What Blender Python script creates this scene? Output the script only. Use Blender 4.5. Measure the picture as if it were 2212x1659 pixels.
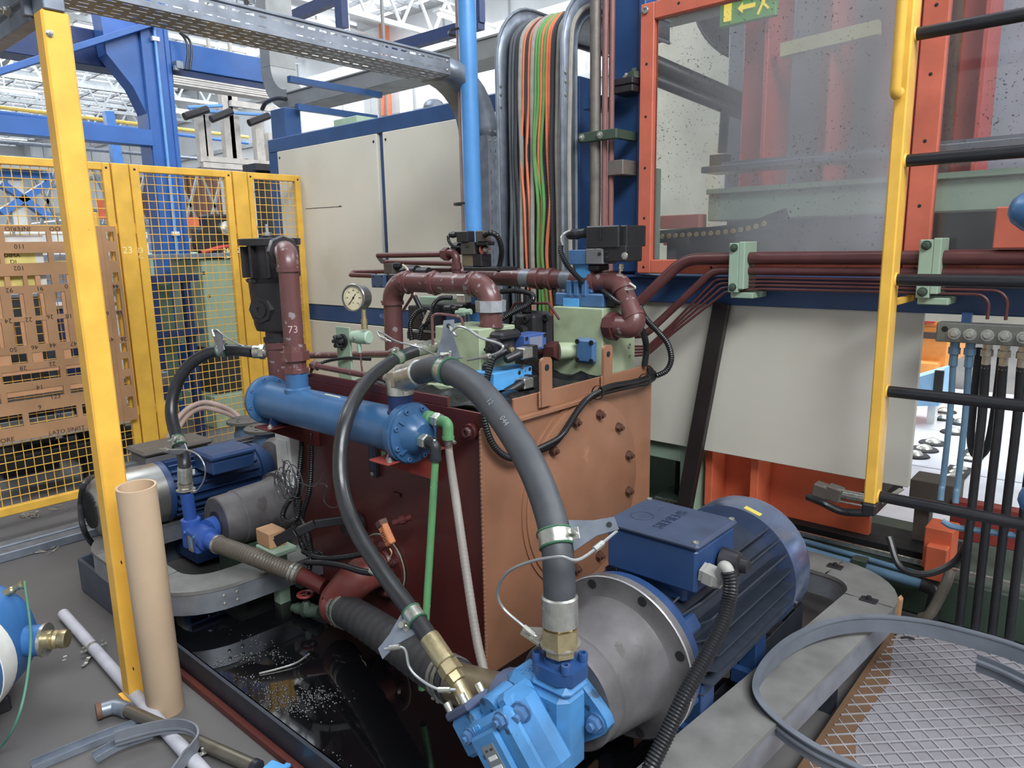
import bpy, math, random
from mathutils import Vector, Matrix
random.seed(7)
V = Vector
PI = math.pi
SC = bpy.context.scene
COL = SC.collection
for _o in list(bpy.data.objects):
    bpy.data.objects.remove(_o)

# ---------------------------------------------------------------- camera
FPX, CAM_H = 1561.25, 1.6
YAW, PIT, ROL = math.radians(41.574), math.radians(10.809), math.radians(-1.0817)
_f = V((-math.sin(YAW)*math.cos(PIT), math.cos(YAW)*math.cos(PIT), -math.sin(PIT)))
_r0 = V((math.cos(YAW), math.sin(YAW), 0)); _u0 = _r0.cross(_f)
_r = _r0*math.cos(ROL) + _u0*math.sin(ROL)
_u = _u0*math.cos(ROL) - _r0*math.sin(ROL)
CAMP = V((0, 0, CAM_H))
cd = bpy.data.cameras.new('camera'); cam = bpy.data.objects.new('camera', cd); COL.objects.link(cam)
cd.sensor_fit = 'HORIZONTAL'; cd.sensor_width = 36; cd.lens = FPX/2212*36; cd.clip_end = 200; cd.clip_start = 0.05
cam.matrix_world = Matrix(((_r.x, _u.x, -_f.x, 0), (_r.y, _u.y, -_f.y, 0), (_r.z, _u.z, -_f.z, CAM_H), (0, 0, 0, 1)))
SC.camera = cam

def P(x, y, X=None, Y=None, Z=None):
    """the point of the place seen at photo pixel x, y that lies on the plane X=, Y= or Z="""
    d = _r*((x-1106)/FPX) - _u*((y-829.5)/FPX) + _f
    if X is not None: t = X/d.x
    elif Y is not None: t = Y/d.y
    else: t = (Z-CAM_H)/d.z
    return CAMP + d*t

# ---------------------------------------------------------------- light and exposure
vs = SC.view_settings
vs.view_transform = 'Standard'; vs.look = 'None'; vs.gamma = 1; vs.use_curve_mapping = False
vs.exposure = 0.18
wd = bpy.data.worlds.new('daylight'); SC.world = wd; wd.use_nodes = True
wd.node_tree.nodes['Background'].inputs[0].default_value = (0.93, 0.97, 1.0, 1)
wd.node_tree.nodes['Background'].inputs[1].default_value = 0.62
def area(name, loc, target, sx, sy, power, col=(1, 1, 1)):
    l = bpy.data.lights.new(name, 'AREA'); l.shape = 'RECTANGLE'; l.size = sx; l.size_y = sy; l.energy = power; l.color = col
    o = bpy.data.objects.new(name, l); COL.objects.link(o); o.location = loc
    o.rotation_euler = (V(target)-V(loc)).to_track_quat('-Z', 'Y').to_euler()
    return o
area('skylight_row', (3.6, -0.6, 6.6), (-1.5, 1.9, 0.4), 6, 2.4, 900, (0.93, 0.97, 1.0))
area('skylight_row', (-5.0, 2.0, 7.2), (-4.0, 2.5, 0), 3, 6, 330, (0.93, 0.97, 1.0))
area('skylight_row', (-13, 12, 7.0), (-13, 9, 0), 16, 4, 2100, (0.95, 0.98, 1.0))
area('skylight_row', (1.0, 8.0, 7.0), (0.5, 7.2, 0), 9, 3, 900, (0.95, 0.98, 1.0))
area('skylight_row', (-22, 3, 7.0), (-20, 3, 0), 8, 12, 2300, (0.95, 0.98, 1.0))

# ---------------------------------------------------------------- mesh building
def lin(c):
    return tuple((v/255/12.92 if v/255 <= .04045 else ((v/255+.055)/1.055)**2.4) for v in c)

class M:
    def __init__(s): s.v = []; s.f = []
    def add(s, vs, fs):
        n = len(s.v); s.v += [tuple(p) for p in vs]; s.f += [tuple(i+n for i in f) for f in fs]; return s
    def obox(s, c, ax, ay, az, ch=0.0):
        """box with centre c and half-extent vectors, its edges chamfered by ch"""
        c, ax, ay, az = V(c), V(ax), V(ay), V(az)
        if ch <= 0:
            vs = [c+ax*i+ay*j+az*k for i in (-1, 1) for j in (-1, 1) for k in (-1, 1)]
            return s.add(vs, [(0, 1, 3, 2), (4, 6, 7, 5), (0, 4, 5, 1), (2, 3, 7, 6), (0, 2, 6, 4), (1, 5, 7, 3)])
        L = [a.length for a in (ax, ay, az)]; ch = min(ch, *[l*.9 for l in L])
        U = [a.normalized() for a in (ax, ay, az)]
        idx = {}; vs = []
        for i in (-1, 1):
            for j in (-1, 1):
                for k in (-1, 1):
                    for m in range(3):
                        d = [L[0]-ch, L[1]-ch, L[2]-ch]; d[m] = L[m]
                        idx[(i, j, k, m)] = len(vs)
                        vs.append(c+U[0]*i*d[0]+U[1]*j*d[1]+U[2]*k*d[2])
        fs = []
        for m in range(3):
            for sg in (-1, 1):
                q = []
                for a, b in ((-1, -1), (1, -1), (1, 1), (-1, 1)):
                    t = [0, 0, 0]; t[m] = sg; t[(m+1) % 3] = a; t[(m+2) % 3] = b
                    q.append(idx[tuple(t)+(m,)])
                fs.append(q if sg > 0 else q[::-1])
        for m in range(3):
            n, o = (m+1) % 3, (m+2) % 3
            for a in (-1, 1):
                for b in (-1, 1):
                    t0 = [0]*3; t1 = [0]*3; t0[m] = -1; t1[m] = 1
                    t0[n] = t1[n] = a; t0[o] = t1[o] = b
                    q = [idx[tuple(t0)+(n,)], idx[tuple(t1)+(n,)], idx[tuple(t1)+(o,)], idx[tuple(t0)+(o,)]]
                    fs.append(q if a*b > 0 else q[::-1])
        for i in (-1, 1):
            for j in (-1, 1):
                for k in (-1, 1):
                    q = [idx[(i, j, k, 0)], idx[(i, j, k, 1)], idx[(i, j, k, 2)]]
                    fs.append(q if i*j*k > 0 else q[::-1])
        return s.add(vs, fs)
    def box(s, a, b, ch=0.0):
        a, b = V(a), V(b); c = (a+b)/2; h = (b-a)/2
        return s.obox(c, (abs(h.x), 0, 0), (0, abs(h.y), 0), (0, 0, abs(h.z)), ch)
    def bar(s, p0, p1, w, h, up=(0, 0, 1), ch=0.0):
        """rectangular bar from p0 to p1, w across, h along up"""
        p0, p1 = V(p0), V(p1); d = p1-p0; u = V(up); n = d.normalized()
        u = (u-n*u.dot(n)).normalized(); x = n.cross(u)
        return s.obox((p0+p1)/2, d/2, x*w/2, u*h/2, ch)
    def tube(s, pts, r, seg=10, caps=True, inner=None):
        pts = [V(p) for p in pts]; n = len(pts)
        rr = [r]*n if not isinstance(r, (list, tuple)) else list(r)
        T = []
        for i in range(n):
            a = pts[max(i-1, 0)]; b = pts[min(i+1, n-1)]
            t = b-a
            if t.length < 1e-9: t = T[-1] if T else V((0, 0, 1))
            T.append(t.normalized())
        ref = V((0, 0, 1)) if abs(T[0].z) < .9 else V((1, 0, 0))
        x = (ref-T[0]*ref.dot(T[0])).normalized()
        vs = []; fs = []
        for i in range(n):
            if i:
                ax = T[i-1].cross(T[i])
                if ax.length > 1e-8:
                    x = Matrix.Rotation(T[i-1].angle(T[i]), 3, ax.normalized()) @ x
                x = (x-T[i]*x.dot(T[i])).normalized()
            y = T[i].cross(x)
            for k in range(seg):
                a = 2*PI*k/seg
                vs.append(pts[i]+x*(rr[i]*math.cos(a))+y*(rr[i]*math.sin(a)))
        for i in range(n-1):
            for k in range(seg):
                k2 = (k+1) % seg
                fs.append((i*seg+k, i*seg+k2, (i+1)*seg+k2, (i+1)*seg+k))
        if caps:
            fs.append(tuple(range(seg))[::-1]); fs.append(tuple((n-1)*seg+k for k in range(seg)))
        return s.add(vs, fs)
    def cyl(s, p0, p1, r0, r1=None, seg=18, caps=True):
        return s.tube([p0, p1], [r0, r0 if r1 is None else r1], seg, caps)
    def rev(s, p0, axis, prof, seg=24, caps=True):
        """profile [(distance along axis, radius)...] turned about the axis"""
        p0 = V(p0); a = V(axis).normalized()
        ref = V((0, 0, 1)) if abs(a.z) < .9 else V((1, 0, 0))
        x = (ref-a*ref.dot(a)).normalized(); y = a.cross(x)
        vs = []; fs = []; n = len(prof)
        for t, r in prof:
            for k in range(seg):
                q = 2*PI*k/seg
                vs.append(p0+a*t+x*(r*math.cos(q))+y*(r*math.sin(q)))
        for i in range(n-1):
            for k in range(seg):
                k2 = (k+1) % seg
                fs.append((i*seg+k, i*seg+k2, (i+1)*seg+k2, (i+1)*seg+k))
        if caps:
            if prof[0][1] > 1e-6: fs.append(tuple(range(seg))[::-1])
            if prof[-1][1] > 1e-6: fs.append(tuple((n-1)*seg+k for k in range(seg)))
        return s.add(vs, fs)
    def prism(s, poly, vec):
        poly = [V(p) for p in poly]; vec = V(vec); n = len(poly)
        return s.add(poly+[p+vec for p in poly], [tuple(range(n))[::-1], tuple(range(n, 2*n))]+[(i, (i+1) % n, (i+1) % n+n, i+n) for i in range(n)])
    def ring(s, c, axis, R, r, seg=28, rs=8, a0=0, a1=2*PI):
        a = V(axis).normalized(); ref = V((0, 0, 1)) if abs(a.z) < .9 else V((1, 0, 0))
        x = (ref-a*ref.dot(a)).normalized(); y = a.cross(x); c = V(c)
        full = abs(a1-a0-2*PI) < 1e-6
        pts = [c+x*R*math.cos(a0+(a1-a0)*i/seg)+y*R*math.sin(a0+(a1-a0)*i/seg) for i in range(seg+1)]
        return s.tube(pts, r, rs, caps=not full)
    def ball(s, c, r, seg=12, n=7, sq=(1, 1, 1)):
        c = V(c); vs = []; fs = []
        for i in range(n+1):
            t = PI*i/n
            for k in range(seg):
                q = 2*PI*k/seg
                vs.append(c+V((r*sq[0]*math.sin(t)*math.cos(q), r*sq[1]*math.sin(t)*math.sin(q), -r*sq[2]*math.cos(t))))
        for i in range(n):
            for k in range(seg):
                k2 = (k+1) % seg
                fs.append((i*seg+k, i*seg+k2, (i+1)*seg+k2, (i+1)*seg+k))
        return s.add(vs, fs)
    def quad(s, *p): return s.add(p, [tuple(range(len(p)))])
    def bolt(s, p, d, r=.012, h=.012, wash=True):
        """hexagon head with a washer and stud end, standing on p and pointing along d"""
        p, d = V(p), V(d).normalized()
        if wash: s.cyl(p-d*.002, p+d*h*.2, r*1.25, seg=12)
        s.rev(p, d, [(0, r), (h*.9, r), (h, r*.8)], 6)
        return s.cyl(p+d*h, p+d*h*1.5, r*.5, seg=8)
    def socket(s, p, d, r=.01, h=.012):
        """socket-head cap screw"""
        p, d = V(p), V(d).normalized()
        return s.rev(p-d*.001, d, [(0, r), (h*.9, r), (h, r*.9), (h, r*.5), (h*.45, r*.5), (h*.45, 0.0001)], 12)
    def sweep(s, pts, prof, up=(0, 0, 1), closed=True, caps=True):
        """profile [(across, up)...] carried along pts, kept upright"""
        pts = [V(p) for p in pts]; n = len(pts); m = len(prof); u = V(up); vs = []; fs = []
        for i in range(n):
            t = (pts[min(i+1, n-1)]-pts[max(i-1, 0)]).normalized()
            x = t.cross(u).normalized(); y = x.cross(t).normalized()
            for a, b in prof: vs.append(pts[i]+x*a+y*b)
        for i in range(n-1):
            for k in range(m if closed else m-1):
                k2 = (k+1) % m
                fs.append((i*m+k, i*m+k2, (i+1)*m+k2, (i+1)*m+k))
        if caps and closed: fs.append(tuple(range(m))[::-1]); fs.append(tuple((n-1)*m+k for k in range(m)))
        return s.add(vs, fs)

def smooth(pts, n=8):
    """Catmull-Rom curve through the points"""
    p = [V(q) for q in pts]
    if len(p) < 3: return p
    e = [p[0]*2-p[1]]+p+[p[-1]*2-p[-2]]; out = []
    for i in range(1, len(e)-2):
        a, b, c, d = e[i-1], e[i], e[i+1], e[i+2]
        for k in range(n):
            t = k/n
            out.append(.5*((2*b)+(c-a)*t+(2*a-5*b+4*c-d)*t*t+(3*b-a-3*c+d)*t**3))
    return out+[p[-1]]
def fillet(pts, r, n=6):
    """polyline with its corners rounded to radius r"""
    p = [V(q) for q in pts]; out = [p[0]]
    for i in range(1, len(p)-1):
        a = (p[i-1]-p[i]); b = (p[i+1]-p[i]); la, lb = a.length, b.length
        a.normalize(); b.normalize()
        ang = a.angle(b)
        if ang > PI-.03: out.append(p[i]); continue
        d = min(r/math.tan(ang/2), la*.49, lb*.49); rr = d*math.tan(ang/2)
        c = p[i]+(a+b).normalized()*(rr/math.sin(ang/2))
        s0 = p[i]+a*d-c; s1 = p[i]+b*d-c; w = s0.angle(s1)
        for k in range(n+1):
            t = k/n
            out.append(c+(s0*math.sin((1-t)*w)+s1*math.sin(t*w))/math.sin(w))
    return out+[p[-1]]
def resample(pts, step):
    out = [pts[0]]; acc = 0
    for i in range(1, len(pts)):
        a, b = pts[i-1], pts[i]; L = (b-a).length
        if L < 1e-9: continue
        d = step-acc
        while d <= L:
            out.append(a+(b-a)*(d/L)); d += step
        acc = (acc+L) % step
    return out

# ---------------------------------------------------------------- objects
def obj(name, m, mt, parent=None, ang=35, **props):
    me = bpy.data.meshes.new(name)
    off = parent.matrix_world.translation if parent is not None else V((0, 0, 0))
    if parent is not None:
        off = V(parent['_w'])
    else:
        # a top-level mesh gets its origin at the base of its box
        xs = [p[0] for p in m.v]; ys = [p[1] for p in m.v]; zs = [p[2] for p in m.v]
        off = V(((min(xs)+max(xs))/2, (min(ys)+max(ys))/2, min(zs)))
    me.from_pydata([(p[0]-off.x, p[1]-off.y, p[2]-off.z) for p in m.v], [], m.f)
    me.validate(); me.update()
    me.materials.append(mt)
    me.shade_smooth(); me.set_sharp_from_angle(angle=math.radians(ang))
    o = bpy.data.objects.new(name, me); COL.objects.link(o)
    o['_w'] = tuple(off)
    if parent is not None:
        o.parent = parent
    else:
        o.location = off
    for k, v in props.items(): o[k] = v
    return o
def thing(name, label, cat, loc, group=None):
    o = bpy.data.objects.new(name, None); COL.objects.link(o); o.location = loc; o.empty_display_size = .05
    o['_w'] = tuple(loc); o['label'] = label; o['category'] = cat; o['kind'] = 'thing'
    if group: o['group'] = group
    return o
def solo(name, m, mt, label, cat, group=None, **kw):
    o = obj(name, m, mt, None, **kw); o['label'] = label; o['category'] = cat; o['kind'] = 'thing'
    if group: o['group'] = group
    return o
def struct(name, m, mt, **kw):
    return obj(name, m, mt, None, kind='structure', **kw)
_bm = {}
def bolts(name, parent, mt, pts, d, kind='bolt', r=.012, h=.012):
    """one child per fastener, all sharing a mesh"""
    key = (kind, r, h, mt.name)
    if key not in _bm:
        m = M()
        if kind == 'bolt': m.bolt((0, 0, 0), (0, 0, 1), r, h)
        elif kind == 'socket': m.socket((0, 0, 0), (0, 0, 1), r, h)
        elif kind == 'hole': m.rev((0, 0, -.001), (0, 0, 1), [(0, r), (.0015, r)], 12)
        else: m.rev((0, 0, -.001), (0, 0, 1), [(0, r), (h*.7, r*.9), (h, r*.5)], 10)
        me = bpy.data.meshes.new(name); me.from_pydata(m.v, [], m.f); me.update(); me.materials.append(mt)
        me.shade_smooth(); me.set_sharp_from_angle(angle=math.radians(35)); _bm[key] = me
    q = V(d).to_track_quat('Z', 'Y')
    off = V(parent['_w'])
    out = []
    for p in pts:
        o = bpy.data.objects.new(name, _bm[key]); COL.objects.link(o); o.parent = parent
        o.location = V(p)-off; o.rotation_mode = 'QUATERNION'; o.rotation_quaternion = q; o['_w'] = tuple(p); out.append(o)
    return out
def circle(c, axis, R, n, a0=0.0, only=None):
    a = V(axis).normalized(); ref = V((0, 0, 1)) if abs(a.z) < .9 else V((1, 0, 0))
    x = (ref-a*ref.dot(a)).normalized(); y = a.cross(x); c = V(c)
    return [c+x*R*math.cos(a0+2*PI*i/n)+y*R*math.sin(a0+2*PI*i/n) for i in range(n)]
def text(name, body, size, mt, parent, org, xdir, ydir, depth=.0008, align='CENTER', **props):
    cu = bpy.data.curves.new(name, 'FONT'); cu.body = body; cu.size = size; cu.extrude = depth
    cu.align_x = align; cu.align_y = 'CENTER'; cu.resolution_u = 2
    t = bpy.data.objects.new(name, cu); COL.objects.link(t)
    x = V(xdir).normalized(); y = V(ydir); y = (y-x*y.dot(x)).normalized(); z = x.cross(y)
    me = bpy.data.meshes.new_from_object(t)
    bpy.data.objects.remove(t); bpy.data.curves.remove(cu)
    m = M(); o = V(org)
    m.v = [tuple(o+x*p.co.x+y*p.co.y+z*p.co.z) for p in me.vertices]; m.f = [tuple(q.vertices) for q in me.polygons]
    bpy.data.meshes.remove(me)
    return obj(name, m, mt, parent, **props)

# ---------------------------------------------------------------- materials
_mc = {}
def mat(name, c, rough=.5, metal=0.0, dirt=0.0, dc=(45, 38, 32), ds=6.0, chip=None, ca=.6, cs=25.0, bump=0.0, bs=60.0, var=.08, coat=0.0, spec=.5, streak=False):
    if name in _mc: return _mc[name]
    m = bpy.data.materials.new(name); m.use_nodes = True; nt = m.node_tree; N = nt.nodes; L = nt.links
    b = N['Principled BSDF']
    b.inputs['Roughness'].default_value = rough; b.inputs['Metallic'].default_value = metal
    b.inputs['Coat Weight'].default_value = coat; b.inputs['Coat Roughness'].default_value = .12
    b.inputs['Specular IOR Level'].default_value = spec
    tc = N.new('ShaderNodeTexCoord')
    src = tc.outputs['Object']
    def noise(scale, detail=4.0, st=False):
        n = N.new('ShaderNodeTexNoise'); n.inputs['Scale'].default_value = scale; n.inputs['Detail'].default_value = detail
        if st:
            mp = N.new('ShaderNodeMapping'); mp.inputs['Scale'].default_value = (1, 1, .12); L.new(src, mp.inputs[0]); L.new(mp.outputs[0], n.inputs['Vector'])
        else: L.new(src, n.inputs['Vector'])
        return n.outputs['Fac']
    def ramp(s, lo, hi):
        r = N.new('ShaderNodeMapRange'); r.inputs['From Min'].default_value = lo; r.inputs['From Max'].default_value = hi; L.new(s, r.inputs['Value']); return r.outputs[0]
    def mix(f, a, bb, ff=None):
        x = N.new('ShaderNodeMix'); x.data_type = 'RGBA'
        if f is not None: L.new(f, x.inputs[0])
        else: x.inputs[0].default_value = ff
        for i, v in ((6, a), (7, bb)):
            if isinstance(v, tuple): x.inputs[i].default_value = v+(1,)
            else: L.new(v, x.inputs[i])
        return x.outputs[2]
    base = lin(c)
    if metal < .3:
        g_ = .2126*base[0]+.7152*base[1]+.0722*base[2]; base = tuple(v+(g_-v)*.13 for v in base)
    lo = tuple(v*(1-var*1.5) for v in base); hi = tuple(min(1, v*(1+var*1.5)) for v in base)
    col = mix(ramp(noise(ds*1.7), .3, .7), lo, hi)
    if dirt > 0:
        f = ramp(noise(ds, 6, streak), .75-dirt*.5, 1.0-dirt*.25)
        mu = N.new('ShaderNodeMath'); mu.operation = 'MULTIPLY'; L.new(f, mu.inputs[0]); mu.inputs[1].default_value = min(1, .35+dirt*.6)
        col = mix(mu.outputs[0], col, lin(dc))
    if chip:
        f = ramp(noise(cs, 8), ca, ca+.03)
        col = mix(f, col, lin(chip))
    L.new(col, b.inputs['Base Color'])
    rn = ramp(noise(ds*2.3), .2, .8)
    rr = N.new('ShaderNodeMapRange'); L.new(rn, rr.inputs['Value']); rr.inputs['To Min'].default_value = max(.02, rough-.1); rr.inputs['To Max'].default_value = min(1, rough+.1)
    L.new(rr.outputs[0], b.inputs['Roughness'])
    if bump > 0:
        bp = N.new('ShaderNodeBump'); bp.inputs['Strength'].default_value = bump; bp.inputs['Distance'].default_value = .004
        L.new(noise(bs, 3), bp.inputs['Height']); L.new(bp.outputs[0], b.inputs['Normal'])
    _mc[name] = m
    return m
def emit(name, c, s):
    if name in _mc: return _mc[name]
    m = bpy.data.materials.new(name); m.use_nodes = True; nt = m.node_tree; nt.nodes.clear()
    e = nt.nodes.new('ShaderNodeEmission'); e.inputs[0].default_value = lin(c)+(1,); e.inputs[1].default_value = s
    o = nt.nodes.new('ShaderNodeOutputMaterial'); nt.links.new(e.outputs[0], o.inputs[0]); _mc[name] = m; return m

YEL = mat('yellow_paint', (240, 176, 0), .42, dirt=.25, dc=(120, 85, 20), ds=5, chip=(70, 52, 30), ca=.74, cs=30)
YELR = mat('yellow_rail_paint', (230, 174, 6), .42, dirt=.2, dc=(120, 85, 20), ds=5, chip=(70, 52, 30), ca=.76, cs=40)
BLUE = mat('machine_blue_paint', (36, 76, 128), .4, dirt=.2, dc=(20, 30, 60), ds=4)
GANTRY = mat('gantry_blue_paint', (38, 98, 176), .4, dirt=.15, dc=(20, 40, 90), ds=2)
NAVY = mat('dark_blue_paint', (26, 50, 100), .45, dirt=.3, dc=(22, 25, 34), ds=7)
ORANGE = mat('orange_paint', (204, 98, 70), .45, dirt=.15, dc=(150, 60, 35), ds=6, chip=(90, 60, 50), ca=.78, cs=18)
ORANGE2 = mat('orange_steel', (234, 106, 58), .5, dirt=.35, dc=(70, 30, 18), ds=4)
CREAM = mat('cream_panel', (216, 212, 197), .5, dirt=.42, dc=(182, 170, 142), ds=1.3, var=.03)
REDBR = mat('red_oxide_paint', (88, 34, 32), .35, dirt=.3, dc=(42, 18, 18), ds=3, coat=.2)
COPPER = mat('copper_brown_paint', (148, 100, 71), .42, dirt=.3, dc=(112, 64, 44), ds=3.2, var=.1, coat=.15, streak=True, chip=(166, 122, 96), ca=.67, cs=3.6)
COPPER2 = mat('copper_brown_nut', (104, 76, 66), .32, .45, dirt=.2)
PIPE = mat('red_brown_pipe_paint', (100, 59, 58), .36, dirt=.35, dc=(66, 34, 32), ds=8, chip=(136, 126, 128), ca=.615, cs=26, coat=.15)
PIPED = mat('maroon_pipe_paint', (88, 46, 46), .36, dirt=.3, dc=(56, 32, 32), ds=8)
COOL = mat('cooler_blue_paint', (46, 96, 142), .34, dirt=.28, dc=(36, 62, 92), ds=5, coat=.15)
PUMP = mat('sky_blue_pump_paint', (60, 138, 200), .4, dirt=.85, dc=(38, 58, 78), ds=6, bump=.12, bs=45, chip=(44, 66, 90), ca=.645, cs=15)
VALVE = mat('valve_blue_paint', (62, 104, 150), .4, dirt=.35, dc=(48, 62, 80), ds=9)
BRIGHT = mat('bright_blue_paint', (70, 160, 226), .4, dirt=.2, dc=(40, 80, 110), ds=9)
GREENB = mat('pale_green_block', (160, 174, 138), .42, dirt=.4, dc=(92, 92, 58), ds=8)
GREENM = mat('machine_green_paint', (150, 176, 152), .5, dirt=.3, dc=(96, 112, 92), ds=3)
GREEND = mat('dark_green_steel', (58, 76, 62), .55, dirt=.5, dc=(26, 28, 24), ds=3)
GREENP = mat('green_pipe_paint', (86, 150, 92), .45, dirt=.2, dc=(60, 100, 60), chip=(200, 208, 196), ca=.66, cs=30)
GALV = mat('galvanised_steel', (128, 135, 146), .42, .5, dirt=.3, dc=(98, 100, 102), ds=9, var=.14)
GALVD = mat('dusty_galvanised_lid', (126, 125, 122), .6, .25, dirt=.6, dc=(80, 77, 72), ds=5, var=.12)
STEEL = mat('zinc_fitting', (186, 186, 178), .3, .8, dirt=.35, dc=(110, 100, 84), ds=30)
BRASSY = mat('yellow_zinc_fitting', (180, 166, 130), .32, .75, dirt=.4, dc=(92, 80, 56), ds=30)
CAST = mat('grey_cast_iron', (104, 101, 103), .55, .35, dirt=.75, dc=(66, 62, 60), ds=8, bump=.15, bs=120, chip=(80, 76, 74), ca=.62, cs=7)
RUBBER = mat('black_rubber', (40, 41, 44), .32, dirt=.2, dc=(60, 60, 62), ds=10)
RUBBERG = mat('grey_rubber', (62, 65, 70), .5, dirt=.25, dc=(44, 46, 48), ds=10)
CONDUIT = mat('black_conduit', (26, 27, 30), .35)
BLACK = mat('black_plastic', (34, 34, 37), .4, dirt=.2, dc=(60, 58, 54), ds=12)
BLACKM = mat('black_cast_metal', (44, 42, 46), .42, .2, dirt=.3, dc=(72, 66, 62), ds=10, bump=.1)
RUNG = mat('black_rung_paint', (30, 31, 36), .35, chip=(230, 190, 30), ca=.80, cs=14)
WIRE = mat('steel_wire_rope', (170, 172, 172), .35, .7)
DARK = mat('dark_recess', (22, 24, 26), .7)
WHITE = mat('white_paint', (225, 226, 222), .5, dirt=.15, dc=(170, 166, 156))
WOOD = mat('plywood', (170, 124, 80), .65, dirt=.25, dc=(132, 90, 56), ds=3, var=.1)
CARD = mat('cardboard', (196, 166, 132), .8, dirt=.2, dc=(150, 118, 86), ds=3, var=.05, chip=(160, 128, 96), ca=.7, cs=5)
INK = mat('black_ink', (36, 30, 28), .8)
# ================================================================ SETTING
FLOOR = mat('dusty_concrete', (96, 93, 92), .6, dirt=.5, dc=(64, 57, 53), ds=.9, var=.12, bump=.05, bs=25)
struct('floor', M().box((-40, -6, -.1), (12, 30, 0)), FLOOR)
WALLM = mat('far_wall_sheet', (206, 208, 210), .6, dirt=.25, dc=(150, 150, 150), ds=.5)
BWY = 13.0
struct('wall_back', M().box((-46, BWY, 0), (14, BWY+.3, 7.3)), WALLM)
struct('wall_left', M().box((-46.3, -8, 0), (-46, BWY+.3, 7.3)), WALLM)
struct('wall_light_blocker', M().box((-46, -7.3, 0), (14, -7, 7.3)), WALLM)  # unseen wall added behind the camera to block daylight from that side
ROOF = mat('roof_sheet', (150, 152, 154), .6, dirt=.3, dc=(96, 96, 94), ds=.6)
struct('ceiling', M().box((-46, -8, 7.3), (14, BWY+.3, 7.5)), ROOF)
# ribs and rails of the far wall
RIB = mat('wall_rail', (168, 170, 172), .6, dirt=.3, dc=(110, 110, 110), ds=1)
k = 0
for z in (1.9, 3.6, 5.0, 6.3):
    k += 1
    struct('trim_%d' % k, M().box((-46, BWY-.09, z-.06), (14, BWY, z+.06)), RIB)
wr = M()
for i in range(28):
    x = -45+i*2.1
    wr.box((x-.02, BWY-.03, 0), (x+.02, BWY, 7.2))
struct('trim_%d' % (k+1), wr, RIB)
# brown sliding doors in the far wall
DOORB = mat('brown_door', (116, 78, 66), .6, dirt=.3, dc=(80, 54, 46), ds=1)
for i in range(2):
    x = -31.5+i*4.3
    dr = struct('door_%d' % (i+1), M().box((x, BWY-.12, 0), (x+4.2, BWY-.04, 4.6)), DOORB)
    for j in range(9):
        pl = M().box((x+.05+j*.46, BWY-.16, .1), (x+.47+j*.46, BWY-.12, 4.5), .01)
        obj('board', pl, DOORB, dr)
# skylights in the roof, each a lit pane with its own glazing bars
SKY = emit('skylight_pane', (236, 245, 255), 2.6)
LAMPM = emit('fluorescent_tube', (246, 250, 255), 3.5)
n = 0
for i in range(18):
    x0 = -45+i*3.0
    for (y0, y1) in ((1.5, 6.2), (7.2, 12.4)):
        n += 1
        sk = struct('window_%d' % n, M().box((x0, y0, 7.22), (x0+1.9, y1, 7.28)), SKY)
        sb = M(); q = y0
        while q <= y1+.01:
            sb.box((x0-.05, q-.03, 7.12), (x0+1.95, q+.03, 7.21)); q += .8
        for xx in (x0, x0+.63, x0+1.27, x0+1.9): sb.box((xx-.025, y0, 7.13), (xx+.025, y1, 7.21))
        obj('glazing_bar', sb, RIB, sk)
# ================================================================ MACHINE ENCLOSURE (face on the plane Y = 3.15)
FY = 3.15
# ---- cream cabinet with a dark blue frame
cab = thing('control_cabinet', 'long cream steel cabinet in a dark blue frame behind the pipework', 'cabinet', (-4.0, 3.6, 0))
fr = M()
fr.box((-5.28, FY, 2.34), (-2.36, FY+.1, 2.44), .006)
fr.box((-5.28, FY, .05), (-5.15, FY+.1, 2.34), .006)
fr.box((-5.15, FY, 1.075), (-2.36, FY+.08, 1.19), .004)
fr.box((-3.935, FY+.02, .05), (-3.875, FY+.08, 2.34))
fr.box((-2.94, FY+.02, .05), (-2.9, FY+.08, 2.34))
fr.box((-5.28, FY, 0), (-2.36, FY+.1, .08))
fr.box((-2.36, FY, 0), (-2.3, FY+.1, 2.44), .004)
obj('frame', fr, BLUE, cab)
body = M().box((-5.26, FY+.1, .02), (-2.62, FY+.95, 2.42), .006)
obj('body', body, CREAM, cab)
for (a, b) in ((-5.15, -3.935), (-3.88, -2.935), (-2.9, -2.36)):
    for (z0, z1) in ((1.19, 2.343), (.085, 1.072)):
        pn = obj('panel', M().box((a+.004, FY-.006, z0+.003), (b-.004, FY+.03, z1-.003), .003), CREAM, cab)
        bolts('screw', pn, BLACKM, [(xx, FY-.006, zz) for xx in (a+.035, b-.035) for zz in (z1-.05, z0+.05)], (0, -1, 0), 'screw', .010, .004)
# scratch marks pencilled on the first panel
sm_ = M(); q0 = P(660, 451, Y=FY-.0065); q1 = P(738, 446, Y=FY-.0065)
sm_.bar(q0, q1, .0012, .004); sm_.bar(q1, q1+V((-.03, 0, .008)), .0012, .004)
obj('scratch', sm_, INK, cab, kind='stuff')
q = P(824, 683, Y=FY-.0005); text('chalk_number', '40', .05, mat('chalk_faint', (120, 140, 180), .9), cab, q, (1, 0, 0), (0, 0, 1), .0003)
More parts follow.
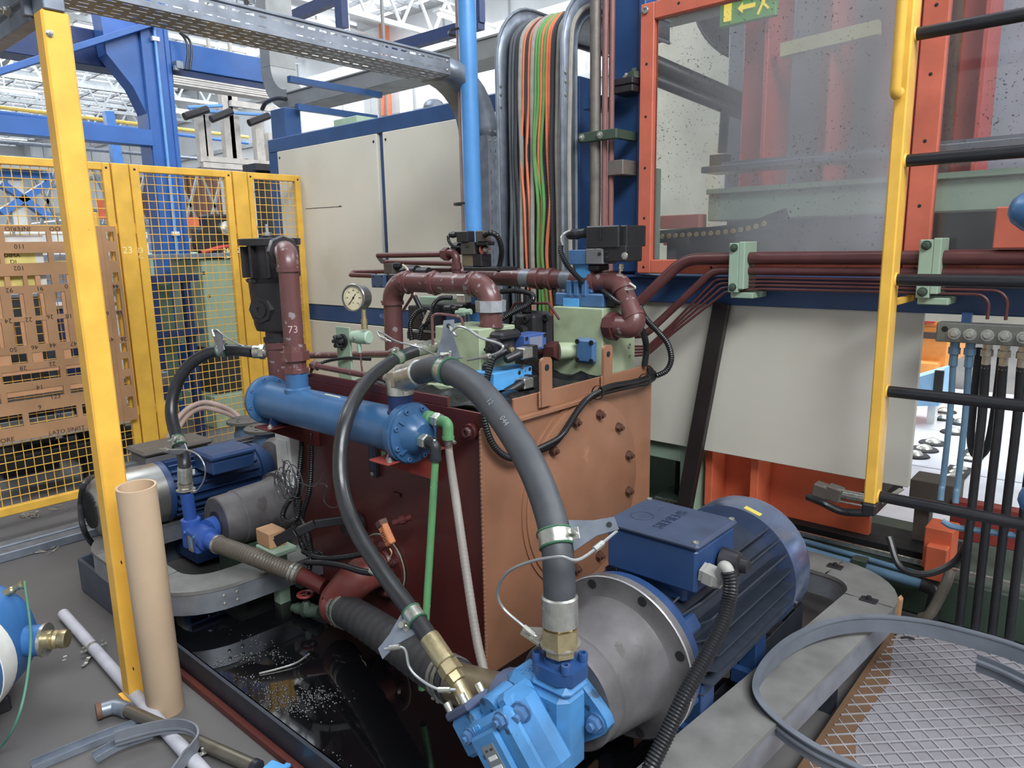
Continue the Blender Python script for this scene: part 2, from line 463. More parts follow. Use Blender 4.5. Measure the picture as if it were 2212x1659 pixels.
# bracket and small box on the cabinet top
bk = thing('top_bracket_frame', 'open blue angle frame standing on the cabinet top corner', 'frame', (-5.0, 3.5, 2.44))
for a, b in (((-5.0, 3.22, 2.44), (-5.0, 3.22, 2.83)), ((-5.0, 4.04, 2.44), (-5.0, 4.04, 2.83))): obj('upright', M().bar(a, b, .05, .05), BLUE, bk)
for a, b in (((-5.0, 3.2, 2.85), (-5.0, 4.06, 2.85)), ((-5.0, 3.25, 2.66), (-5.0, 4.0, 2.66))): obj('rail', M().bar(a, b, .045, .045), BLUE, bk)
solo('junction_box', M().box((-5.26, 3.18, 2.44), (-5.06, 3.32, 2.66), .006), BLUE, 'plain blue steel box on the left end of the cabinet top', 'box')
solo('small_terminal_box', M().box((-4.9, 3.5, 2.44), (-4.6, 3.9, 2.58), .006), GREENM, 'low pale green box inside the angle frame on the cabinet', 'box')
lm = M().cyl((-3.65, 3.4, 2.44), (-3.65, 3.4, 2.5), .07, seg=16).ball((-3.65, 3.4, 2.5), .07, 14, 6, (1, 1, .7))
solo('dome_lamp', lm, GALV, 'grey domed fitting sitting on the blue cabinet top edge', 'lamp')

solo('machine_side_casing', M().box((-2.28, 3.42, 0), (-2.14, 3.6, 3.4), .006), mat('casing_green_dark', (70, 84, 78), .6, dirt=.4, dc=(34, 38, 38)), 'dark green machine casing in the gap beside the cable tray', 'casing')  # plain dark green box closing the gap
# ---- blue column with clamps, beam
cl = thing('machine_column', 'tall dark blue steel column beside the orange window frame', 'column', (-1.97, 3.3, 0))
g = M().box((-2.11, FY-.0, 1.46), (-1.93, FY+.07, 4.2), .006)
obj('front_flange', g, BLUE, cl)
obj('side_plate', M().box((-1.928, FY-.045, 1.46), (-1.892, FY+.06, 4.2), .004), BLUE, cl)
obj('web', M().box((-2.09, FY+.07, 0), (-2.0, FY+.12, 4.2), .004), BLUE, cl)
for z in (2.345, 2.31): obj('hinge_plate', M().box((-2.02, FY-.12, z-.016), (-1.91, FY+.0, z+.016), .004), BLACKM, cl)
obj('bolt', M().bolt((-1.94, FY-.06, 2.361), (0, 0, 1), .03, .03), GREEND, cl)
obj('bolt', M().bolt((-1.98, FY-.06, 2.361), (0, 0, 1), .02, .02), STEEL, cl)
gp = M().box((-1.9, FY-.028, 1.46), (-1.83, FY+.02, 1.95), .003)
obj('green_filler_plate', gp, GREENM, cl, label='pale green filler plate')
bm = thing('machine_beam', 'long dark blue beam carrying the brown pipes across the machine front', 'beam', (-.8, 3.25, 1.3))
obj('web', M().box((-2.03, FY, 1.315), (.5, FY+.16, 1.435), .005), BLUE, bm)
obj('top_flange', M().box((-2.03, FY-.02, 1.433), (.5, FY+.18, 1.447), .003), BLUE, bm)

# ---- lower cream guard panel with its dark brace
gd = solo('guard_sheet', M().box((-2.05, FY+.03, .598), (-.665, FY+.065, 1.315), .003), CREAM, 'large cream guard panel hanging under the blue beam', 'panel')
br = M().bar(P(1560, 655, Y=3.13), P(1483, 1095, Y=3.08)-V((.06, .02, .38)), .075, .035, (0, -1, .1), .002)
solo('brace_bar', br, mat('dark_brace', (52, 46, 46), .35, .3), 'dark flat steel brace leaning from the blue beam past the cream panel', 'brace')
gs = M().box((-1.72, FY+.07, 0.0), (-1.63, FY+.2, 1.3), .004).box((-1.95, FY+.07, .5), (-1.72, FY+.13, .62), .004)
solo('machine_stanchion', gs, GREENM, 'pale green machine leg standing behind the dark brace', 'leg')
# ---- orange window frames with clear panes
def pane_mat():
    m = bpy.data.materials.new('smudged_clear_plastic'); m.use_nodes = True; nt = m.node_tree; N = nt.nodes; L = nt.links; N.clear()
    o = N.new('ShaderNodeOutputMaterial'); tr = N.new('ShaderNodeBsdfTransparent'); tr.inputs[0].default_value = (.93, .95, .95, 1)
    gl = N.new('ShaderNodeBsdfGlossy'); gl.inputs['Roughness'].default_value = .06
    df = N.new('ShaderNodeBsdfDiffuse'); df.inputs[0].default_value = (.78, .79, .82, 1)
    sp = N.new('ShaderNodeBsdfDiffuse'); sp.inputs[0].default_value = (.06, .06, .06, 1)
    tl = N.new('ShaderNodeBsdfTranslucent'); tl.inputs[0].default_value = (.7, .72, .76, 1)
    tc = N.new('ShaderNodeTexCoord')
    def noise(s, d, sc=None):
        n = N.new('ShaderNodeTexNoise'); n.inputs['Scale'].default_value = s; n.inputs['Detail'].default_value = d
        mp = N.new('ShaderNodeMapping'); mp.inputs['Scale'].default_value = sc or (1, 1, 1); L.new(tc.outputs['Object'], mp.inputs[0]); L.new(mp.outputs[0], n.inputs['Vector']); return n.outputs['Fac']
    def ramp(s, a, b, c, d):
        r = N.new('ShaderNodeMapRange'); L.new(s, r.inputs['Value'])
        for k, v in zip(('From Min', 'From Max', 'To Min', 'To Max'), (a, b, c, d)): r.inputs[k].default_value = v
        return r.outputs[0]
    sx0 = N.new('ShaderNodeSeparateXYZ'); L.new(tc.outputs['Object'], sx0.inputs[0])
    gx_ = ramp(sx0.outputs[0], -.5, .45, .05, .44)
    hn = ramp(noise(1.6, 3, (1, 1, .35)), .3, .72, .55, 1.3)
    hm = N.new('ShaderNodeMath'); hm.operation = 'MULTIPLY'; hm.use_clamp = True; L.new(gx_, hm.inputs[0]); L.new(hn, hm.inputs[1]); hz = hm.outputs[0]
    ms = N.new('ShaderNodeMixShader'); L.new(hz, ms.inputs[0]); L.new(tr.outputs[0], ms.inputs[1])
    dd = N.new('ShaderNodeMixShader'); dd.inputs[0].default_value = .35; L.new(df.outputs[0], dd.inputs[1]); L.new(tl.outputs[0], dd.inputs[2])
    L.new(dd.outputs[0], ms.inputs[2])
    fr_ = N.new('ShaderNodeFresnel'); fr_.inputs[0].default_value = 1.45
    m2 = N.new('ShaderNodeMixShader'); L.new(fr_.outputs[0], m2.inputs[0]); L.new(ms.outputs[0], m2.inputs[1]); L.new(gl.outputs[0], m2.inputs[2])
    # oil specks, denser in the low middle of the pane
    sx = N.new('ShaderNodeSeparateXYZ'); L.new(tc.outputs['Object'], sx.inputs[0])
    spk = ramp(noise(95, 2), .66, .70, 0, 1)
    den = ramp(noise(2.2, 3), .42, .62, 0, .8)
    mm = N.new('ShaderNodeMath'); mm.operation = 'MULTIPLY'; L.new(spk, mm.inputs[0]); L.new(den, mm.inputs[1])
    m3 = N.new('ShaderNodeMixShader'); L.new(mm.outputs[0], m3.inputs[0]); L.new(m2.outputs[0], m3.inputs[1]); L.new(sp.outputs[0], m3.inputs[2])
    L.new(m3.outputs[0], o.inputs[0]); return m
PANE = pane_mat()
def window(name, label, x0, x1, z0, z1, lw, rw):
    t = thing(name, label, 'window', ((x0+x1)/2, FY, z0))
    def rail(a, b): obj('frame_rail', M().box(a, b, .004), ORANGE, t)
    y0, y1 = FY-.075, FY-.03
    rail((x0, y0, z0), (x0+lw, y1, z1)); rail((x1-rw, y0, z0), (x1, y1, z1))
    rail((x0+lw, y0, z0), (x1-rw, y1, z0+.065)); rail((x0+lw, y0, z1-.075), (x1-rw, y1, z1))
    obj('pane', M().box((x0+lw-.01, FY-.048, z0+.05), (x1-rw+.01, FY-.042, z1-.06)), PANE, t)
    hp = []
    for k in range(6):
        zz = z0+.03+(z1-z0-.06)*k/5
        hp += [(x0+lw*.5, y0, zz), (x1-rw*.5, y0, zz)]
    for k in range(1, 6): hp += [(x0+(x1-x0)*k/6, y0, zz) for zz in (z0+.03, z1-.035)]
    bolts('screw', t, BLACKM, hp, (0, -1, 0), 'screw', .007, .003)
    obj('bolt', M().socket((x0+lw*.4, y0, z1-.03), (0, -1, 0), .016, .012), STEEL, t)
    return t
window('guard_window', 'wide orange framed guard window with a smudged clear pane', -1.9, -.735, 1.458, 2.67, .072, .055)
window('guard_window', 'orange framed guard window partly behind the yellow ladder rungs', -.73, .75, 1.458, 2.67, .085, .07)

# ---- what stands inside the machine, seen through the panes and below
def inside(name, m, mt, label, cat, group=None): return solo(name, m, mt, label, cat, group)
inside('press_back_wall', M().box((-3.75, 6.0, 1.0), (2.5, 6.1, 5.2)), mat('inner_cream_wall', (226, 220, 200), .6, dirt=.2, dc=(180, 170, 150), ds=2), 'pale cream wall at the back of the machine behind the window', 'wall')
wl = M().rev((-2.05, 4.9, 3.35), (0, 1, 0), [(0, .1), (0, .55), (.03, .6), (.2, .6), (.2, .1)], 40)
wl.ring((-2.05, 4.9, 3.35), (0, 1, 0), .56, .02, 40, 6).rev((-2.05, 4.85, 3.35), (0, 1, 0), [(0, .06), (0, .14), (.06, .16)], 20)
inside('drive_wheel', wl, BLACKM, 'large dark round wheel seen high through the smudged pane', 'wheel')
inside('black_tie_rod', M().tube([P(1370, 118, Y=4.0), P(1640, 235, Y=4.6)], .05, 12).tube([P(1370, 155, Y=4.0), P(1640, 262, Y=4.6)], .035, 12), BLACKM, 'dark sloping rods passing behind the orange framed window', 'rod')
inside('black_swing_arm', M().tube([P(1575, 195, Y=4.47), P(1566, 240, Y=4.55), P(1560, 330, Y=4.6)], .03, 10).box(P(1556, 335, Y=4.6)+V((-.05, -.05, -.1)), P(1556, 335, Y=4.6)+V((.05, .05, .0))), BLACKM, 'dark hanging arm below the sloping rods behind the pane', 'arm')
for i, (px0, px1, dep) in enumerate(((1598, 1668, 4.3), (1765, 1805, 4.35), (1893, 1940, 4.4), (2055, 2120, 4.4))):
    a = P(px0, 300, Y=dep); b = P(px1, 300, Y=dep)
    g = M().box((a.x, dep, 1.8 if i < 3 else 1.9), (b.x, dep+.25, 4.2), .01).box((b.x-.012, dep-.14, 1.8), (b.x+.012, dep+.01, 4.2), .003)
    inside('press_pillar', g, mat('red_press_paint', (176, 62, 52), .5, dirt=.3, dc=(120, 44, 40), ds=2),
           ['wide red press pillar with a raised edge left of the others behind the pane', 'narrow red press pillar in the middle of the pane', 'red press pillar just left of the yellow ladder rail', 'red press pillar behind the right hand window'][i], 'pillar', 'red pillars inside the press')
g = M().box((-2.0, 4.0, 1.72), (1.6, 4.2, 1.87), .006).box((-2.0, 3.97, 1.87), (1.6, 4.22, 1.9), .004)
inside('green_cross_beam', g, GREENM, 'pale green cross beam running behind both guard windows', 'beam')
g = M().box((-2.0, 3.9, 2.02), (1.6, 4.06, 2.05))
inside('slide_rail', M().box((-2.0, 3.9, 1.985), (1.6, 4.1, 2.02), .004).box((-1.9, 3.95, 2.02), (1.6, 4.02, 2.04)), mat('grey_slide', (110, 112, 120), .35, .5), 'dark grey slide rail above the green cross beam', 'rail')
inside('grey_carriage', M().box((-2.25, 4.72, 1.9), (1.2, 4.8, 4.2), .01), mat('grey_carriage', (142, 146, 158), .5, .2, dirt=.3, dc=(90, 92, 100), ds=2), 'flat grey steel plate between the red pillars', 'plate')
inside('yellow_lift_bar', M().bar(P(1690, 110, Y=4.2), P(1900, 60, Y=4.2), .06, .07), mat('pale_yellow_bar', (170, 164, 112), .5), 'pale yellow bar high between the red pillars', 'bar')
# drag chain with yellow link pins
ch = thing('drag_chain', 'black drag chain with a row of yellow link pins behind the pane', 'chain', (-1.3, 3.75, 1.55))
cpts = smooth([P(x, y, Y=3.7) for x, y in ((1420, 512), (1460, 509), (1540, 504), (1600, 497), (1640, 488), (1672, 476), (1700, 465))], 6)
obj('band', M().sweep(cpts, [(-.02, -.035), (.02, -.035), (.02, .035), (-.02, .035)]), DARK, ch)
qg = P(1520, 505, Y=3.7); obj('guide', M().box((qg.x-.2, 3.66, 1.40), (qg.x+.2, 3.752, qg.z-.03)), DARK, ch)
PIN = mat('yellow_link_pin', (216, 176, 92), .5)
for k, pt in enumerate(resample(cpts, .042)):
    if k < 1: continue
    obj('pin', M().rev(pt+V((0, -.02, 0)), (0, -1, 0), [(0, .014), (.004, .012)], 10), PIN, ch)
    if k > 14: break
g = M().box((-2.0, 3.75, 1.36), (1.4, 3.95, 1.545), .006)
inside('red_bed', g, mat('red_bed_paint', (160, 58, 50), .5, dirt=.3, dc=(100, 40, 36), ds=2), 'long red machine bed along the bottom edge of the windows', 'bed')
inside('dark_press_bed', M().box((-2.0, 4.25, 1.3), (1.6, 4.45, 1.9), .006), BLACKM, 'dark steel press bed below the green cross beam', 'bed')
inside('small_red_block', M().box(P(1425, 495, Y=3.98), P(1510, 462, Y=3.98)+V((0, .1, 0)), .004).box(P(1432, 530, Y=3.98), P(1480, 518, Y=3.98)+V((0, .1, 0)), .004), ORANGE, 'pair of small orange blocks beside the drag chain', 'block')
# small lit exit sign hanging inside
ex = thing('exit_sign', 'small lit green and yellow exit sign with an arrow behind the pane', 'sign', P(1620, 40, Y=4.05))
c = P(1612, 24, Y=4.05)
obj('housing', M().box(c+V((-.16, .01, -.05)), c+V((.16, .05, .09)), .004), mat('sign_green', (70, 150, 40), .5), ex)
EM = emit('sign_glow', (246, 216, 60), 1.2)
g = M().prism([c+V(p) for p in ((-.05, 0, .022), (-.02, 0, .05), (-.02, 0, .034), (.05, 0, .034), (.05, 0, .012), (-.02, 0, .012), (-.02, 0, -.006))], (0, -.002, 0))
obj('arrow', g, EM, ex)
obj('door_symbol', M().box(c+V((-.13, -.002, -.03)), c+V((-.085, 0, .07))), EM, ex)
g = M().ball(c+V((.105, -.001, .07)), .012, 8, 5, (1, .1, 1)).bar(c+V((.1, 0, .055)), c+V((.09, 0, .015)), .002, .02, (1, 0, 0)).bar(c+V((.09, 0, .02)), c+V((.065, 0, -.03)), .002, .012, (1, 0, 0)).bar(c+V((.095, 0, .02)), c+V((.125, 0, -.01)), .002, .012, (1, 0, 0)).bar(c+V((.08, 0, .05)), c+V((.13, 0, .035)), .002, .01, (1, 0, 0))
obj('running_figure', g, EM, ex)
# ================================================================ HYDRAULIC POWER UNIT: tank and cooler
TX, TY, TZ = -1.64, 1.70, 1.07
tank = thing('oil_tank', 'large oil tank with red side and copper brown end under a bolted cover', 'tank', (-2.2, 2.24, .05))
obj('body', M().box((-2.79, TY+.006, .06), (TX-.006, 2.78, 1.0), .004), REDBR, tank)
obj('side_plate', M().box((-2.8, TY, .05), (TX-.004, TY+.008, 1.05), .002), REDBR, tank)
obj('end_plate', M().box((TX-.008, TY-.012, .05), (TX, 2.79, 1.0), .002), COPPER, tank, label='copper brown end plate')
wl = M()
for i in range(60): wl.ball((TX-.004, TY-.012, .07+i*.0155), .0065, 6, 4, (1, 1, 1.5))
obj('weld_seam', wl, COPPER, tank, kind='stuff')
obj('upstand', M().box((TX-.014, 1.86, 1.0), (TX-.004, 2.79, 1.072), .002), COPPER, tank, label='copper brown upstand')
obj('upstand', M().box((-2.8, TY, 1.05), (TX-.17, TY+.01, 1.085), .002), REDBR, tank)
obj('ledge_bar', M().box((TX, 1.86, .992), (TX+.022, 2.30, 1.008), .002), COPPER, tank, label='copper brown ledge bar')
obj('top_plate', M().box((-2.8, TY+.01, 1.0), (TX-.014, 2.78, 1.015)), GREENB, tank, label='pale green top plate')
for y0 in (1.995, 2.392):
    lg = M(); w = .062; n = 8
    pl = [(TX+.002, y0, 1.02), (TX+.002, y0+w, 1.02)]
    c0, c1 = y0+.018, y0+w-.018
    pl += [(TX+.002, c1+.018*math.cos(a*PI/2/4), 1.182+.018*math.sin(a*PI/2/4)) for a in range(5)]
    pl += [(TX+.002, c0-.018*math.sin(a*PI/2/4), 1.182+.018*math.cos(a*PI/2/4)) for a in range(5)]
    lg.prism(pl, (.012, 0, 0))
    l = obj('lifting_lug', lg, COPPER, tank, label='copper brown lifting lug')
    bolts('eye_hole', l, DARK, [(TX+.0145, y0+w/2, 1.163)], (1, 0, 0), 'hole', .0125, .003)
    ws = M()
    for i in range(9): ws.ball((TX+.006, y0-.004, 1.022+i*.0065), .005, 6, 4)
    obj('weld_seam', ws, COPPER, l, kind='stuff')
# round cover
MC = V((TX, 2.277, .622))
cv = obj('round_cover', M().rev(MC, (1, 0, 0), [(0, .372), (.012, .372), (.014, .368), (.014, .0001)], 64), COPPER, tank, label='copper brown round cover')
obj('cover_ring', M().rev(MC, (1, 0, 0), [(0, .392), (.006, .392), (.006, .37), (0, .37)], 64, False), COPPER, tank)
bolts('nut', cv, COPPER2, [MC+V((.014, .314*math.cos(math.radians(15+30*i)), .314*math.sin(math.radians(15+30*i)))) for i in range(12)], (1, 0, 0), 'bolt', .0175, .02)
# things on the red side
fl = P(1020, 932, Y=TY-.003)
fp = thing('blind_plug', 'round red plug with worn hexagon centre on the tank side', 'plug', fl)
obj('collar', M().rev(fl, (0, -1, 0), [(0, .03), (.012, .03), (.016, .026), (.016, .0001)], 20), REDBR, fp)
obj('hexagon', M().rev(fl+V((-.004, -.016, 0)), (0, -1, 0), [(0, .019), (.016, .018), (.016, .011), (.008, .010), (.008, .0001)], 6), PIPE, fp)
p = P(858, 1068, Y=TY-.002)
h = M().box(p+V((-.022, -.006, -.008)), p+V((.022, 0, .008)), .002)
tg = thing('maker_plate', 'small dark plate fixed with two screws low on the red tank side', 'plate', p)
obj('plate', h, REDBR, tg); bolts('screw', tg, BLACKM, [p+V((-.015, -.006, 0)), p+V((.015, -.006, 0))], (0, -1, 0), 'screw', .004, .003)
# sight level glass under the cooler
p0 = P(806, 975, Y=TY-.012); p1 = P(809, 1030, Y=TY-.012)
lv = thing('level_gauge', 'black framed oil level glass on the tank side under the cooler', 'gauge', p1)
obj('frame', M().box((p1.x-.02, TY-.022, p1.z), (p1.x+.02, TY, p0.z+.1), .004), BLACK, lv)
obj('glass', M().box((p1.x-.008, TY-.024, p1.z+.03), (p1.x+.008, TY-.02, p0.z+.08), .002), NAVY, lv)
obj('bolt', M().socket((p1.x, TY-.022, p1.z+.014), (0, -1, 0), .009, .004), STEEL, lv)
q = P(828, 985, Y=TY-.003)
lb = thing('level_label', 'small yellow and green stripe label beside the level glass', 'label', q)
obj('stripe', M().box(q+V((-.012, 0, .0)), q+V((.012, .002, .018))), GREENP, lb); obj('stripe', M().box(q+V((-.012, 0, -.018)), q+V((.012, .002, -.001))), YEL, lb)

# ---- oil cooler, axis along X
CY, CZ, CR = 1.545, .985, .078
xl, xr = P(578, 850, Y=CY).x, P(882, 940, Y=CY).x
cool = thing('oil_cooler', 'blue cylindrical oil cooler with a bolted domed end cap', 'cooler', ((xl+xr)/2, CY, CZ-CR))
obj('shell', M().rev((xl, CY, CZ), (1, 0, 0), [(0, CR), (xr-xl, CR)], 40), COOL, cool)
obj('end_flange', M().rev((xl-.004, CY, CZ), (1, 0, 0), [(-.02, .06), (-.012, .098), (-.002, .102), (.012, .102), (.014, .098), (.02, CR)], 40), COOL, cool)
obj('end_flange', M().rev((xr, CY, CZ), (1, 0, 0), [(-.012, CR), (-.008, .103), (.018, .105), (.02, .1)], 40), COOL, cool)
cap = M().rev((xr+.02, CY, CZ), (1, 0, 0), [(0, .1), (.012, .1), (.014, .094), (.02, .07), (.05, .055), (.062, .04), (.064, .0001)], 40)
cp = obj('end_cap', cap, COOL, cool)
for a in (40, 140, 220, 320): 
    d = V((0, math.cos(math.radians(a)), math.sin(math.radians(a))))
    cp_r = M().bar(V((xr+.05, CY, CZ))+d*.02, V((xr+.028, CY, CZ))+d*.085, .008, .03, (1, 0, 0))
    obj('rib', cp_r, COOL, cp)
bolts('bolt', cp, VALVE, circle((xr+.032, CY, CZ), (1, 0, 0), .088, 8, .4), (1, 0, 0), 'socket', .009, .012)
bolts('bolt', cool, VALVE, circle((xl+.01, CY, CZ), (1, 0, 0), .09, 8, .2), (1, 0, 0), 'socket', .008, .008)
# inlet stub and outlet stub
S1 = V((P(640, 805, Y=CY).x, CY, CZ)); S2 = V((P(866, 880, Y=CY).x, CY, CZ))
obj('inlet_stub', M().rev(S1, (0, 0, 1), [(.05, .052), (.075, .052), (.082, .044), (.15, .044)], 24), COOL, cool)
obj('outlet_stub', M().rev(S2, (0, 0, 1), [(.05, .048), (.07, .048), (.077, .042), (.135, .042)], 24), NAVY, cool)
obj('name_label', M().tube([V((S1.x+.2+i*.0, CY+.0, 0)) for i in range(0)] or [(S1.x+.21, CY-.012, CZ+CR-.0006), (S1.x+.3, CY-.012, CZ+CR-.0006)], .0035, 8), mat('worn_label', (196, 198, 178), .6), cool)
# saddles carrying the cooler off the tank
for x, m_, lab in ((xl+.12, REDBR, 'red bracket carrying the far end of the blue cooler'), (xr-.03, mat('bracket_red', (150, 58, 46), .45, dirt=.3, dc=(70, 30, 26)), 'bright red bracket carrying the capped end of the blue cooler')):
    b = thing('cooler_bracket', lab, 'bracket', (x, TY-.06, CZ-CR-.18))
    z = CZ-CR-.012
    obj('gusset', M().prism([(x-.006, TY-.002, z), (x-.006, CY-.1, z), (x-.006, TY-.002, z-.13)], (.012, 0, 0)), m_, b)
    obj('shelf', M().box((x-.05, CY-.11, z), (x+.05, TY-.002, z+.007), .002), m_, b)
    sd = M().prism([(x-.004, CY-.075, z+.007), (x-.004, CY+.075, z+.007), (x-.004, CY+.06, z+.04), (x-.004, CY-.06, z+.04)], (.01, 0, 0))
    obj('saddle', sd, GALV if x > xl+.2 else NAVY, b)
    bolts('bolt', b, STEEL, [(x+.03, CY-.085, z+.007)], (0, 0, 1), 'bolt', .01, .01)
# water connections on the cap: two unions with elbows
def union(px, py, emat, gmat, label, name):
    c = P(px, py, X=xr+.07)
    t = thing(name, label, 'elbow', c)
    obj('nipple', M().rev((xr+.05, c.y, c.z), (1, 0, 0), [(0, .026), (.02, .026), (.024, .019), (.03, .019)], 20).rev((xr+.076, c.y, c.z), (1, 0, 0), [(0, .022), (.014, .022)], 6), GREENP, t)
    obj('union_nut', M().rev((xr+.09, c.y, c.z), (1, 0, 0), [(0, .0255), (.02, .0265), (.024, .022)], 6), STEEL, t)
    e = fillet([(xr+.112, c.y, c.z), (xr+.15, c.y, c.z), (xr+.152, c.y-.004, c.z-.05)], .028, 8)
    obj('elbow', M().tube(e, .0185, 14).rev(e[-1], (0, 0, -1), [(-.004, .021), (.006, .021)], 16), emat, t)
    return V(e[-1]), t
e1, _t = union(905, 950, mat('black_elbow', (38, 42, 46), .35, chip=(210, 214, 210), ca=.68, cs=40), GREENP, 'black elbow with chipped paint on the lower union of the cooler cap', 'pipe_elbow')
e2, _t = union(932, 905, GREENP, GREENP, 'green elbow with grey union nut high on the cooler cap', 'pipe_elbow')
gp = P(961, 1392, Y=1.40)
solo('water_pipe', M().tube([e1, e1.lerp(V((e1.x+.005, 1.42, .15)), 1)], .0125, 14), GREENP, 'thin green water pipe with flaked paint running down from the cooler', 'pipe')
hp = smooth([e2+V((0, 0, -.004)), e2+V((.004, 0, -.06)), P(985, 1080, Y=1.44), P(1005, 1220, Y=1.38), P(1028, 1370, Y=1.33), P(1046, 1452, Y=1.30)], 10)
hh = thing('braided_hose', 'grey ribbed water hose hanging from the green elbow', 'hose', hp[-1])
pts = resample(hp, .004); obj('hose', M().tube(pts, [.0135 if i % 3 else .0128 for i in range(len(pts))], 12), mat('grey_hose', (140, 132, 124), .5, dirt=.2), hh)
obj('hose_clip', M().rev(hp[3]+V((0, 0, .012)), (0, 0, 1), [(-.01, .0155), (.01, .0155)], 16), STEEL, hh)
obj('clip_screw', M().cyl(hp[3]+V((.016, 0, .01)), hp[3]+V((.034, 0, .006)), .006, seg=8), STEEL, hh)

# ---- filter canister and its red pipe at the far end of the tank
fx = V((P(588, 600, Y=1.68).x, 1.68, 0)); zt = P(588, 515, Y=1.68).z; zm = P(590, 602, Y=1.68).z; zb = P(600, 714, Y=1.68).z
ft = thing('oil_filter', 'dark grey cast oil filter canister with a flanged lid', 'filter', (fx.x, fx.y, zb))
obj('lid', M().rev((fx.x, fx.y, zt), (0, 0, 1), [(-.028, .128), (-.002, .13), (0, .126), (.002, .03), (.012, .03), (.014, .0001)], 32), BLACKM, ft)
obj('stem', M().cyl((fx.x-.01, fx.y, zt+.012), (fx.x-.01, fx.y, zt+.026), .018, seg=6).cyl((fx.x-.01, fx.y, zt+.026), (fx.x-.01, fx.y, zt+.06), .007, seg=8), STEEL, ft)
hd = M().rev((fx.x, fx.y, zm), (0, 0, 1), [(-.012, .105), (0, .11), (.006, .085), (zt-zm-.028, .095)], 28)
hdo = obj('head', hd, BLACKM, ft)
for i in range(10):
    a = 2*PI*i/10; d = V((math.cos(a), math.sin(a), 0))
    obj('fin', M().bar(V((fx.x, fx.y, (zm+zt)/2-.012))+d*.085, V((fx.x, fx.y, (zm+zt)/2-.012))+d*.122, .012, zt-zm-.04), BLACKM, hdo)
obj('bowl', M().rev((fx.x, fx.y, zb), (0, 0, 1), [(0, .06), (.004, .082), (.03, .09), (zm-zb-.012, .1)], 32), BLACKM, ft)
ea = [V((fx.x+.118*math.cos(a), fx.y+.118*math.sin(a), zm-.006)) for a in (.4, 2, 3.5, 5.0)]
for e in ea: obj('clamp_ear', M().box(e+V((-.012, -.012, -.008)), e+V((.012, .012, .008)), .003), BLACK, ft)
ds_ = (V((P(640, 690, Y=1.7).x, 1.70, 0))-V((fx.x, fx.y, 0))).normalized()
pc = V((fx.x, fx.y, P(600, 672, Y=1.6).z))+V((.35, -.937, 0))*.085
obj('side_boss', M().rev(pc, (.35, -.937, 0), [(-.02, .06), (.012, .056)], 8).rev(pc, (.35, -.937, 0), [(.0125, .035), (.018, .035), (.018, .012), (.012, .01)], 24), BLACKM, ft)
obj('outlet_neck', M().rev((fx.x+.02, fx.y-.02, zb-.045), (0, 0, 1), [(0, .05), (.02, .05), (.022, .04), (.05, .04)], 20), BLACKM, ft)
pp = thing('return_pipe', 'red brown elbow pipe from the filter head down to the cooler inlet', 'pipe', S1+V((0, 0, .15)))
t0 = S1+V((0, 0, .14)); zE = P(612, 545, Y=CY).z
pa = fillet([t0, (S1.x, S1.y, zE), (S1.x-.12, S1.y+.055, zE+.005)], .062, 10)
obj('pipe', M().tube(pa[:2], .0385, 24), PIPE, pp)
obj('elbow', M().tube(pa[1:], .042, 24), PIPE, pp)
for z in (pa[1].z-.004,): obj('collar', M().rev((S1.x, S1.y, z), (0, 0, 1), [(-.01, .045), (.01, .045)], 24), PIPE, pp)
obj('union_nut', M().rev(t0, (0, 0, 1), [(.0, .05), (.018, .05), (.018, .042), (.05, .042), (.05, .056), (.085, .056), (.085, .046), (.11, .044)], 8, False), PIPE, pp)
obj('flange_ring', M().rev(pa[-1], pa[-1]-pa[-2], [(-.05, .043), (-.05, .058), (-.012, .062), (.02, .062)], 8), BLACKM, pp)
tc = (CAMP-V((S1.x, S1.y, zE-.25))); tc.z = 0; tc.normalize(); tx_ = V((-tc.y, tc.x, 0))
for s_, dz, sz in (('73', -.295, .04), ('-', -.25, .03)): text('chalk_number', s_, sz, mat('chalk_faded', (186, 158, 154), .9), pp, V((S1.x, S1.y, zE+dz))+tc*.0392, tx_, (0, 0, 1), .0003)
# red pipe from the filter base down to the tank
rb = thing('tee_pipe', 'red pipe stub under the filter with a side hose outlet', 'pipe', (fx.x+.02, fx.y-.02, 1.0))
rx, ry = fx.x+.02, fx.y-.02
obj('pipe', M().rev((rx, ry, 1.0), (0, 0, 1), [(0, .04), (zb-.045-1.03, .04), (zb-.045-1.03, .046), (zb-.045-1.0, .046)], 22), PIPE, rb)
# ================================================================ ON TOP OF THE TANK
ZT = 1.015
# oily black sheet
g = M(); nx, ny = 22, 40; xs0, xs1, ys0, ys1 = -2.55, -1.662, 1.75, 2.76
rs = random.Random(3)
gz = [[ZT+.006+abs(.03*math.sin(i*.9+j*.35)*math.cos(j*.5-i*.3))+rs.random()*.014 for j in range(ny+1)] for i in range(nx+1)]
for i in range(nx+1):
    for j in range(ny+1): g.v.append((xs0+(xs1-xs0)*i/nx+rs.uniform(-.006, .006), ys0+(ys1-ys0)*j/ny+rs.uniform(-.006, .006), gz[i][j]))
for i in range(nx):
    for j in range(ny): a = i*(ny+1)+j; g.f.append((a, a+ny+1, a+ny+2, a+1))
OILY = mat('oily_black_sheet', (26, 26, 28), .32, dirt=.3, dc=(70, 70, 72), ds=20, bump=.4, bs=70)
solo('oily_sheet', g, OILY, 'crumpled oily black sheet lying on the tank top between the blocks', 'sheet')

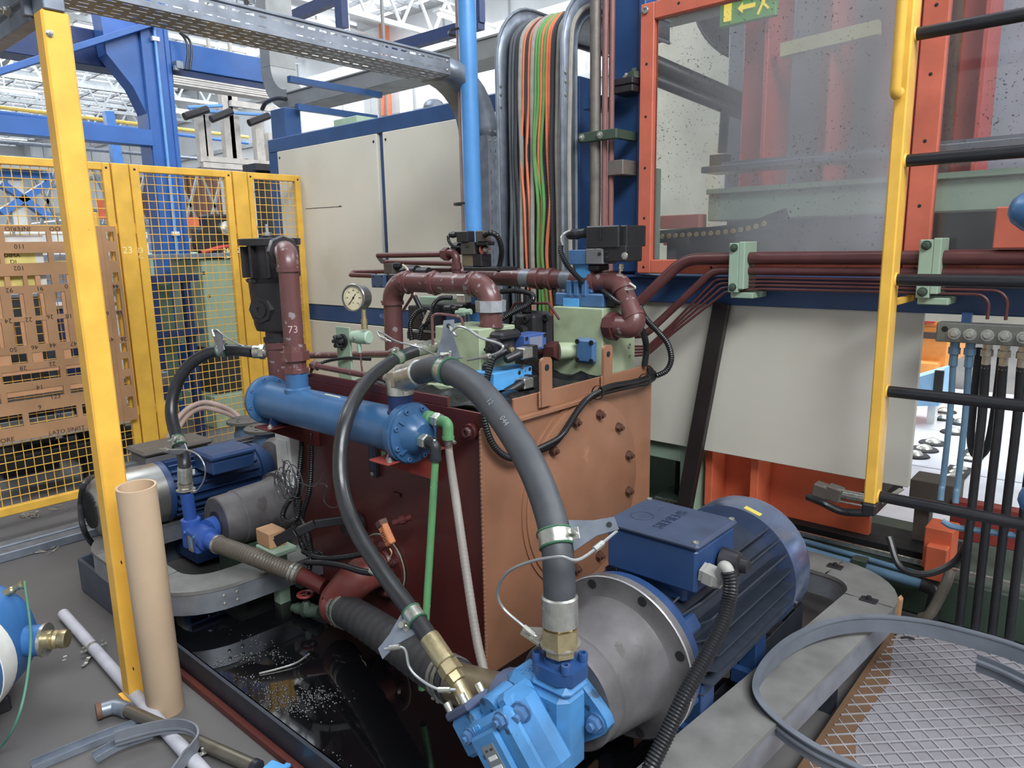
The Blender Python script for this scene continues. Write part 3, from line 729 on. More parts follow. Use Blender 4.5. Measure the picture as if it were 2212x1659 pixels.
# ---- green block one with its valves
B1 = thing('manifold_block', 'pale green valve block carrying two blue solenoid valves on its right side', 'block', (-2.09, 2.2, ZT+.05))
y1 = 2.03; a = P(938, 697, Y=y1); b = P(1035, 712, Y=y1); z1 = b.z
x0, x1 = P(940, 740, Y=y1).x, b.x
y1b = P(1113, 697, X=x1).y
obj('block', M().box((x0, y1, ZT), (x1, y1b, z1), .004), GREENB, B1)
obj('base_strip', M().box((x0-.06, y1-.05, ZT), (x1+.02, y1b, ZT+.03), .002), GREENB, B1)
# ---- green block two
y2 = 2.55; B2c = P(1302, 668, Y=y2); x2 = B2c.x; x20 = P(1194, 665, Y=y2).x
y2b = P(1373, 655, X=x2).y; z2 = P(1302, 667, Y=y2).z
B2 = thing('manifold_block', 'larger pale green block with a blue cover plate under the black proportional valve', 'block', ((x20+x2)/2, (y2+y2b)/2, ZT))
obj('block', M().box((x20, y2, ZT), (x2, y2b, z2), .004), GREENB, B2)
c = P(1271, 757, Y=y2-.002)
cp = obj('cover_plate', M().box(c+V((-.052, -.03, -.056)), c+V((.052, 0, .056)), .016), VALVE, B2, label='blue square cover plate')
bolts('bolt', cp, BLACKM, [c+V((sx*.037, -.03, sz*.04)) for sx in (-1, 1) for sz in (-1, 1)], (0, -1, 0), 'socket', .011, .005)
for q in ((1359, 747), (1360, 770)):
    pq = P(*q, X=x2+.001); bolts('plug', B2, STEEL, [pq], (1, 0, 0), 'socket', .012 if q[1] < 760 else .008, .004)
# black check valve on the front left of block two
c = P(1165, 712, Y=y2-.02)
bv = thing('black_valve', 'black cast valve bolted to the front of the larger green block', 'valve', c+V((0, 0, -.12)))
obj('flange', M().box(c+V((-.085, -.02, -.12)), c+V((.075, .02, .085)), .018), BLACKM, bv)
obj('body', M().box(c+V((-.075, -.09, -.1)), c+V((.045, -.02, .075)), .012), BLACKM, bv)
obj('nose', M().rev(c+V((-.02, -.09, .0)), (0, -1, 0), [(0, .03), (.03, .028), (.03, .014), (.02, .013)], 16), BLACKM, bv)
obj('pad', M().box(c+V((-.1, -.085, -.02)), c+V((-.075, -.02, .04)), .006), BLACK, bv)
obj('cable_tower', M().box(c+V((-.07, -.05, .075)), c+V((-.03, -.01, .12)), .006).cyl(c+V((-.05, -.03, .12)), c+V((-.05, -.03, .165)), .014, seg=12), BLACK, bv)
bolts('bolt', bv, BLACK, [c+V((.058, -.02, .06)), c+V((.058, -.02, -.075)), c+V((.0, -.09, .055)), c+V((.0, -.09, -.07))], (0, -1, 0), 'socket', .016, .012)
# thick pipe with hexagon from block one region into block two
sa = P(1150, 762, Y=y2-.22); sb = P(1205, 752, Y=y2)
sp = thing('short_pipe', 'thick red brown pipe with a large hexagon nut entering the larger green block', 'pipe', sb)
pd = V((-.45, 0, -.025))
e = V((sb.x+.03, y2-.05, sb.z-.005))
obj('pipe', M().tube([e+V((-.42, .0, -.02)), e+V((-.03, 0, 0))], .026, 18), PIPED, sp)
obj('nut', M().rev(e+V((-.05, 0, -.002)), (1, 0, .05), [(0, .036), (.012, .043), (.065, .043)], 6), PIPED, sp)
obj('collar', M().rev(e+V((.012, 0, 0)), (.7, 1, .0), [(0, .04), (.08, .036)], 16), GREENB, sp)

# ---- proportional valve standing on block two
vz = z2; vc = V((P(1250, 640, Y=y2+.1).x, y2+.1, vz))
pv = thing('proportional_valve', 'black boxed proportional valve on a blue body with finned lower housing', 'valve', vc)
def bp(px0, py0, px1, py1, y, d, name, mt, ch=.004, par=pv):
    a, b = P(px0, py0, Y=y), P(px1, py1, Y=y)
    return obj(name, M().box((a.x, y, b.z), (b.x, y+d, a.z), ch), mt, par)
yv = y2+.03
bp(1198, 632, 1303, 666, yv, .16, 'base_body', VALVE, .006)
bp(1218, 608, 1278, 634, yv+.02, .12, 'body', VALVE, .006)
for q in (1222, 1238, 1255): bp(q, 606, q+10, 640, yv-.004, .03, 'rib', VALVE, .003)
ob = bp(1216, 644, 1250, 664, yv-.002, .01, 'name_plate', BRIGHT, .001)
bp(1242, 566, 1274, 612, yv+.02, .1, 'neck', BRIGHT, .004)
bp(1228, 540, 1266, 572, yv, .1, 'coil', VALVE, .003); bp(1265, 538, 1301, 571, yv-.01, .11, 'coil', mat('grey_coil', (104, 104, 106), .45), .003)
bp(1268, 570, 1292, 586, yv+.01, .09, 'spool_cap', BLACK, .008)
bp(1265, 489, 1336, 536, yv-.01, .15, 'electronics_box', BLACK, .005)
bp(1336, 487, 1354, 533, yv+.01, .15, 'electronics_box', BLACK, .004)
bp(1293, 491, 1297, 518, yv-.016, .02, 'groove_bar', DARK, .001)
bp(1299, 531, 1352, 566, yv, .13, 'lower_box', BLACK, .005)
pq = P(1349, 553, Y=yv-.001); bolts('screw', pv, STEEL, [pq], (0, -1, 0), 'screw', .016, .006)
pq = P(1310, 545, Y=yv-.001); bolts('screw', pv, BLACKM, [pq, P(1311, 557, Y=yv-.001), P(1295, 548, Y=yv-.011)], (0, -1, 0), 'screw', .008, .006)
g = M().rev(P(1266, 503, Y=yv+.04), (-1, 0, -.08), [(0, .021), (.04, .021), (.045, .024), (.09, .02), (.1, .014)], 16)
obj('plug', g, BLACK, pv)
g = P(1341, 570, Y=yv+.05); obj('cable_gland', M().rev(g, (0, 0, -1), [(0, .012), (.02, .014), (.022, .01), (.03, .01)], 8), STEEL, pv)
obj('grey_lead', M().tube(smooth([g+V((0, 0, -.02)), P(1338, 600, Y=yv+.05), P(1350, 625, Y=yv+.02), P(1372, 622, Y=yv), P(1360, 612, Y=yv+.0)], 6), .005, 8), mat('pale_lead', (190, 186, 176), .5), pv)
bp(1308, 640, 1330, 664, yv+.02, .08, 'side_port', BLACK, .006)

# ---- solenoid valves on the right face of block one
def valve_face(px, py, wpx, hpx, face, dep, name, mt, ch, par, off=0.0):
    a, b = P(px, py, X=face), P(px+wpx, py+hpx, X=face)
    return obj(name, M().box((face-off, min(a.y, b.y), min(a.z, b.z)), (face+dep, max(a.y, b.y), max(a.z, b.z)), ch), mt, par)
v1 = thing('solenoid_valve', 'upper solenoid valve with a mid blue end block on the smaller green block', 'valve', (x1+.05, y1+.2, 1.14))
c = V((x1, y1+.11, P(1095, 745, X=x1+.04).z))
yy = P(1120, 740, X=x1+.05).y
obj('valve_body', M().box((x1, y1+.03, c.z-.035), (x1+.06, yy-.03, c.z+.035), .006), BLACKM, v1)
obj('cover', M().box((x1, y1+.05, c.z+.02), (x1+.075, yy+.0, c.z+.058), .012), BLACKM, v1)
obj('end_block', M().box((x1+.005, yy-.02, c.z-.03), (x1+.1, yy+.12, c.z+.036), .003), mat('mid_blue_block', (58, 90, 154), .4, dirt=.25), v1)
obj('name_plate', M().box((x1+.1, yy+.01, c.z-.02), (x1+.102, yy+.09, c.z+.026)), mat('plate_grey', (120, 128, 150), .4), v1)
bolts('bolt', v1, BLACK, [(x1+.1, yy-.008, c.z+.024), (x1+.1, yy+.108, c.z+.026), (x1+.1, yy+.108, c.z-.02)], (1, 0, 0), 'socket', .008, .004)
bolts('bolt', v1, BLACK, [(x1+.03, y1+.07, c.z+.058), (x1+.05, yy-.02, c.z+.058)], (0, 0, 1), 'socket', .009, .005)
obj('coil', M().rev((x1+.07, y1+.07, c.z-.01), (1, 0, 0), [(0, .028), (.03, .028), (.032, .02), (.034, .02)], 18), BLACKM, v1)
obj('manual_button', M().rev((x1+.104, y1+.07, c.z-.01), (1, 0, 0), [(0, .012), (.008, .012), (.01, .008)], 12), BRASSY, v1)
obj('hand_screw', M().rev((x1+.05, y1+.02, c.z+.0), (.2, -1, .0), [(0, .022), (.02, .022), (.02, .014), (.035, .014), (.035, .007), (.055, .007)], 6), BLACK, v1)
pl1 = V((x1+.13, yy-.05, c.z-.026))
obj('plug_base', M().box(pl1+V((-.03, .02, -.024)), pl1+V((.024, .05, .028)), .003), BLACK, v1)
obj('plug', M().box(pl1+V((-.026, -.035, -.022)), pl1+V((.022, .022, .024)), .005), STEEL, v1)
obj('cable_gland', M().rev(pl1+V((-.002, -.035, 0)), (-.2, -1, -.25), [(0, .02), (.015, .021), (.02, .018), (.06, .018), (.07, .014)], 12), BLACK, v1)
v2 = thing('solenoid_valve', 'lower bright blue solenoid valve beside the brown lifting lug', 'valve', (x1+.05, y1+.2, 1.02))
a = P(1067, 806, X=x1+.1); b = P(1150, 829, X=x1+.1)
zlo, zhi = P(1150, 828, X=x1+.1).z, P(1150, 790, X=x1+.1).z
obj('end_block', M().box((x1-.01, a.y, zlo), (x1+.1, b.y, zhi), .003), BRIGHT, v2)
obj('white_panel', M().box((x1+.1, b.y-.085, zlo+.002), (x1+.1015, b.y-.004, zlo+.03)), WHITE, v2)
obj('valve_body', M().box((x1, y1+.03, zlo), (x1+.04, a.y+.03, zhi+.03), .01), BLACKM, v2)
for dy, dz in ((-.015, -.012), (-.015, -.05), (-.08, -.018)):
    bolts('bolt_hole', v2, DARK, [(x1+.1, b.y+dy, zhi+dz)], (1, 0, 0), 'hole', .0085, .003)
obj('screw', M().rev((x1+.1, b.y-.045, zhi-.014), (1, 0, 0), [(0, .005), (.003, .004)], 10), STEEL, v2)
pl2 = V((x1+.135, b.y-.075, zlo+.018))
obj('plug_base', M().box(pl2+V((-.035, .02, -.026)), pl2+V((.02, .045, .026)), .003), BLACK, v2)
obj('plug', M().box(pl2+V((-.03, -.035, -.022)), pl2+V((.018, .022, .022)), .005), STEEL, v2)
obj('cable_gland', M().rev(pl2+V((-.004, -.03, 0)), (-.1, -1, -.3), [(0, .02), (.02, .022), (.03, .018), (.08, .019), (.09, .014)], 12), BLACK, v2)
obj('green_corner', M().box((x1+.05, b.y-.16, ZT+.0), (x1+.1, b.y-.1, ZT+.03), .002), GREENB, v2)

# ---- gauge on its green stand
gy = 1.86
gs = thing('pressure_gauge', 'round steel pressure gauge with a cream dial and black pointer', 'gauge', P(790, 690, Y=gy))
gc = P(772, 643, Y=gy); gn = V((.3, -.95, .05)).normalized()
obj('case', M().rev(gc, gn, [(-.03, .001), (-.03, .052), (.022, .052), (.024, .058), (.03, .059), (.034, .056), (.034, .051)], 40, False), mat('gauge_steel', (138, 138, 136), .28, .8, dirt=.3), gs)
obj('dial', M().rev(gc, gn, [(.026, .052), (.027, .0001)], 40), mat('cream_dial', (216, 204, 164), .5), gs)
ux = gn.cross(V((0, 0, 1))).normalized()*-1; uz = ux.cross(gn)*-1
if uz.z < 0: uz = -uz
tk = []
for k in range(25):
    an = math.radians(225-270*k/24); d = ux*math.cos(an)+uz*math.sin(an); L = .008 if k % 4 == 0 else .004
    tk.append((gc+gn*.0278+d*(.045-L), gc+gn*.0278+d*.045))
tm = M()
for p, q in tk: tm.bar(p, q, .0009, .0006, gn)
obj('scale', tm, INK, gs, kind='stuff')
for k, s_ in enumerate(('0', '40', '80', '100', '160', '200', '250')):
    an = math.radians(225-270*k/6); d = ux*math.cos(an)+uz*math.sin(an)
    text('figure', s_, .007, INK, gs, gc+gn*.028+d*.031, ux, uz, .0002)
text('figure', 'bar', .006, INK, gs, gc+gn*.028-uz*.02, ux, uz, .0002)
an = math.radians(225+8); d = ux*math.cos(an)+uz*math.sin(an)
obj('pointer', M().bar(gc+gn*.0295-d*.02, gc+gn*.0295+d*.036, .0032, .0008, gn).rev(gc+gn*.0285, gn, [(0, .005), (.002, .004)], 12), INK, gs)
st = P(787, 686, Y=gy)
obj('stem', M().rev((st.x-.002, gy, st.z+.012), (0, 0, -1), [(-.02, .01), (.018, .01), (.018, .014), (.06, .0135)], 6), BRASSY, gs)
gb = thing('gauge_isolator', 'pale green gauge valve with black hand knob on a green plate', 'valve', V((P(767, 760, Y=gy).x, gy, ZT)))
pc = P(752, 745, Y=gy)
obj('plate', M().box((P(731, 745, Y=gy).x, gy-.01, ZT+.0), (P(760, 745, Y=gy).x, gy, P(745, 706, Y=gy).z), .002), GREENM, gb)
bx = P(786, 728, Y=gy+.02)
obj('body', M().rev((bx.x-.05, gy+.0, bx.z), (1, .25, 0), [(0, .026), (.025, .026), (.025, .03), (.085, .029), (.09, .024)], 20), GREENM, gb)
kc = P(742, 736, Y=gy-.012)
kn = M().rev(kc, (0, -1, 0), [(0, .03), (.01, .03), (.012, .018), (.02, .018)], 20)
obj('knob_plate', kn, BLACK, gb)
kk = M()
for i in range(6):
    a_ = PI*2*i/6; d = V((math.cos(a_), 0, math.sin(a_))); kk.bar(kc+V((0, -.03, 0)), kc+V((0, -.03, 0))+d*.03, .016, .026, (0, 1, 0), .004)
obj('hand_knob', kk, BLACK, gb)
bolts('screw', gb, BLACKM, [kc+V((.0, -.01, -.035))], (0, -1, 0), 'screw', .008, .008); bolts('screw', gb, STEEL, [(bx.x-.005, gy-.028, bx.z)], (0, -1, 0), 'screw', .007, .004)
obj('drain_nipple', M().rev((bx.x-.012, gy+.0, bx.z-.026), (.1, 0, -1), [(0, .009), (.02, .01), (.04, .008)], 6), GREENM, gb)
obj('drain_tube', M().tube([(bx.x-.006, gy, bx.z-.06), (bx.x+.02, gy-.01, ZT+.01)], .004, 8), PIPE, gb)

# ---- big pipe manifold
py = 2.14
mp = thing('pipe_manifold', 'thick red brown pipe bridge with two elbows and a grey union nut', 'pipe', (P(850, 700, Y=py).x, py, ZT))
R_ = .044
A = P(851, 690, Y=py); T1 = P(866, 618, Y=py); 
bp0 = V((A.x-.012, py, ZT)); zc = P(960, 612, Y=py).z
un = P(1060, 665, Y=py); ex_ = un.x
pts = fillet([bp0, (A.x, py, zc), (ex_, py, zc), (ex_, py, z1+.0)], .095, 10)
sp1 = [p for p in pts]
obj('pipe', M().tube(sp1[:2], R_*.97, 26), PIPE, mp)
obj('elbow', M().tube(sp1[1:12], R_*1.06, 26), PIPE, mp)
obj('pipe', M().tube(sp1[11:14], R_*.98, 26), PIPE, mp)
obj('elbow', M().tube(sp1[12:23], R_*1.06, 26), PIPE, mp)
xx = sp1[11].x
for q, rr in ((xx+.0, 1.14), (xx+.03, 1.1), (xx+.18, 1.12), (xx+.205, 1.12), (sp1[12].x-.02, 1.12), (sp1[12].x+.0, 1.15)):
    obj('collar', M().rev((q, py, zc), (1, 0, 0), [(-.008, R_*rr), (.008, R_*rr)], 26), PIPE, mp)
for q in (xx+.016, xx+.194, sp1[12].x-.01): obj('hexagon_collar', M().rev((q, py, zc), (1, 0, 0), [(-.007, R_*1.22), (.007, R_*1.22)], 8), PIPE, mp)
obj('collar', M().rev((sp1[1].x, py, sp1[1].z), (0, 0, 1), [(-.012, R_*1.16), (.006, R_*1.16)], 26), PIPE, mp)
uz0 = sp1[-2].z
ZI = mat('worn_zinc_nut', (176, 180, 184), .42, .5, dirt=.35, dc=(120, 70, 62), ds=18, chip=(110, 58, 54), ca=.66, cs=40)
obj('union_nut', M().rev((ex_, py, P(1060, 673, Y=py).z), (0, 0, 1), [(0, .061), (.045, .063)], 8), ZI, mp, label='grey union nut')
obj('socket', M().rev((ex_, py, z1-.002), (0, 0, 1), [(0, .052), (.006, .052), (.006, .046), (.06, .046), (.06, .05), (.065, .05)], 26), PIPE, mp)
# the long pipe behind
pb = 2.64
lp = thing('long_manifold_pipe', 'long red brown pipe ending in a downturned elbow at the larger green block', 'pipe', (P(1330, 700, Y=pb).x, pb, 1.25))
zb_ = P(1160, 603, Y=pb).z; xe = P(1345, 625, Y=pb).x
un2 = P(1328, 705, X=x2+.04)
lo = fillet([(P(1000, 603, Y=pb).x, pb, zb_+.012), (xe-.015, pb, zb_-.005), (x2+.155, un2.y+.0, un2.z+.0), (x2+.05, un2.y, un2.z)], .085, 10)
obj('pipe', M().tube(lo[:2], R_*.97, 26), PIPE, lp)
obj('elbow', M().tube(lo[1:12], R_*1.08, 26), PIPE, lp)
obj('pipe', M().tube(lo[11:13], R_*.97, 26), PIPE, lp)
obj('elbow', M().tube(lo[12:], R_*1.06, 26), PIPE, lp)
dx = (lo[1]-lo[0]).normalized()
for q, rr in ((1165, 1.16), (1158, 1.1), (1192, 1.16), (1285, 1.16)):
    pq = P(q, 604, Y=pb); pq = lo[0]+dx*((pq.x-lo[0].x)/dx.x)
    obj('collar', M().rev(pq, dx, [(-.012, R_*rr), (.012, R_*rr)], 26), PIPE, lp)
GREYB = mat('bare_grey_band', (128, 132, 140), .4, .4, dirt=.3, dc=(110, 60, 56), ds=20)
for q in (1140, 1228):
    pq = P(q, 604, Y=pb); pq = lo[0]+dx*((pq.x-lo[0].x)/dx.x)
    obj('bare_band', M().rev(pq, dx, [(-.028, R_*.985), (.028, R_*.985)], 26), GREYB, lp, label='bare grey band of worn paint')
for k in (11, 12): obj('collar', M().rev(lo[k], lo[12]-lo[11], [(-.008, R_*1.14), (.008, R_*1.14)], 26), PIPE, lp)
obj('union_nut', M().rev((x2+.0, un2.y, un2.z), (1, 0, 0), [(0, .05), (.012, .05), (.012, .06), (.05, .062), (.05, .05), (.06, .05)], 8), PIPED, lp)

# ---- solenoid valve tower standing behind the bridge
sy = 2.42
sv = thing('valve_tower', 'black pilot valve with two plug sockets standing above the pipe bridge', 'valve', P(1010, 585, Y=sy))
def bs(px0, py0, px1, py1, y, d, name, mt, ch=.003, par=sv): return bp(px0, py0, px1, py1, y, d, name, mt, ch, par)
bs(994, 523, 1024, 550, sy, .09, 'valve_body', mat('grey_black_body', (70, 66, 62), .5, dirt=.3, dc=(110, 96, 80)))
bs(997, 550, 1021, 576, sy+.01, .08, 'lower_body', mat('tan_stained_body', (120, 104, 78), .5, dirt=.5, dc=(50, 46, 42), ds=14))
bs(1020, 549, 1040, 576, sy+.01, .07, 'side_body', BLACKM)
bs(985, 500, 1010, 523, sy-.01, .05, 'plug', BLACK); bs(1026, 499, 1046, 522, sy-.01, .05, 'plug', mat('brown_black_plug', (78, 70, 64), .5))
bs(1028, 522, 1053, 530, sy, .05, 'plug_base', BLACK)
for q, dr, L in ((1024, 1, .07), (994, -1, .045)):
    c = P(q, 537, Y=sy+.04); obj('coil', M().rev(c, (dr, 0, 0), [(0, .028), (L*.7, .028), (L*.72, .02), (L, .02)], 18), BLACK, sv)
c = P(1044, 539, Y=sy+.04)
obj('red_ring', M().rev(c, (1, 0, 0), [(0, .029), (.006, .029), (.006, .02)], 20), mat('faded_red', (190, 90, 84), .5), sv)
obj('knurled_nut', M().rev(c+V((.006, 0, 0)), (1, 0, 0), [(0, .018), (.02, .017), (.022, .012), (.03, .012)], 14), STEEL, sv)
bolts('bolt', sv, BLACKM, [P(1003, 522, Y=sy+.05), P(1016, 522, Y=sy+.05)], (0, 0, 1), 'bolt', .008, .012)
obj('hand_screw', M().rev(P(1034, 560, Y=sy+.04), (1, -.2, .1), [(0, .018), (.02, .014), (.025, .008), (.05, .008)], 8), BLACK, sv)
c = P(985, 507, Y=sy+.01); obj('cable_gland', M().rev(c, (-1, 0, 0), [(0, .013), (.02, .016), (.04, .012)], 10), BLACK, sv)
bs(1000, 577, 1075, 586, sy, .14, 'foot_plate', BLACKM)
bs(1004, 586, 1010, 660, sy+.1, .03, 'leg', BLACKM)
q = P(1009, 534, Y=sy-.001); text('stamped_letters', 'TPT', .018, DARK, sv, q, (1, 0, 0), (0, 0, 1), .0004)
# thin pipes on the left
tp = thing('bent_pipe', 'slim maroon pipe bent back on itself with a hexagon fitting below the valve tower', 'pipe', P(980, 575, Y=sy))
pt = fillet([P(975, 549, Y=sy), P(817, 552, Y=sy-.05), P(826, 566, Y=sy+.35), P(985, 570, Y=sy+.25)], .02, 6)
obj('pipe', M().tube(pt, .0135, 12), PIPED, tp)
el = fillet([P(960, 549, Y=sy), P(985, 545, Y=sy), P(986, 590, Y=sy)], .03, 6)
obj('elbow', M().tube(el, .02, 14), PIPED, tp)
obj('nut', M().rev(P(958, 549, Y=sy), (1, 0, 0), [(0, .03), (.035, .032)], 6), PIPED, tp); obj('nut', M().rev(P(986, 568, Y=sy), (0, 0, -1), [(0, .023), (.03, .025), (.03, .02), (.07, .019)], 8), PIPED, tp)
tq = thing('bent_pipe', 'slim maroon pipe bent back on itself beside the blue ported block', 'pipe', P(810, 600, Y=sy))
pt = fillet([P(812, 596, Y=sy), P(758, 594, Y=sy), P(762, 588, Y=sy+.3), P(975, 583, Y=sy+.3)], .018, 6)
obj('pipe', M().tube(pt, .0125, 12), PIPED, tq)
# second valve with cream cable
w = thing('pilot_valve', 'small black valve with a cream cable and a blue ported end block', 'valve', P(830, 620, Y=2.36))
bs(801, 593, 830, 622, 2.36, .02, 'ported_block', mat('worn_blue_port', (52, 78, 110), .45, dirt=.4, dc=(80, 90, 60)), .003, w)
bs(829, 594, 865, 622, 2.38, .08, 'body', BLACK, .003, w)
bs(828, 569, 848, 592, 2.38, .05, 'plug', mat('brown_black_plug', (78, 70, 64), .5), .003, w)
obj('cable_gland', M().rev(P(848, 575, Y=2.4), (1, .1, .05), [(0, .015), (.02, .018), (.05, .016), (.06, .01)], 12), BLACK, w)
obj('cream_lead', M().tube(smooth([P(870, 572, Y=2.4), P(880, 582, Y=2.4), P(887, 605, Y=2.4), P(895, 640, Y=2.4)], 6), .006, 8), mat('cream_lead', (214, 200, 178), .5), w)
obj('coil', M().rev(P(865, 590, Y=2.46), (1, .1, 0), [(0, .03), (.05, .03), (.05, .04), (.12, .04), (.12, .03), (.2, .03)], 18), BLACKM, w)
bolts('bolt_hole', w, DARK, [P(806, 597, Y=2.359), P(824, 597, Y=2.359), P(809, 618, Y=2.359), P(823, 618, Y=2.359)], (0, -1, 0), 'hole', .005, .003)
# cluster behind the bridge
k = thing('valve_bank', 'row of dark valves and couplings half hidden behind the pipe bridge', 'valve', (-2.4, 2.4, ZT))
bs(880, 660, 935, 715, 2.45, .1, 'body', BLACKM, .006, k); bs(930, 655, 1000, 680, 2.5, .1, 'body', BLACK, .006, k)
bs(985, 636, 1003, 655, 2.45, .05, 'plug', STEEL, .003, k)
bs(905, 640, 1040, 668, 2.66, .06, 'back_block', GREENM, .003, k)
obj('coupling', M().rev(P(985, 676, Y=2.35), (1, .3, .1), [(0, .012), (.02, .012), (.02, .02), (.05, .02), (.05, .014), (.08, .014)], 8), GREENM, k)
obj('coupling', M().rev(P(963, 668, Y=2.4), (1, .1, .05), [(0, .02), (.04, .02), (.04, .012), (.07, .012)], 14), BLACK, k)
bs(878, 715, 1000, 745, 2.5, .08, 'foot', BLACK, .004, k)
for q in ((910, 690), (922, 672)): obj('bolt', M().socket(P(*q, Y=2.449), (0, -1, 0), .012, .008), BLACK, k)
# slim control tubes
def slim(pts, r, label, mt=PIPED, name='control_tube', rad=.02):
    return solo(name, M().tube(fillet(pts, rad, 5), r, 8), mt, label, 'pipe')
slim([P(935, 745, Y=1.98), P(933, 680, Y=1.99), P(950, 678, Y=2.0), P(995, 684, Y=2.06), P(1001, 703, Y=2.06)], .006, 'thin maroon tube arching over the near corner of the smaller green block', PIPE)
slim([P(1103, 672, Y=2.5), P(1112, 655, Y=2.5), P(1185, 655, Y=2.5), P(1208, 690, Y=2.5)], .006, 'thin maroon tube bent over the black cast valve')
slim([P(1135, 768, X=x1+.11), P(1133, 785, X=x1+.11), P(1128, 796, X=x1+.13)], .004, 'very thin copper tube hanging under the mid blue valve block', COPPER2)
slim([P(870, 672, Y=2.25), P(890, 640, Y=2.25), P(892, 620, Y=2.25)], .007, 'short maroon tube curling up under the pipe bridge', PIPE)
tr = thing('cross_pipe', 'maroon pipe lying along the tank top from the return pipe to the green block', 'pipe', P(760, 770, Y=1.95))
obj('pipe', M().tube([P(655, 768, Y=2.0), P(845, 765, Y=2.0)], .016, 12), PIPE, tr)
tr = thing('edge_pipe', 'maroon pipe running along the near tank edge beside the blue cooler', 'pipe', P(760, 810, Y=1.71))
e0, e1_ = P(680, 790, Y=1.735), P(862, 824, Y=1.735)
obj('pipe', M().tube([e0, e1_], .013, 12), PIPE, tr); obj('nut', M().rev(e0, e1_-e0, [(-.02, .018), (.02, .02)], 6), PIPE, tr)
# cream and grey rod
# ================================================================ HOSES, CONDUITS, SAFETY CABLES
GREENR = mat('green_clamp_liner', (44, 96, 66), .5)
def hose(name, label, pts, r, mt, n=10, ends=(1, 1), fm=None, ferr=.09, nut=.03):
    """flexible hose with a crimped ferrule and a hexagon nut on each wanted end"""
    fm = fm or STEEL
    c = smooth(pts, n); t = thing(name, label, 'hose', min(c, key=lambda p: p.z))
    obj('hose', M().tube(c, r, 18), mt, t)
    for e, k in ((ends[0], 0), (ends[1], -1)):
        if not e: continue
        p = c[k]; d = (c[1]-c[0] if k == 0 else c[-2]-c[-1]).normalized()
        obj('ferrule', M().rev(p-d*.004, d, [(0, r*1.02), (.003, r*1.14), (ferr-.006, r*1.14), (ferr, r*1.06)], 20), fm, t)
        obj('nut', M().rev(p, -d, [(0, r*.9), (.006, r*.9), (.006, r*1.2), (nut+.006, r*1.25), (nut+.008, r*.95), (nut+.03, r*.9)], 6), fm, t)
    return t, c
def clamp(t, c, i, r, side, plate=True, face=None):
    """steel band with green liner edges, its bolt, and an anchor plate on the side given"""
    p = c[i]; d = (c[i+1]-c[i-1]).normalized(); s = V(side); s = (s-d*s.dot(d)).normalized(); w = d.cross(s)
    b = obj('clamp_band', M().rev(p-d*.018, d, [(0, r*1.02), (0, r*1.1), (.036, r*1.1), (.036, r*1.02)], 22, False), STEEL, t)
    for k in (-1, 1): obj('liner', M().ring(p+d*.019*k, d, r*1.06, .0035, 22, 6), GREENR, b)
    obj('clamp_lug', M().obox(p+s*(r*1.1+.008), d*.016, s*.011, w*.005, .002), STEEL, b)
    obj('clamp_bolt', M().rev(p+s*(r*1.1+.009)-w*.022, w, [(0, .009), (.009, .009), (.009, .005), (.05, .005)], 8), STEEL, b)
    if plate:
        a = p+s*(r*1.05)
        if face is not None:
            w = V(face); w = (w-s*w.dot(s)).normalized(); d = s.cross(w)
        obj('anchor_plate', M().prism([a+d*.04, a-d*.036, a-d*.02+s*.06, a-d*.016+s*.11, a+d*.016+s*.115, a+d*.018+s*.06], w*.004), GALV, b)
        obj('plate_hole', M().rev(a+s*.095+w*.0042-d*.0, w, [(0, .007), (.0008, .007)], 10), DARK, b)
        return a+s*.095
    return p+s*(r*1.1+.02)
def cable(t, pts, r=.0038, n=8):
    c = smooth(pts, n)
    o = obj('safety_cable', M().tube(c, r, 8), WIRE, t)
    for k in (1, -2):
        j = 4 if k == 1 else len(c)-6
        d = (c[j+1]-c[j]).normalized(); obj('crimp_sleeve', M().tube([c[j]-d*.016, c[j]+d*.016], .0075, 10), STEEL, o)
    return o
def conduit(pts, r, label, name='cable_conduit', n=8, step=.0048, group=None, ribbed=True, mt=None):
    c = smooth(pts, n)
    if ribbed:
        c = resample(c, step); rr = [r if i % 2 else r*.82 for i in range(len(c))]
    else: rr = r
    m = M().tube(c, rr, 10)
    return solo(name, m, mt or CONDUIT, label, 'conduit', group)

# slim hose from the block down in front of the cooler to the pump
fh = P(940, 745, Y=y1-.01)
t, c = hose('pressure_hose', 'slim glossy black hose looping down in front of the blue cooler to the pump',
    [P(905, 755, Y=1.94), P(852, 778, Y=1.80), P(795, 822, Y=1.58), P(752, 895, Y=1.38), P(735, 985, Y=1.30), P(742, 1070, Y=1.26), P(772, 1150, Y=1.23), P(826, 1235, Y=1.2), P(884, 1315, Y=1.17), P(934, 1388, Y=1.155), P(962, 1430, Y=1.15)], .0245, RUBBER, 10, (0, 1), BRASSY, .085)
d0 = (P(905, 755, Y=1.94)-P(940, 746, Y=2.03)).normalized()
q = P(905, 755, Y=1.94)
obj('ferrule', M().rev(q+d0*.02, -d0, [(0, .025), (.004, .028), (.09, .028), (.095, .022), (.1, .022)], 20), STEEL, t)
obj('nut', M().rev(q-d0*.08, -d0, [(0, .03), (.035, .031), (.035, .024), (.05, .034), (.07, .034)], 6), STEEL, t)
a = clamp(t, c, 9, .0245, (-.3, .2, 1), False)
a2 = clamp(t, c, 82, .0245, (-.6, -.5, -.6), True)
cable(t, [P(1000, 772, Y=2.0), P(960, 775, Y=1.98), P(905, 750, Y=1.86), P(858, 738, Y=1.82), P(830, 722, Y=1.84), P(815, 716, Y=1.84), P(822, 728, Y=1.82), P(845, 738, Y=1.82)])
cable(t, [a2, P(872, 1400, Y=1.12), P(884, 1440, Y=1.1), P(905, 1465, Y=1.09), P(945, 1488, Y=1.1), P(985, 1490, Y=1.12)])
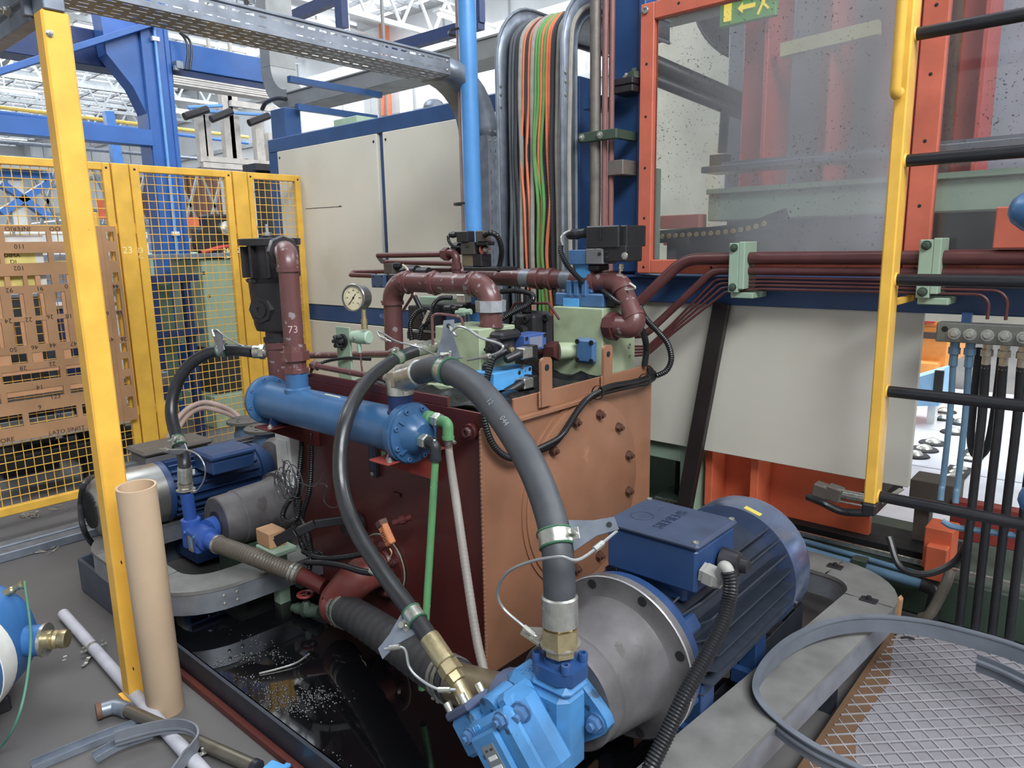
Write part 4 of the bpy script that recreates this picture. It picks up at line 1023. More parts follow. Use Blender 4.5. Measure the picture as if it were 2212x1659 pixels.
# thick hose from the cooler outlet over to the pump top
s2 = S2+V((0, 0, .13))
H2 = [P(905, 806, Y=1.52), P(940, 796, Y=1.50), P(985, 808, Y=1.47), P(1040, 848, Y=1.44), P(1100, 925, Y=1.40), P(1150, 1010, Y=1.36), P(1185, 1100, Y=1.32), P(1203, 1180, Y=1.28), P(1208, 1260, Y=1.26), P(1209, 1296, Y=1.257)]
t, c = hose('delivery_hose', 'thick dark grey hose arching from the cooler outlet down to the blue pump top', H2, .0385, RUBBERG, 10, (0, 0))
d = (c[0]-c[1]).normalized(); sw = P(842, 838, Y=1.535)
obj('ferrule', M().rev(c[0]-d*.01, d, [(0, .039), (.004, .044), (.105, .046), (.108, .041)], 24), STEEL, t)
obj('swivel_nut', M().rev(c[0]+d*.1, d, [(0, .047), (.04, .05), (.042, .04)], 6), STEEL, t)
el = fillet([c[0]+d*.13, c[0]+d*.19, V((S2.x, CY, (c[0]+d*.19).z-.02)), V((S2.x, CY, s2.z-.0))], .03, 6)
obj('elbow', M().tube([c[0]+d*.13, c[0]+d*.175, V((S2.x, CY, s2.z+.04)), V((S2.x, CY, s2.z))], [.039, .042, .046, .046], 20), STEEL, t)
a = clamp(t, c, 16, .0385, (-.1, .1, 1), True, (.55, -.8, 0))
cable(t, [a, P(985, 725, Y=1.45), P(978, 715, Y=1.44), P(990, 706, Y=1.44), P(1012, 712, Y=1.44), P(1040, 730, Y=1.45), P(1078, 742, Y=1.46), P(1086, 752, Y=1.46), P(1070, 765, Y=1.46), P(1010, 778, Y=1.48)])
d = (c[-1]-c[-2]).normalized(); e = c[-1]
PT = V((-1.02, 1.215, .7))  # pump top port, set again below
obj('ferrule', M().rev(e-d*.012, d, [(0, .039), (.004, .044), (.072, .0435), (.076, .036)], 24), STEEL, t)
obj('nut', M().rev(e+d*.062, d, [(0, .036), (.006, .036), (.006, .046), (.05, .046), (.052, .038), (.072, .038)], 6), BRASSY, t)
a = clamp(t, c, 68, .0385, (1, .35, .1), True)
cable(t, [a+V((.02, 0, -.01)), P(1255, 1207, Y=1.22), P(1210, 1203, Y=1.2), P(1150, 1212, Y=1.2), P(1098, 1235, Y=1.2), P(1075, 1275, Y=1.21), P(1086, 1312, Y=1.22), P(1130, 1352, Y=1.23), P(1162, 1378, Y=1.24)])
hp_ = P(1210, 1387, Y=1.257)
obj('anchor_ring', M().rev(hp_, (0, 0, 1), [(-.003, .03), (-.003, .05), (.003, .05), (.003, .03)], 24).prism([hp_+V(v) for v in ((-.06, .03, -.003), (-.105, -.0, -.003), (-.1, -.03, -.003), (-.03, -.045, -.003))], (0, 0, .006)), STEEL, t)
for s_, px_, py_ in (('044', 1105, 915), ('12', 1062, 868)):
    k_ = min(range(1, len(c)-1), key=lambda i: (c[i]-P(px_, py_, Y=1.4)).length); dh = (c[k_+1]-c[k_-1]).normalized(); fc_ = (CAMP-c[k_]); fc_ = (fc_-dh*fc_.dot(dh)).normalized()
    text('printed_mark', s_, .022, mat('faded_print', (128, 130, 134), .6), t, c[k_]+fc_*.039, dh, fc_.cross(dh), .0003)
# suction hose
sA, sB = P(735, 1312, Y=1.52), P(990, 1476, Y=1.25)
rd = mat('suction_rubber', (52, 53, 56), .55, dirt=.25, dc=(34, 34, 36), ds=12)
sc_ = resample(smooth([sA, P(800, 1350, Y=1.45), P(870, 1398, Y=1.37), P(940, 1446, Y=1.3), sB], 14), .012)
t = thing('suction_hose', 'fat black ribbed suction hose between the red elbow and the blue pump', 'hose', sB)
obj('hose', M().tube(sc_, [.062+.0016*math.sin(i*1.3) for i in range(len(sc_))], 22), rd, t)
for k, o_ in ((2, 0), (5, 0), (len(sc_)-4, 0), (len(sc_)-7, 0)):
    d = (sc_[min(k+1, len(sc_)-1)]-sc_[k-1]).normalized()
    b = obj('hose_clip', M().rev(sc_[k]-d*.008, d, [(0, .063), (0, .067), (.016, .067), (.016, .063)], 24, False), STEEL, t)
    obj('clip_bolt', M().rev(sc_[k]+V((-.03, -.035, -.058)), (1, .2, -.1), [(0, .007), (.01, .007), (.01, .004), (.05, .004)], 6), STEEL, b)
# red suction elbow with flange on the tank
fe = thing('suction_elbow', 'red cast suction elbow bolted by a round flange to the tank side', 'elbow', P(735, 1320, Y=1.55))
fc = P(826, 1222, Y=TY-.012)
obj('flange', M().rev((fc.x, TY, fc.z), (0, -1, 0), [(.0, .13), (.022, .13), (.024, .09), (.035, .085)], 32), REDBR, fe)
bolts('bolt', fe, PIPED, circle((fc.x, TY-.024, fc.z), (0, 1, 0), .108, 8, .3), (0, -1, 0), 'bolt', .016, .018)
dd = (sA-sc_[4]).normalized()
obj('elbow', M().tube(fillet([(fc.x, TY-.02, fc.z), (fc.x-.005, TY-.13, fc.z-.005), sA+dd*.06, sA-dd*.02], .1, 8), [.075]+[.078]*0+[.074]*(len(fillet([(0, 0, 0), (1, 0, 0), (1, 1, 0), (2, 1, 0)], .1, 8))-2)+[.058], 22), mat('red_cast_elbow', (122, 56, 50), .4, dirt=.3, dc=(80, 36, 34), ds=6), fe)
obj('green_gasket', M().rev((fc.x+.0, TY, fc.z), (0, -1, 0), [(.006, .134), (.009, .134)], 32), GREENM, fe)
# drain valve with a small red handwheel
dv = thing('drain_valve', 'small drain valve with a red handwheel below the red suction elbow', 'valve', P(650, 1345, Y=1.5))
o = P(662, 1320, Y=1.5)
obj('body', M().rev(o+V((.05, .03, -.0)), (-1, -.3, -.06), [(0, .024), (.03, .026), (.04, .03), (.08, .03), (.09, .022), (.12, .024), (.12, .018), (.14, .018)], 12), GREEND, dv)
obj('stem', M().cyl(o, o+V((0, 0, .075)), .008, seg=8), BLACKM, dv); obj('bonnet', M().rev(o, (0, 0, 1), [(.0, .024), (.03, .022), (.045, .014)], 6), GREEND, dv)
hw = obj('handwheel', M().ring(o+V((0, 0, .075)), (0, 0, 1), .03, .006, 20, 8), mat('handwheel_red', (140, 50, 46), .45), dv)
for k in range(3): a_ = k*2*PI/3; obj('spoke', M().bar(o+V((0, 0, .075)), o+V((.03*math.cos(a_), .03*math.sin(a_), .075)), .006, .005), mat('handwheel_red', (140, 50, 46)), hw)
# black lever and orange tag
lv = thing('ball_valve_lever', 'long black cranked valve lever standing out from the tank side', 'lever', P(700, 1140, Y=1.55))
L0 = [P(760, 1120, Y=1.62), P(680, 1132, Y=1.5), P(640, 1150, Y=1.44), P(596, 1172, Y=1.4)]
g = M()
for i in range(3): g.bar(L0[i], L0[i+1], .02, .034, ch=.003)
obj('lever', g, BLACK, lv); obj('grip', M().bar(L0[2]+V((0, 0, .022)), L0[3]+V((-.0, 0, .022)), .018, .012), BLACK, lv)
obj('valve_body', M().rev(P(775, 1130, Y=TY-.005), (0, -1, 0), [(0, .05), (.03, .05), (.03, .035), (.07, .035)], 12), BLACKM, lv)
ot = thing('orange_tag', 'worn orange plastic box tag hanging beside the black hose', 'tag', P(838, 1185, Y=1.5))
o1 = P(836, 1155, Y=1.5); ax = (P(850, 1188, Y=1.5)-P(822, 1125, Y=1.5)).normalized(); sx_ = (P(855, 1148, Y=1.48)-P(818, 1160, Y=1.5)).normalized(); sx_ = (sx_-ax*ax.dot(sx_)).normalized(); n_ = ax.cross(sx_)
OT = mat('worn_orange_plastic', (206, 122, 66), .5, dirt=.35, dc=(110, 60, 34), ds=14)
obj('box', M().obox(o1, ax*.038, sx_*.023, n_*.012, .004), OT, ot)
obj('bracket', M().obox(o1-ax*.045, ax*.012, sx_*.02, n_*.016, .003), COPPER2, ot)
fn = n_ if n_.y < 0 else -n_
obj('raised_label', M().obox(o1+fn*.0125+ax*.006, ax*.024, sx_*.016, n_*.001), OT, ot)
g = M()
for k in range(5): g.obox(o1+fn*.0137+ax*(-.012+k*.008)+sx_*(-.002), ax*.0012, sx_*(.012-.003*(k % 2)), n_*.0004)
obj('print_line', g, INK, ot, kind='stuff')
obj('nozzle', M().rev(P(850, 1130, Y=1.6), (.7, .5, .3), [(0, .012), (.03, .012), (.03, .018), (.05, .018), (.05, .01), (.075, .012)], 10), REDBR, ot)
obj('tie', M().tube(smooth([P(842, 1185, Y=1.49), P(846, 1195, Y=1.49), P(838, 1212, Y=1.5)], 6), .0025, 6), mat('tan_tie', (196, 170, 120), .6), ot)

# ---- black conduits over the brown end
def on(pts, X): return [P(x, y, X=X+dx) for x, y, dx in pts]
conduit(on([(1045, 875, .03), (1048, 915, .03), (1068, 965, .035), (1105, 990, .04), (1150, 978, .045), (1200, 955, .04), (1236, 905, .04), (1262, 868, .04), (1290, 850, .045)], TX), .0125, 'upper black conduit draped across the brown tank end')
conduit(on([(1062, 880, .05), (1072, 920, .06), (1095, 955, .06), (1130, 978, .06), (1178, 962, .06), (1216, 938, .055), (1246, 892, .055), (1274, 858, .06), (1298, 844, .06)], TX), .011, 'lower black conduit draped across the brown tank end beside its twin')
conduit(on([(1288, 851, .045), (1320, 843, .045), (1360, 834, .045), (1395, 826, .04), (1412, 816, .03), (1412, 806, .01), (1400, 800, -.02)], TX), .0125, 'smooth black sleeve along the brown rim, the lower of two', 'cable_sleeve', ribbed=False)
conduit(on([(1297, 843, .06), (1325, 833, .06), (1365, 826, .055), (1400, 815, .04), (1406, 800, .02), (1392, 790, -.03)], TX), .0125, 'smooth black sleeve along the brown rim, the upper of two', 'cable_sleeve', ribbed=False)
for q in ((1291, 848), (1392, 821)):
    p = P(*q, X=TX+.052); solo('cable_tie', M().rev(p, (0, 1, -.2), [(-.003, .026), (-.003, .028), (.003, .028), (.003, .026)], 16, False), BLACK, 'black tie round the two sleeves at the %s' % ('bend near the lug' if q[0] < 1350 else 'far corner of the brown rim'), 'cable tie')
conduit([P(1380, 660, Y=2.62), P(1396, 690, Y=2.66), P(1420, 715, Y=2.72), P(1442, 742, Y=2.76), P(1450, 775, Y=2.78), P(1440, 800, Y=2.78), P(1418, 812, Y=2.76)], .0135, 'black conduit looping out to the right of the larger green block')
conduit([P(1386, 712, Y=2.68), P(1394, 735, Y=2.7), P(1396, 760, Y=2.72), P(1392, 790, Y=2.72)], .014, 'short smooth black hose below the downturned pipe elbow', 'rubber_hose', ribbed=False)
conduit([P(1302, 628, Y=2.6), P(1318, 640, Y=2.58), P(1340, 655, Y=2.58), P(1378, 662, Y=2.62)], .012, 'black conduit running under the long pipe to the right')
conduit([P(1212, 530, Y=2.55), P(1212, 545, Y=2.54), P(1222, 568, Y=2.54), P(1240, 590, Y=2.56), P(1262, 612, Y=2.58)], .012, 'black conduit dropping from the electronics plug behind the long pipe')
solo('bare_leads', M().tube(smooth([P(1232, 498, Y=2.6), P(1218, 505, Y=2.58), P(1212, 515, Y=2.55), P(1216, 530, Y=2.55)], 6), .005, 6), STEEL, 'bare silvery braid between the plug and its conduit', 'braid')
conduit([P(1046, 508, Y=2.41), P(1058, 503, Y=2.4), P(1074, 510, Y=2.42), P(1083, 535, Y=2.46), P(1082, 560, Y=2.5), P(1076, 585, Y=2.52)], .013, 'black conduit arching from the right plug of the valve tower')
conduit([P(968, 509, Y=2.41), P(970, 522, Y=2.41), P(980, 532, Y=2.41), P(996, 534, Y=2.43)], .008, 'short black lead hooking down from the left plug of the valve tower')
conduit([P(896, 640, Y=2.3), P(905, 660, Y=2.28), P(918, 690, Y=2.26), P(920, 712, Y=2.26)], .012, 'black conduit hanging below the near pipe elbow')
conduit([P(916, 668, Y=2.24), P(900, 676, Y=2.22), P(886, 700, Y=2.2), P(889, 735, Y=2.2)], .0125, 'curled black conduit left of the other under the pipe bridge')
conduit([P(976, 643, Y=2.32), P(950, 645, Y=2.3), P(934, 662, Y=2.28), P(930, 690, Y=2.26), P(912, 708, Y=2.24), P(905, 735, Y=2.22)], .012, 'black conduit with a right angle bend beside the smaller green block')
solo('cream_sleeve', M().tube([P(926, 672, Y=2.23), P(914, 698, Y=2.22)], .007, 8), mat('cream_lead', (214, 200, 178)), 'short cream cable end showing between the conduits', 'cable')
conduit([P(1082, 630, Y=2.46), P(1115, 628, Y=2.46), P(1145, 634, Y=2.46), P(1152, 646, Y=2.45), P(1138, 660, Y=2.44), P(1108, 675, Y=2.42), P(1084, 690, Y=2.4)], .0125, 'black conduit doubling back behind the grey union nut')
conduit([P(1092, 758, X=x1+.12), P(1068, 772, X=x1+.12), P(1058, 795, X=x1+.12), P(1050, 830, X=x1+.13), P(1047, 870, X=x1+.2)], .014, 'black conduit from the upper solenoid plug down behind the thick hose')
conduit([P(668, 812, Y=1.69), P(676, 795, Y=1.74), P(700, 782, Y=1.8), P(745, 774, Y=1.84), P(800, 776, Y=1.88)], .008, 'thin black conduit crossing the tank corner beside the return pipe')
# cable bundle on the left of the tank
BX = [[(652, 930, 1.64), (650, 985, 1.62), (644, 1050, 1.6), (640, 1100, 1.58), (660, 1140, 1.56), (672, 1190, 1.54), (668, 1235, 1.52), (676, 1262, 1.5)],
      [(670, 935, 1.66), (672, 990, 1.66), (668, 1060, 1.64), (652, 1120, 1.62), (650, 1170, 1.6), (668, 1200, 1.58)],
      [(645, 1060, 1.58), (622, 1085, 1.55), (610, 1115, 1.53), (620, 1128, 1.52), (640, 1120, 1.54), (648, 1080, 1.57)],
      [(655, 1190, 1.55), (690, 1205, 1.53), (740, 1204, 1.52), (790, 1195, 1.54)],
      [(660, 1215, 1.53), (700, 1216, 1.5), (740, 1222, 1.48), (780, 1234, 1.46), (812, 1238, 1.45)],
      [(640, 1075, 1.6), (650, 1130, 1.58), (664, 1180, 1.56), (690, 1200, 1.55)]]
LB = ['black conduit hanging down the left edge of the red tank side, nearest one', 'black conduit hanging behind its twin at the left of the red tank side', 'looped black conduit beside the grey bell housing',
      'black conduit running level above the red suction elbow', 'black conduit with a plug crossing over the red suction elbow', 'black conduit leaning right behind the wire coil']
for pts, lab in zip(BX, LB): conduit([P(x, y, Y=yv_) for x, y, yv_ in pts], .0125, lab)
p = P(814, 1238, Y=1.45); solo('cable_plug', M().rev(p, (1, .2, -.1), [(-.03, .012), (0, .015), (.02, .015), (.02, .011), (.03, .011)], 12), STEEL, 'grey plug on the conduit end by the red flange', 'plug')
# coil of thin wire
cw = M(); rs = random.Random(5); pts = []
c0 = P(618, 1042, Y=1.42)
for i in range(150):
    a_ = i*.42; R2 = .052+.022*math.sin(i*.13)+rs.uniform(-.003, .003)
    pts.append(c0+V((R2*math.cos(a_)*.8+.012*math.sin(i*.07), .03*math.sin(i*.11), R2*math.sin(a_)+.01*math.cos(i*.09))))
cw.tube(smooth(pts, 3), .0022, 5)
solo('wire_coil', cw, mat('dull_wire', (96, 96, 98), .35, .6), 'loose coil of thin grey wire hung on the black conduits', 'wire')
solo('stray_wire', M().tube(smooth([P(640, 1040, Y=1.5), P(680, 1050, Y=1.52), P(700, 1020, Y=1.54)], 6)+[], .0022, 6), mat('dull_wire', (96, 96, 98)), 'short stray wire curling up over the red tank side', 'wire')
solo('stray_wire', M().tube(smooth([P(668, 1045, Y=1.6), P(705, 1048, Y=1.6), P(700, 1080, Y=1.6), P(715, 1096, Y=1.58), P(740, 1092, Y=1.56)], 6), .0022, 6), mat('dull_wire', (96, 96, 98)), 'longer stray wire curling down toward the slim hose', 'wire')
# ================================================================ PUMP, BELL HOUSING, MOTOR, DRIP PAN
AX, AZ = -1.02, .458
OIL = bpy.data.materials.new('black_oil'); OIL.use_nodes = True
_b = OIL.node_tree.nodes['Principled BSDF']; _b.inputs['Base Color'].default_value = (.004, .004, .005, 1); _b.inputs['Roughness'].default_value = .04; _b.inputs['Specular IOR Level'].default_value = .6
_tc = OIL.node_tree.nodes.new('ShaderNodeTexCoord'); _n = OIL.node_tree.nodes.new('ShaderNodeTexNoise'); _n.inputs['Scale'].default_value = 5; _bp = OIL.node_tree.nodes.new('ShaderNodeBump'); _bp.inputs['Strength'].default_value = .04
OIL.node_tree.links.new(_tc.outputs['Object'], _n.inputs['Vector']); OIL.node_tree.links.new(_n.outputs['Fac'], _bp.inputs['Height']); OIL.node_tree.links.new(_bp.outputs[0], _b.inputs['Normal'])
PX0, PX1, PY0, PY1 = -3.12, -.95, 1.045, 2.86
pan = thing('drip_pan', 'shallow steel drip pan full of black oil under the tank and pumps', 'pan', (-2, 2, 0))
PANM = mat('pan_steel', (56, 61, 70), .35, .4, dirt=.3, dc=(40, 40, 44), ds=6)
obj('base', M().box((PX0, PY0, .035), (PX1, PY1, .045)), PANM, pan)
obj('rim', M().box((PX0, PY0-.004, .0), (PX1, PY0, .125)).box((PX0, PY0-.016, .121), (PX1, PY0, .125)), PANM, pan)
obj('rim', M().box((PX0, PY1, .0), (PX1, PY1+.004, .125)), PANM, pan)
obj('rim', M().box((PX0-.004, PY0, .0), (PX0, PY1, .125)), PANM, pan); obj('rim', M().box((PX1, PY0, .0), (PX1+.004, PY1, .125)), PANM, pan)
obj('oil_pool', M().box((PX0+.001, PY0+.001, .045), (PX1-.001, PY1-.001, .085)), OIL, pan, label='still black oil', kind='stuff')
solo('red_skid', M().box((PX0+.1, PY0-.028, .0), (PX1-.2, PY0-.006, .03), .004), mat('skid_red', (96, 42, 34), .5, dirt=.5, dc=(50, 34, 30), ds=4), 'red steel skid strip on the floor along the drip pan', 'strip')
# foam on the oil
fm = M(); rs = random.Random(11)
for (px, py, n_, sx, sy) in ((505, 1425, 120, .022, .05), (600, 1500, 150, .05, .035), (635, 1525, 260, .045, .05), (690, 1500, 140, .035, .03), (600, 1420, 50, .05, .02), (430, 1310, 40, .05, .03), (460, 1315, 26, .05, .02), (560, 1390, 30, .08, .02), (545, 1470, 50, .03, .03), (720, 1650, 30, .08, .02)):
    c = P(px, py, Z=.085)
    for i in range(n_):
        a_, b_ = rs.gauss(0, sx), rs.gauss(0, sy); q = c+V((a_+b_*.6, b_, 0))
        if q.y < PY0+.01 or q.x < PX0+.02: continue
        r_ = rs.uniform(.0012, .0045); vs_ = []
        for (h_, k_) in ((0, 1), (.6, .75)):
            for j in range(6): vs_.append(q+V((r_*k_*math.cos(j*PI/3), r_*k_*math.sin(j*PI/3), r_*h_*.8)))
        vs_.append(q+V((0, 0, r_*.8)))
        fm.add(vs_, [(j, (j+1) % 6, (j+1) % 6+6, j+6) for j in range(6)]+[(j+6, (j+1) % 6+6, 12) for j in range(6)])
FOAM = mat('oil_bubble', (40, 41, 42), .06, .0, coat=1, spec=.8)
fo = solo('oil_foam', fm, FOAM, 'patches of shiny bubbles floating on the black oil', 'foam'); fo['kind'] = 'stuff'
rs = random.Random(2)
dbm = M().tube(smooth([P(560, 1455, Z=.088), P(600, 1445, Z=.09), P(640, 1432, Z=.092), P(668, 1412, Z=.095)], 5), .004, 6)
solo('floating_strip', dbm, STEEL, 'thin bright strip floating on the oil near the foam', 'strip')

# ---- base frame under motor
for x in (AX-.19, AX+.15): 
    solo('motor_rail', M().box((x, 1.18, .045), (x+.06, 2.42, .16), .004), GREEND, 'dark green steel rail under the motor %s' % ('on the tank side' if x < AX else 'on the trunking side'), 'rail')
mtr = thing('electric_motor', 'large blue electric motor with cooling fins and a steel fan cowl', 'motor', (AX, 2.0, .16))
MB = mat('motor_blue', (32, 64, 110), .42, dirt=.45, dc=(30, 36, 48), ds=5)
MF = mat('motor_fin_grime', (58, 64, 76), .38, .4, dirt=.4, dc=(34, 36, 40), ds=14)
obj('body', M().rev((AX, 1.66, AZ), (0, 1, 0), [(0, .17), (.0, .172), (.02, .172), (.68, .172)], 40), MF, mtr)
fins = []
for i in range(26):
    a_ = math.radians(-80+i*340/26-100) ; d = V((math.cos(a_), 0, math.sin(a_)))
    if d.z > .93: continue
    f_ = M(); w_ = V((0, 1, 0)).cross(d)*.0028; b0 = V((AX, 0, AZ))+d*.17; b1 = V((AX, 0, AZ))+d*.226
    q = [V((0, 1.70, 0))+b0, V((0, 2.34, 0))+b0, V((0, 2.34, 0))+b1, V((0, 1.745, 0))+b1]
    f_.prism([p-w_ for p in q], w_*2)
    obj('fin', f_, MF, mtr)
obj('end_shield', M().rev((AX, 1.605, AZ), (0, 1, 0), [(0, .225), (.035, .225), (.04, .2), (.09, .185)], 48), MB, mtr)
for a_ in (35, 145, 215, 325): d = V((math.cos(math.radians(a_)), 0, math.sin(math.radians(a_)))); obj('shield_lug', M().obox(V((AX, 1.665, AZ))+d*.195, d*.03, V((0, .03, 0)), V((0, 1, 0)).cross(d)*.024, .006), MB, mtr)
COWL = mat('cowl_blue_steel', (140, 158, 198), .26, .85, dirt=.4, dc=(70, 104, 170), ds=4)
cw_ = obj('fan_cowl', M().rev((AX, 2.30, AZ), (0, 1, 0), [(0, .226), (0, .232), (.13, .232), (.16, .222), (.17, .2), (.172, .0001)], 56), COWL, mtr, label='shiny blue grey fan cowl')
obj('cowl_inner', M().rev((AX, 2.305, AZ), (0, 1, 0), [(0, .225), (.1, .225)], 48, False), DARK, cw_)
obj('yellow_label', M().obox((AX+.2325*math.cos(1.3), 2.325, AZ+.2325*math.sin(1.3)), V((-math.sin(1.3), 0, math.cos(1.3)))*.03, V((0, .012, 0)), V((math.cos(1.3), 0, math.sin(1.3)))*.0012), mat('label_yellow', (200, 180, 60), .5), cw_)
q = V((AX+.232*math.cos(-.35), 2.35, AZ+.232*math.sin(-.35))); obj('screw', M().socket(q, (math.cos(-.35), 0, math.sin(-.35)), .012, .006), BLACK, cw_)
for x in (AX-.15, AX+.15): obj('foot', M().box((x-.05, 1.72, .16), (x+.05, 1.84, .22), .006).box((x-.03, 1.74, .2), (x+.03, 1.82, .36), .004), MB, mtr); obj('foot', M().box((x-.05, 2.1, .16), (x+.05, 2.22, .22), .006).box((x-.03, 2.12, .2), (x+.03, 2.2, .36), .004), MB, mtr)
# terminal box
tb = obj('terminal_box', M().box((-1.135, 1.69, .655), (-.845, 1.925, .782), .008), MB, mtr)
obj('lid', M().box((-1.142, 1.682, .783), (-.838, 1.932, .803), .008), mat('dusty_lid_blue', (50, 62, 88), .6, dirt=.6, dc=(40, 42, 48), ds=6), tb)
obj('pedestal', M().box((-1.12, 1.72, .6), (-.89, 1.9, .66), .01), MB, tb)
bolts('bolt', tb, STEEL, [(x, y, .803) for x in (-1.127, -.853) for y in (1.697, 1.917)], (0, 0, 1), 'socket', .009, .005)
EMB = mat('embossed_blue', (46, 58, 84), .5)
text('raised_lettering', 'SIEMENS', .044, EMB, tb, (P(1450, 1122, Z=.8035).x, P(1450, 1122, Z=.8035).y, .8035), (0, 1, 0), (-1, 0, 0), .0022)
obj('raised_circle', M().ring((-1.07, 1.78, .8035), (0, 0, 1), .033, .0022, 28, 6), EMB, tb)
g = M().tube([(-1.075, 1.865, .8035), (-1.055, 1.88, .8035)], .002, 6).tube([(-1.055, 1.88, .8035), (-1.055, 1.85, .8035)], .002, 6); obj('raised_mark', g, EMB, tb)
# cable gland and black cone on the box end
gl = V((-.838, 1.72, .715))
obj('cable_gland', M().rev(gl, (1, -.1, -.1), [(0, .03), (.012, .03), (.012, .033), (.04, .033), (.045, .028), (.055, .026)], 6), mat('grey_gland', (150, 148, 142), .5, dirt=.3), tb, label='grey hexagonal cable gland')
g = V((-.838, 1.83, .71)); obj('blind_gland', M().rev(g, (1, .1, 0), [(0, .04), (.03, .036), (.05, .034), (.055, .022), (.075, .02), (.08, .012)], 18), BLACK, tb, label='black blind gland')
e = gl+V((.05, -.006, -.006))
g1, g2 = P(1566, 1216, X=-.765), P(1577, 1246, X=-.75)
obj('elbow_tube', M().tube(fillet([e, g1, g2], .03, 6), .0165, 14), mat('grey_gland', (150, 148, 142)), tb)
cp_ = smooth([g1.lerp(g2, .6), P(1578, 1262, X=-.745), P(1574, 1300, X=-.74), P(1560, 1350, X=-.735), P(1525, 1420, X=-.74), P(1480, 1500, X=-.75), P(1438, 1590, X=-.76), P(1405, 1659, X=-.77), P(1395, 1700, X=-.78)], 10)
cp_ = resample(cp_, .0042)
solo('motor_cable_conduit', M().tube(cp_, [.0205 if i % 2 else .0175 for i in range(len(cp_))], 14), CONDUIT, 'black ribbed conduit falling from the motor terminal box to the floor', 'conduit')
# ---- bell housing
bh = thing('bell_housing', 'grey cast bell housing with bolt holes between pump and motor', 'housing', (AX, 1.45, AZ-.235))
obj('body', M().rev((AX, 1.332, AZ), (0, 1, 0), [(0, .06), (0, .14), (.006, .145), (.05, .145), (.055, .15), (.13, .162), (.2, .172), (.225, .182), (.236, .2), (.238, .232), (.266, .235), (.269, .23), (.27, .1)], 64), CAST, bh)
obj('machined_rim', M().rev((AX, 1.5695, AZ), (0, 1, 0), [(0, .2335), (.002, .2355), (.005, .2355)], 64, False), mat('bright_rim', (210, 210, 212), .3, .7), bh, label='bright machined rim')
bolts('bolt_hole', bh, DARK, circle((AX, 1.5672, AZ), (0, 1, 0), .214, 8, PI/8), (0, -1, 0), 'hole', .014, .003)
# ---- vane pump
pm = thing('hydraulic_pump', 'sky blue hydraulic vane pump bolted to the grey bell housing', 'pump', (AX, 1.15, .3))
def ear(sg): return [(AX+sg*.1, 1.30), ]
fl_ = M(); pl = []
for k in range(28):
    a_ = 2*PI*k/28; rxx = .108+.044*abs(math.cos(a_))**3
    pl.append(V((AX+rxx*math.cos(a_), 1.302, AZ+.118*math.sin(a_)*(1-.35*abs(math.cos(a_))**2))))
fl_.prism(pl, (0, .03, 0)); obj('mounting_flange', fl_, PUMP, pm)
bolts('bolt', pm, VALVE, [(AX+sg*.118, 1.301, AZ) for sg in (-1, 1)], (0, -1, 0), 'bolt', .021, .02)
obj('front_body', M().box((AX-.095, 1.2, AZ-.12), (AX+.098, 1.302, AZ+.105), .022), PUMP, pm)
# the rear sections are turned about the shaft so that the outlet points up to the slim hose
he = P(970, 1442, Y=1.15); E2 = (he-P(1003, 1505, Y=1.15)).normalized(); E1 = V((-E2.z, 0, E2.x))
if E1.x < 0: E1 = -E1
CY_ = V((AX-.004, 0, AZ-.006)); YV = V((0, 1, 0))
def rb_(a0, a1, b0, b1, y0, y1, ch): return M().obox(CY_+E1*(a0+a1)/2+E2*(b0+b1)/2+YV*(y0+y1)/2, E1*(a1-a0)/2, YV*(y1-y0)/2, E2*(b1-b0)/2, ch)
obj('mid_body', rb_(-.094, .098, -.118, .09, 1.122, 1.206, .024), PUMP, pm)
obj('gallery', M().tube([CY_+E1*-.02+E2*.08+YV*1.125, CY_+E1*-.01+E2*.085+YV*1.2], .034, 16).obox(CY_+E1*.05+E2*.07+YV*1.165, E1*.025, YV*.05, E2*.03, .012), PUMP, pm)
rc = obj('rear_cover', rb_(-.092, .094, -.125, .076, 1.078, 1.12, .016), PUMP, pm)
obj('rear_boss', rb_(-.062, .045, -.08, .05, 1.064, 1.08, .012), PUMP, rc)
bolts('bolt', rc, VALVE, [CY_+E1*a_+E2*b_+YV*1.078 for a_ in (-.07, .07) for b_ in (-.1, .055)], (0, -1, 0), 'bolt', .0165, .016)
bolts('bolt', pm, VALVE, [CY_+E1*.085+E2*.045+YV*1.126], (.3, -1, 0), 'bolt', .021, .024)
# nameplate on the rear boss
pl_ = CY_+E1*-.006+E2*-.012+YV*1.0635
obj('name_plate', M().obox(pl_, E1*.024, YV*.0008, E2*.034), mat('plate_metal', (150, 156, 160), .35, .5), rc)
text('stamped_number', '254   000', .0085, INK, rc, pl_+E2*.022+V((0, -.001, 0)), E1, E2, .0003)
obj('plate_label', M().obox(pl_+E2*.004+V((0, -.001, 0)), E1*.016, YV*.0006, E2*.005), WHITE, rc); obj('plate_label', M().obox(pl_-E2*.02+V((0, -.001, 0)), E1*.018, YV*.0006, E2*.006), WHITE, rc)
text('cast_letters', 'I 00', .018, BRIGHT, rc, CY_+E1*-.03+E2*.062+YV*1.0775, E1, E2, .0015)
text('cast_letters', '000W15', .014, PUMP, rc, CY_+E1*0+E2*-.1+YV*1.0775, E1, E2, .0015)
text('cast_letters', '57', .03, PUMP, pm, (AX+.0955, 1.25, AZ-.04), (0, 1, 0), (0, 0, 1), .0015)
text('cast_letters', 'W175', .02, PUMP, pm, (AX-.05, 1.235, AZ+.1055), (.8, .6, 0), (-.6, .8, 0), .0012)
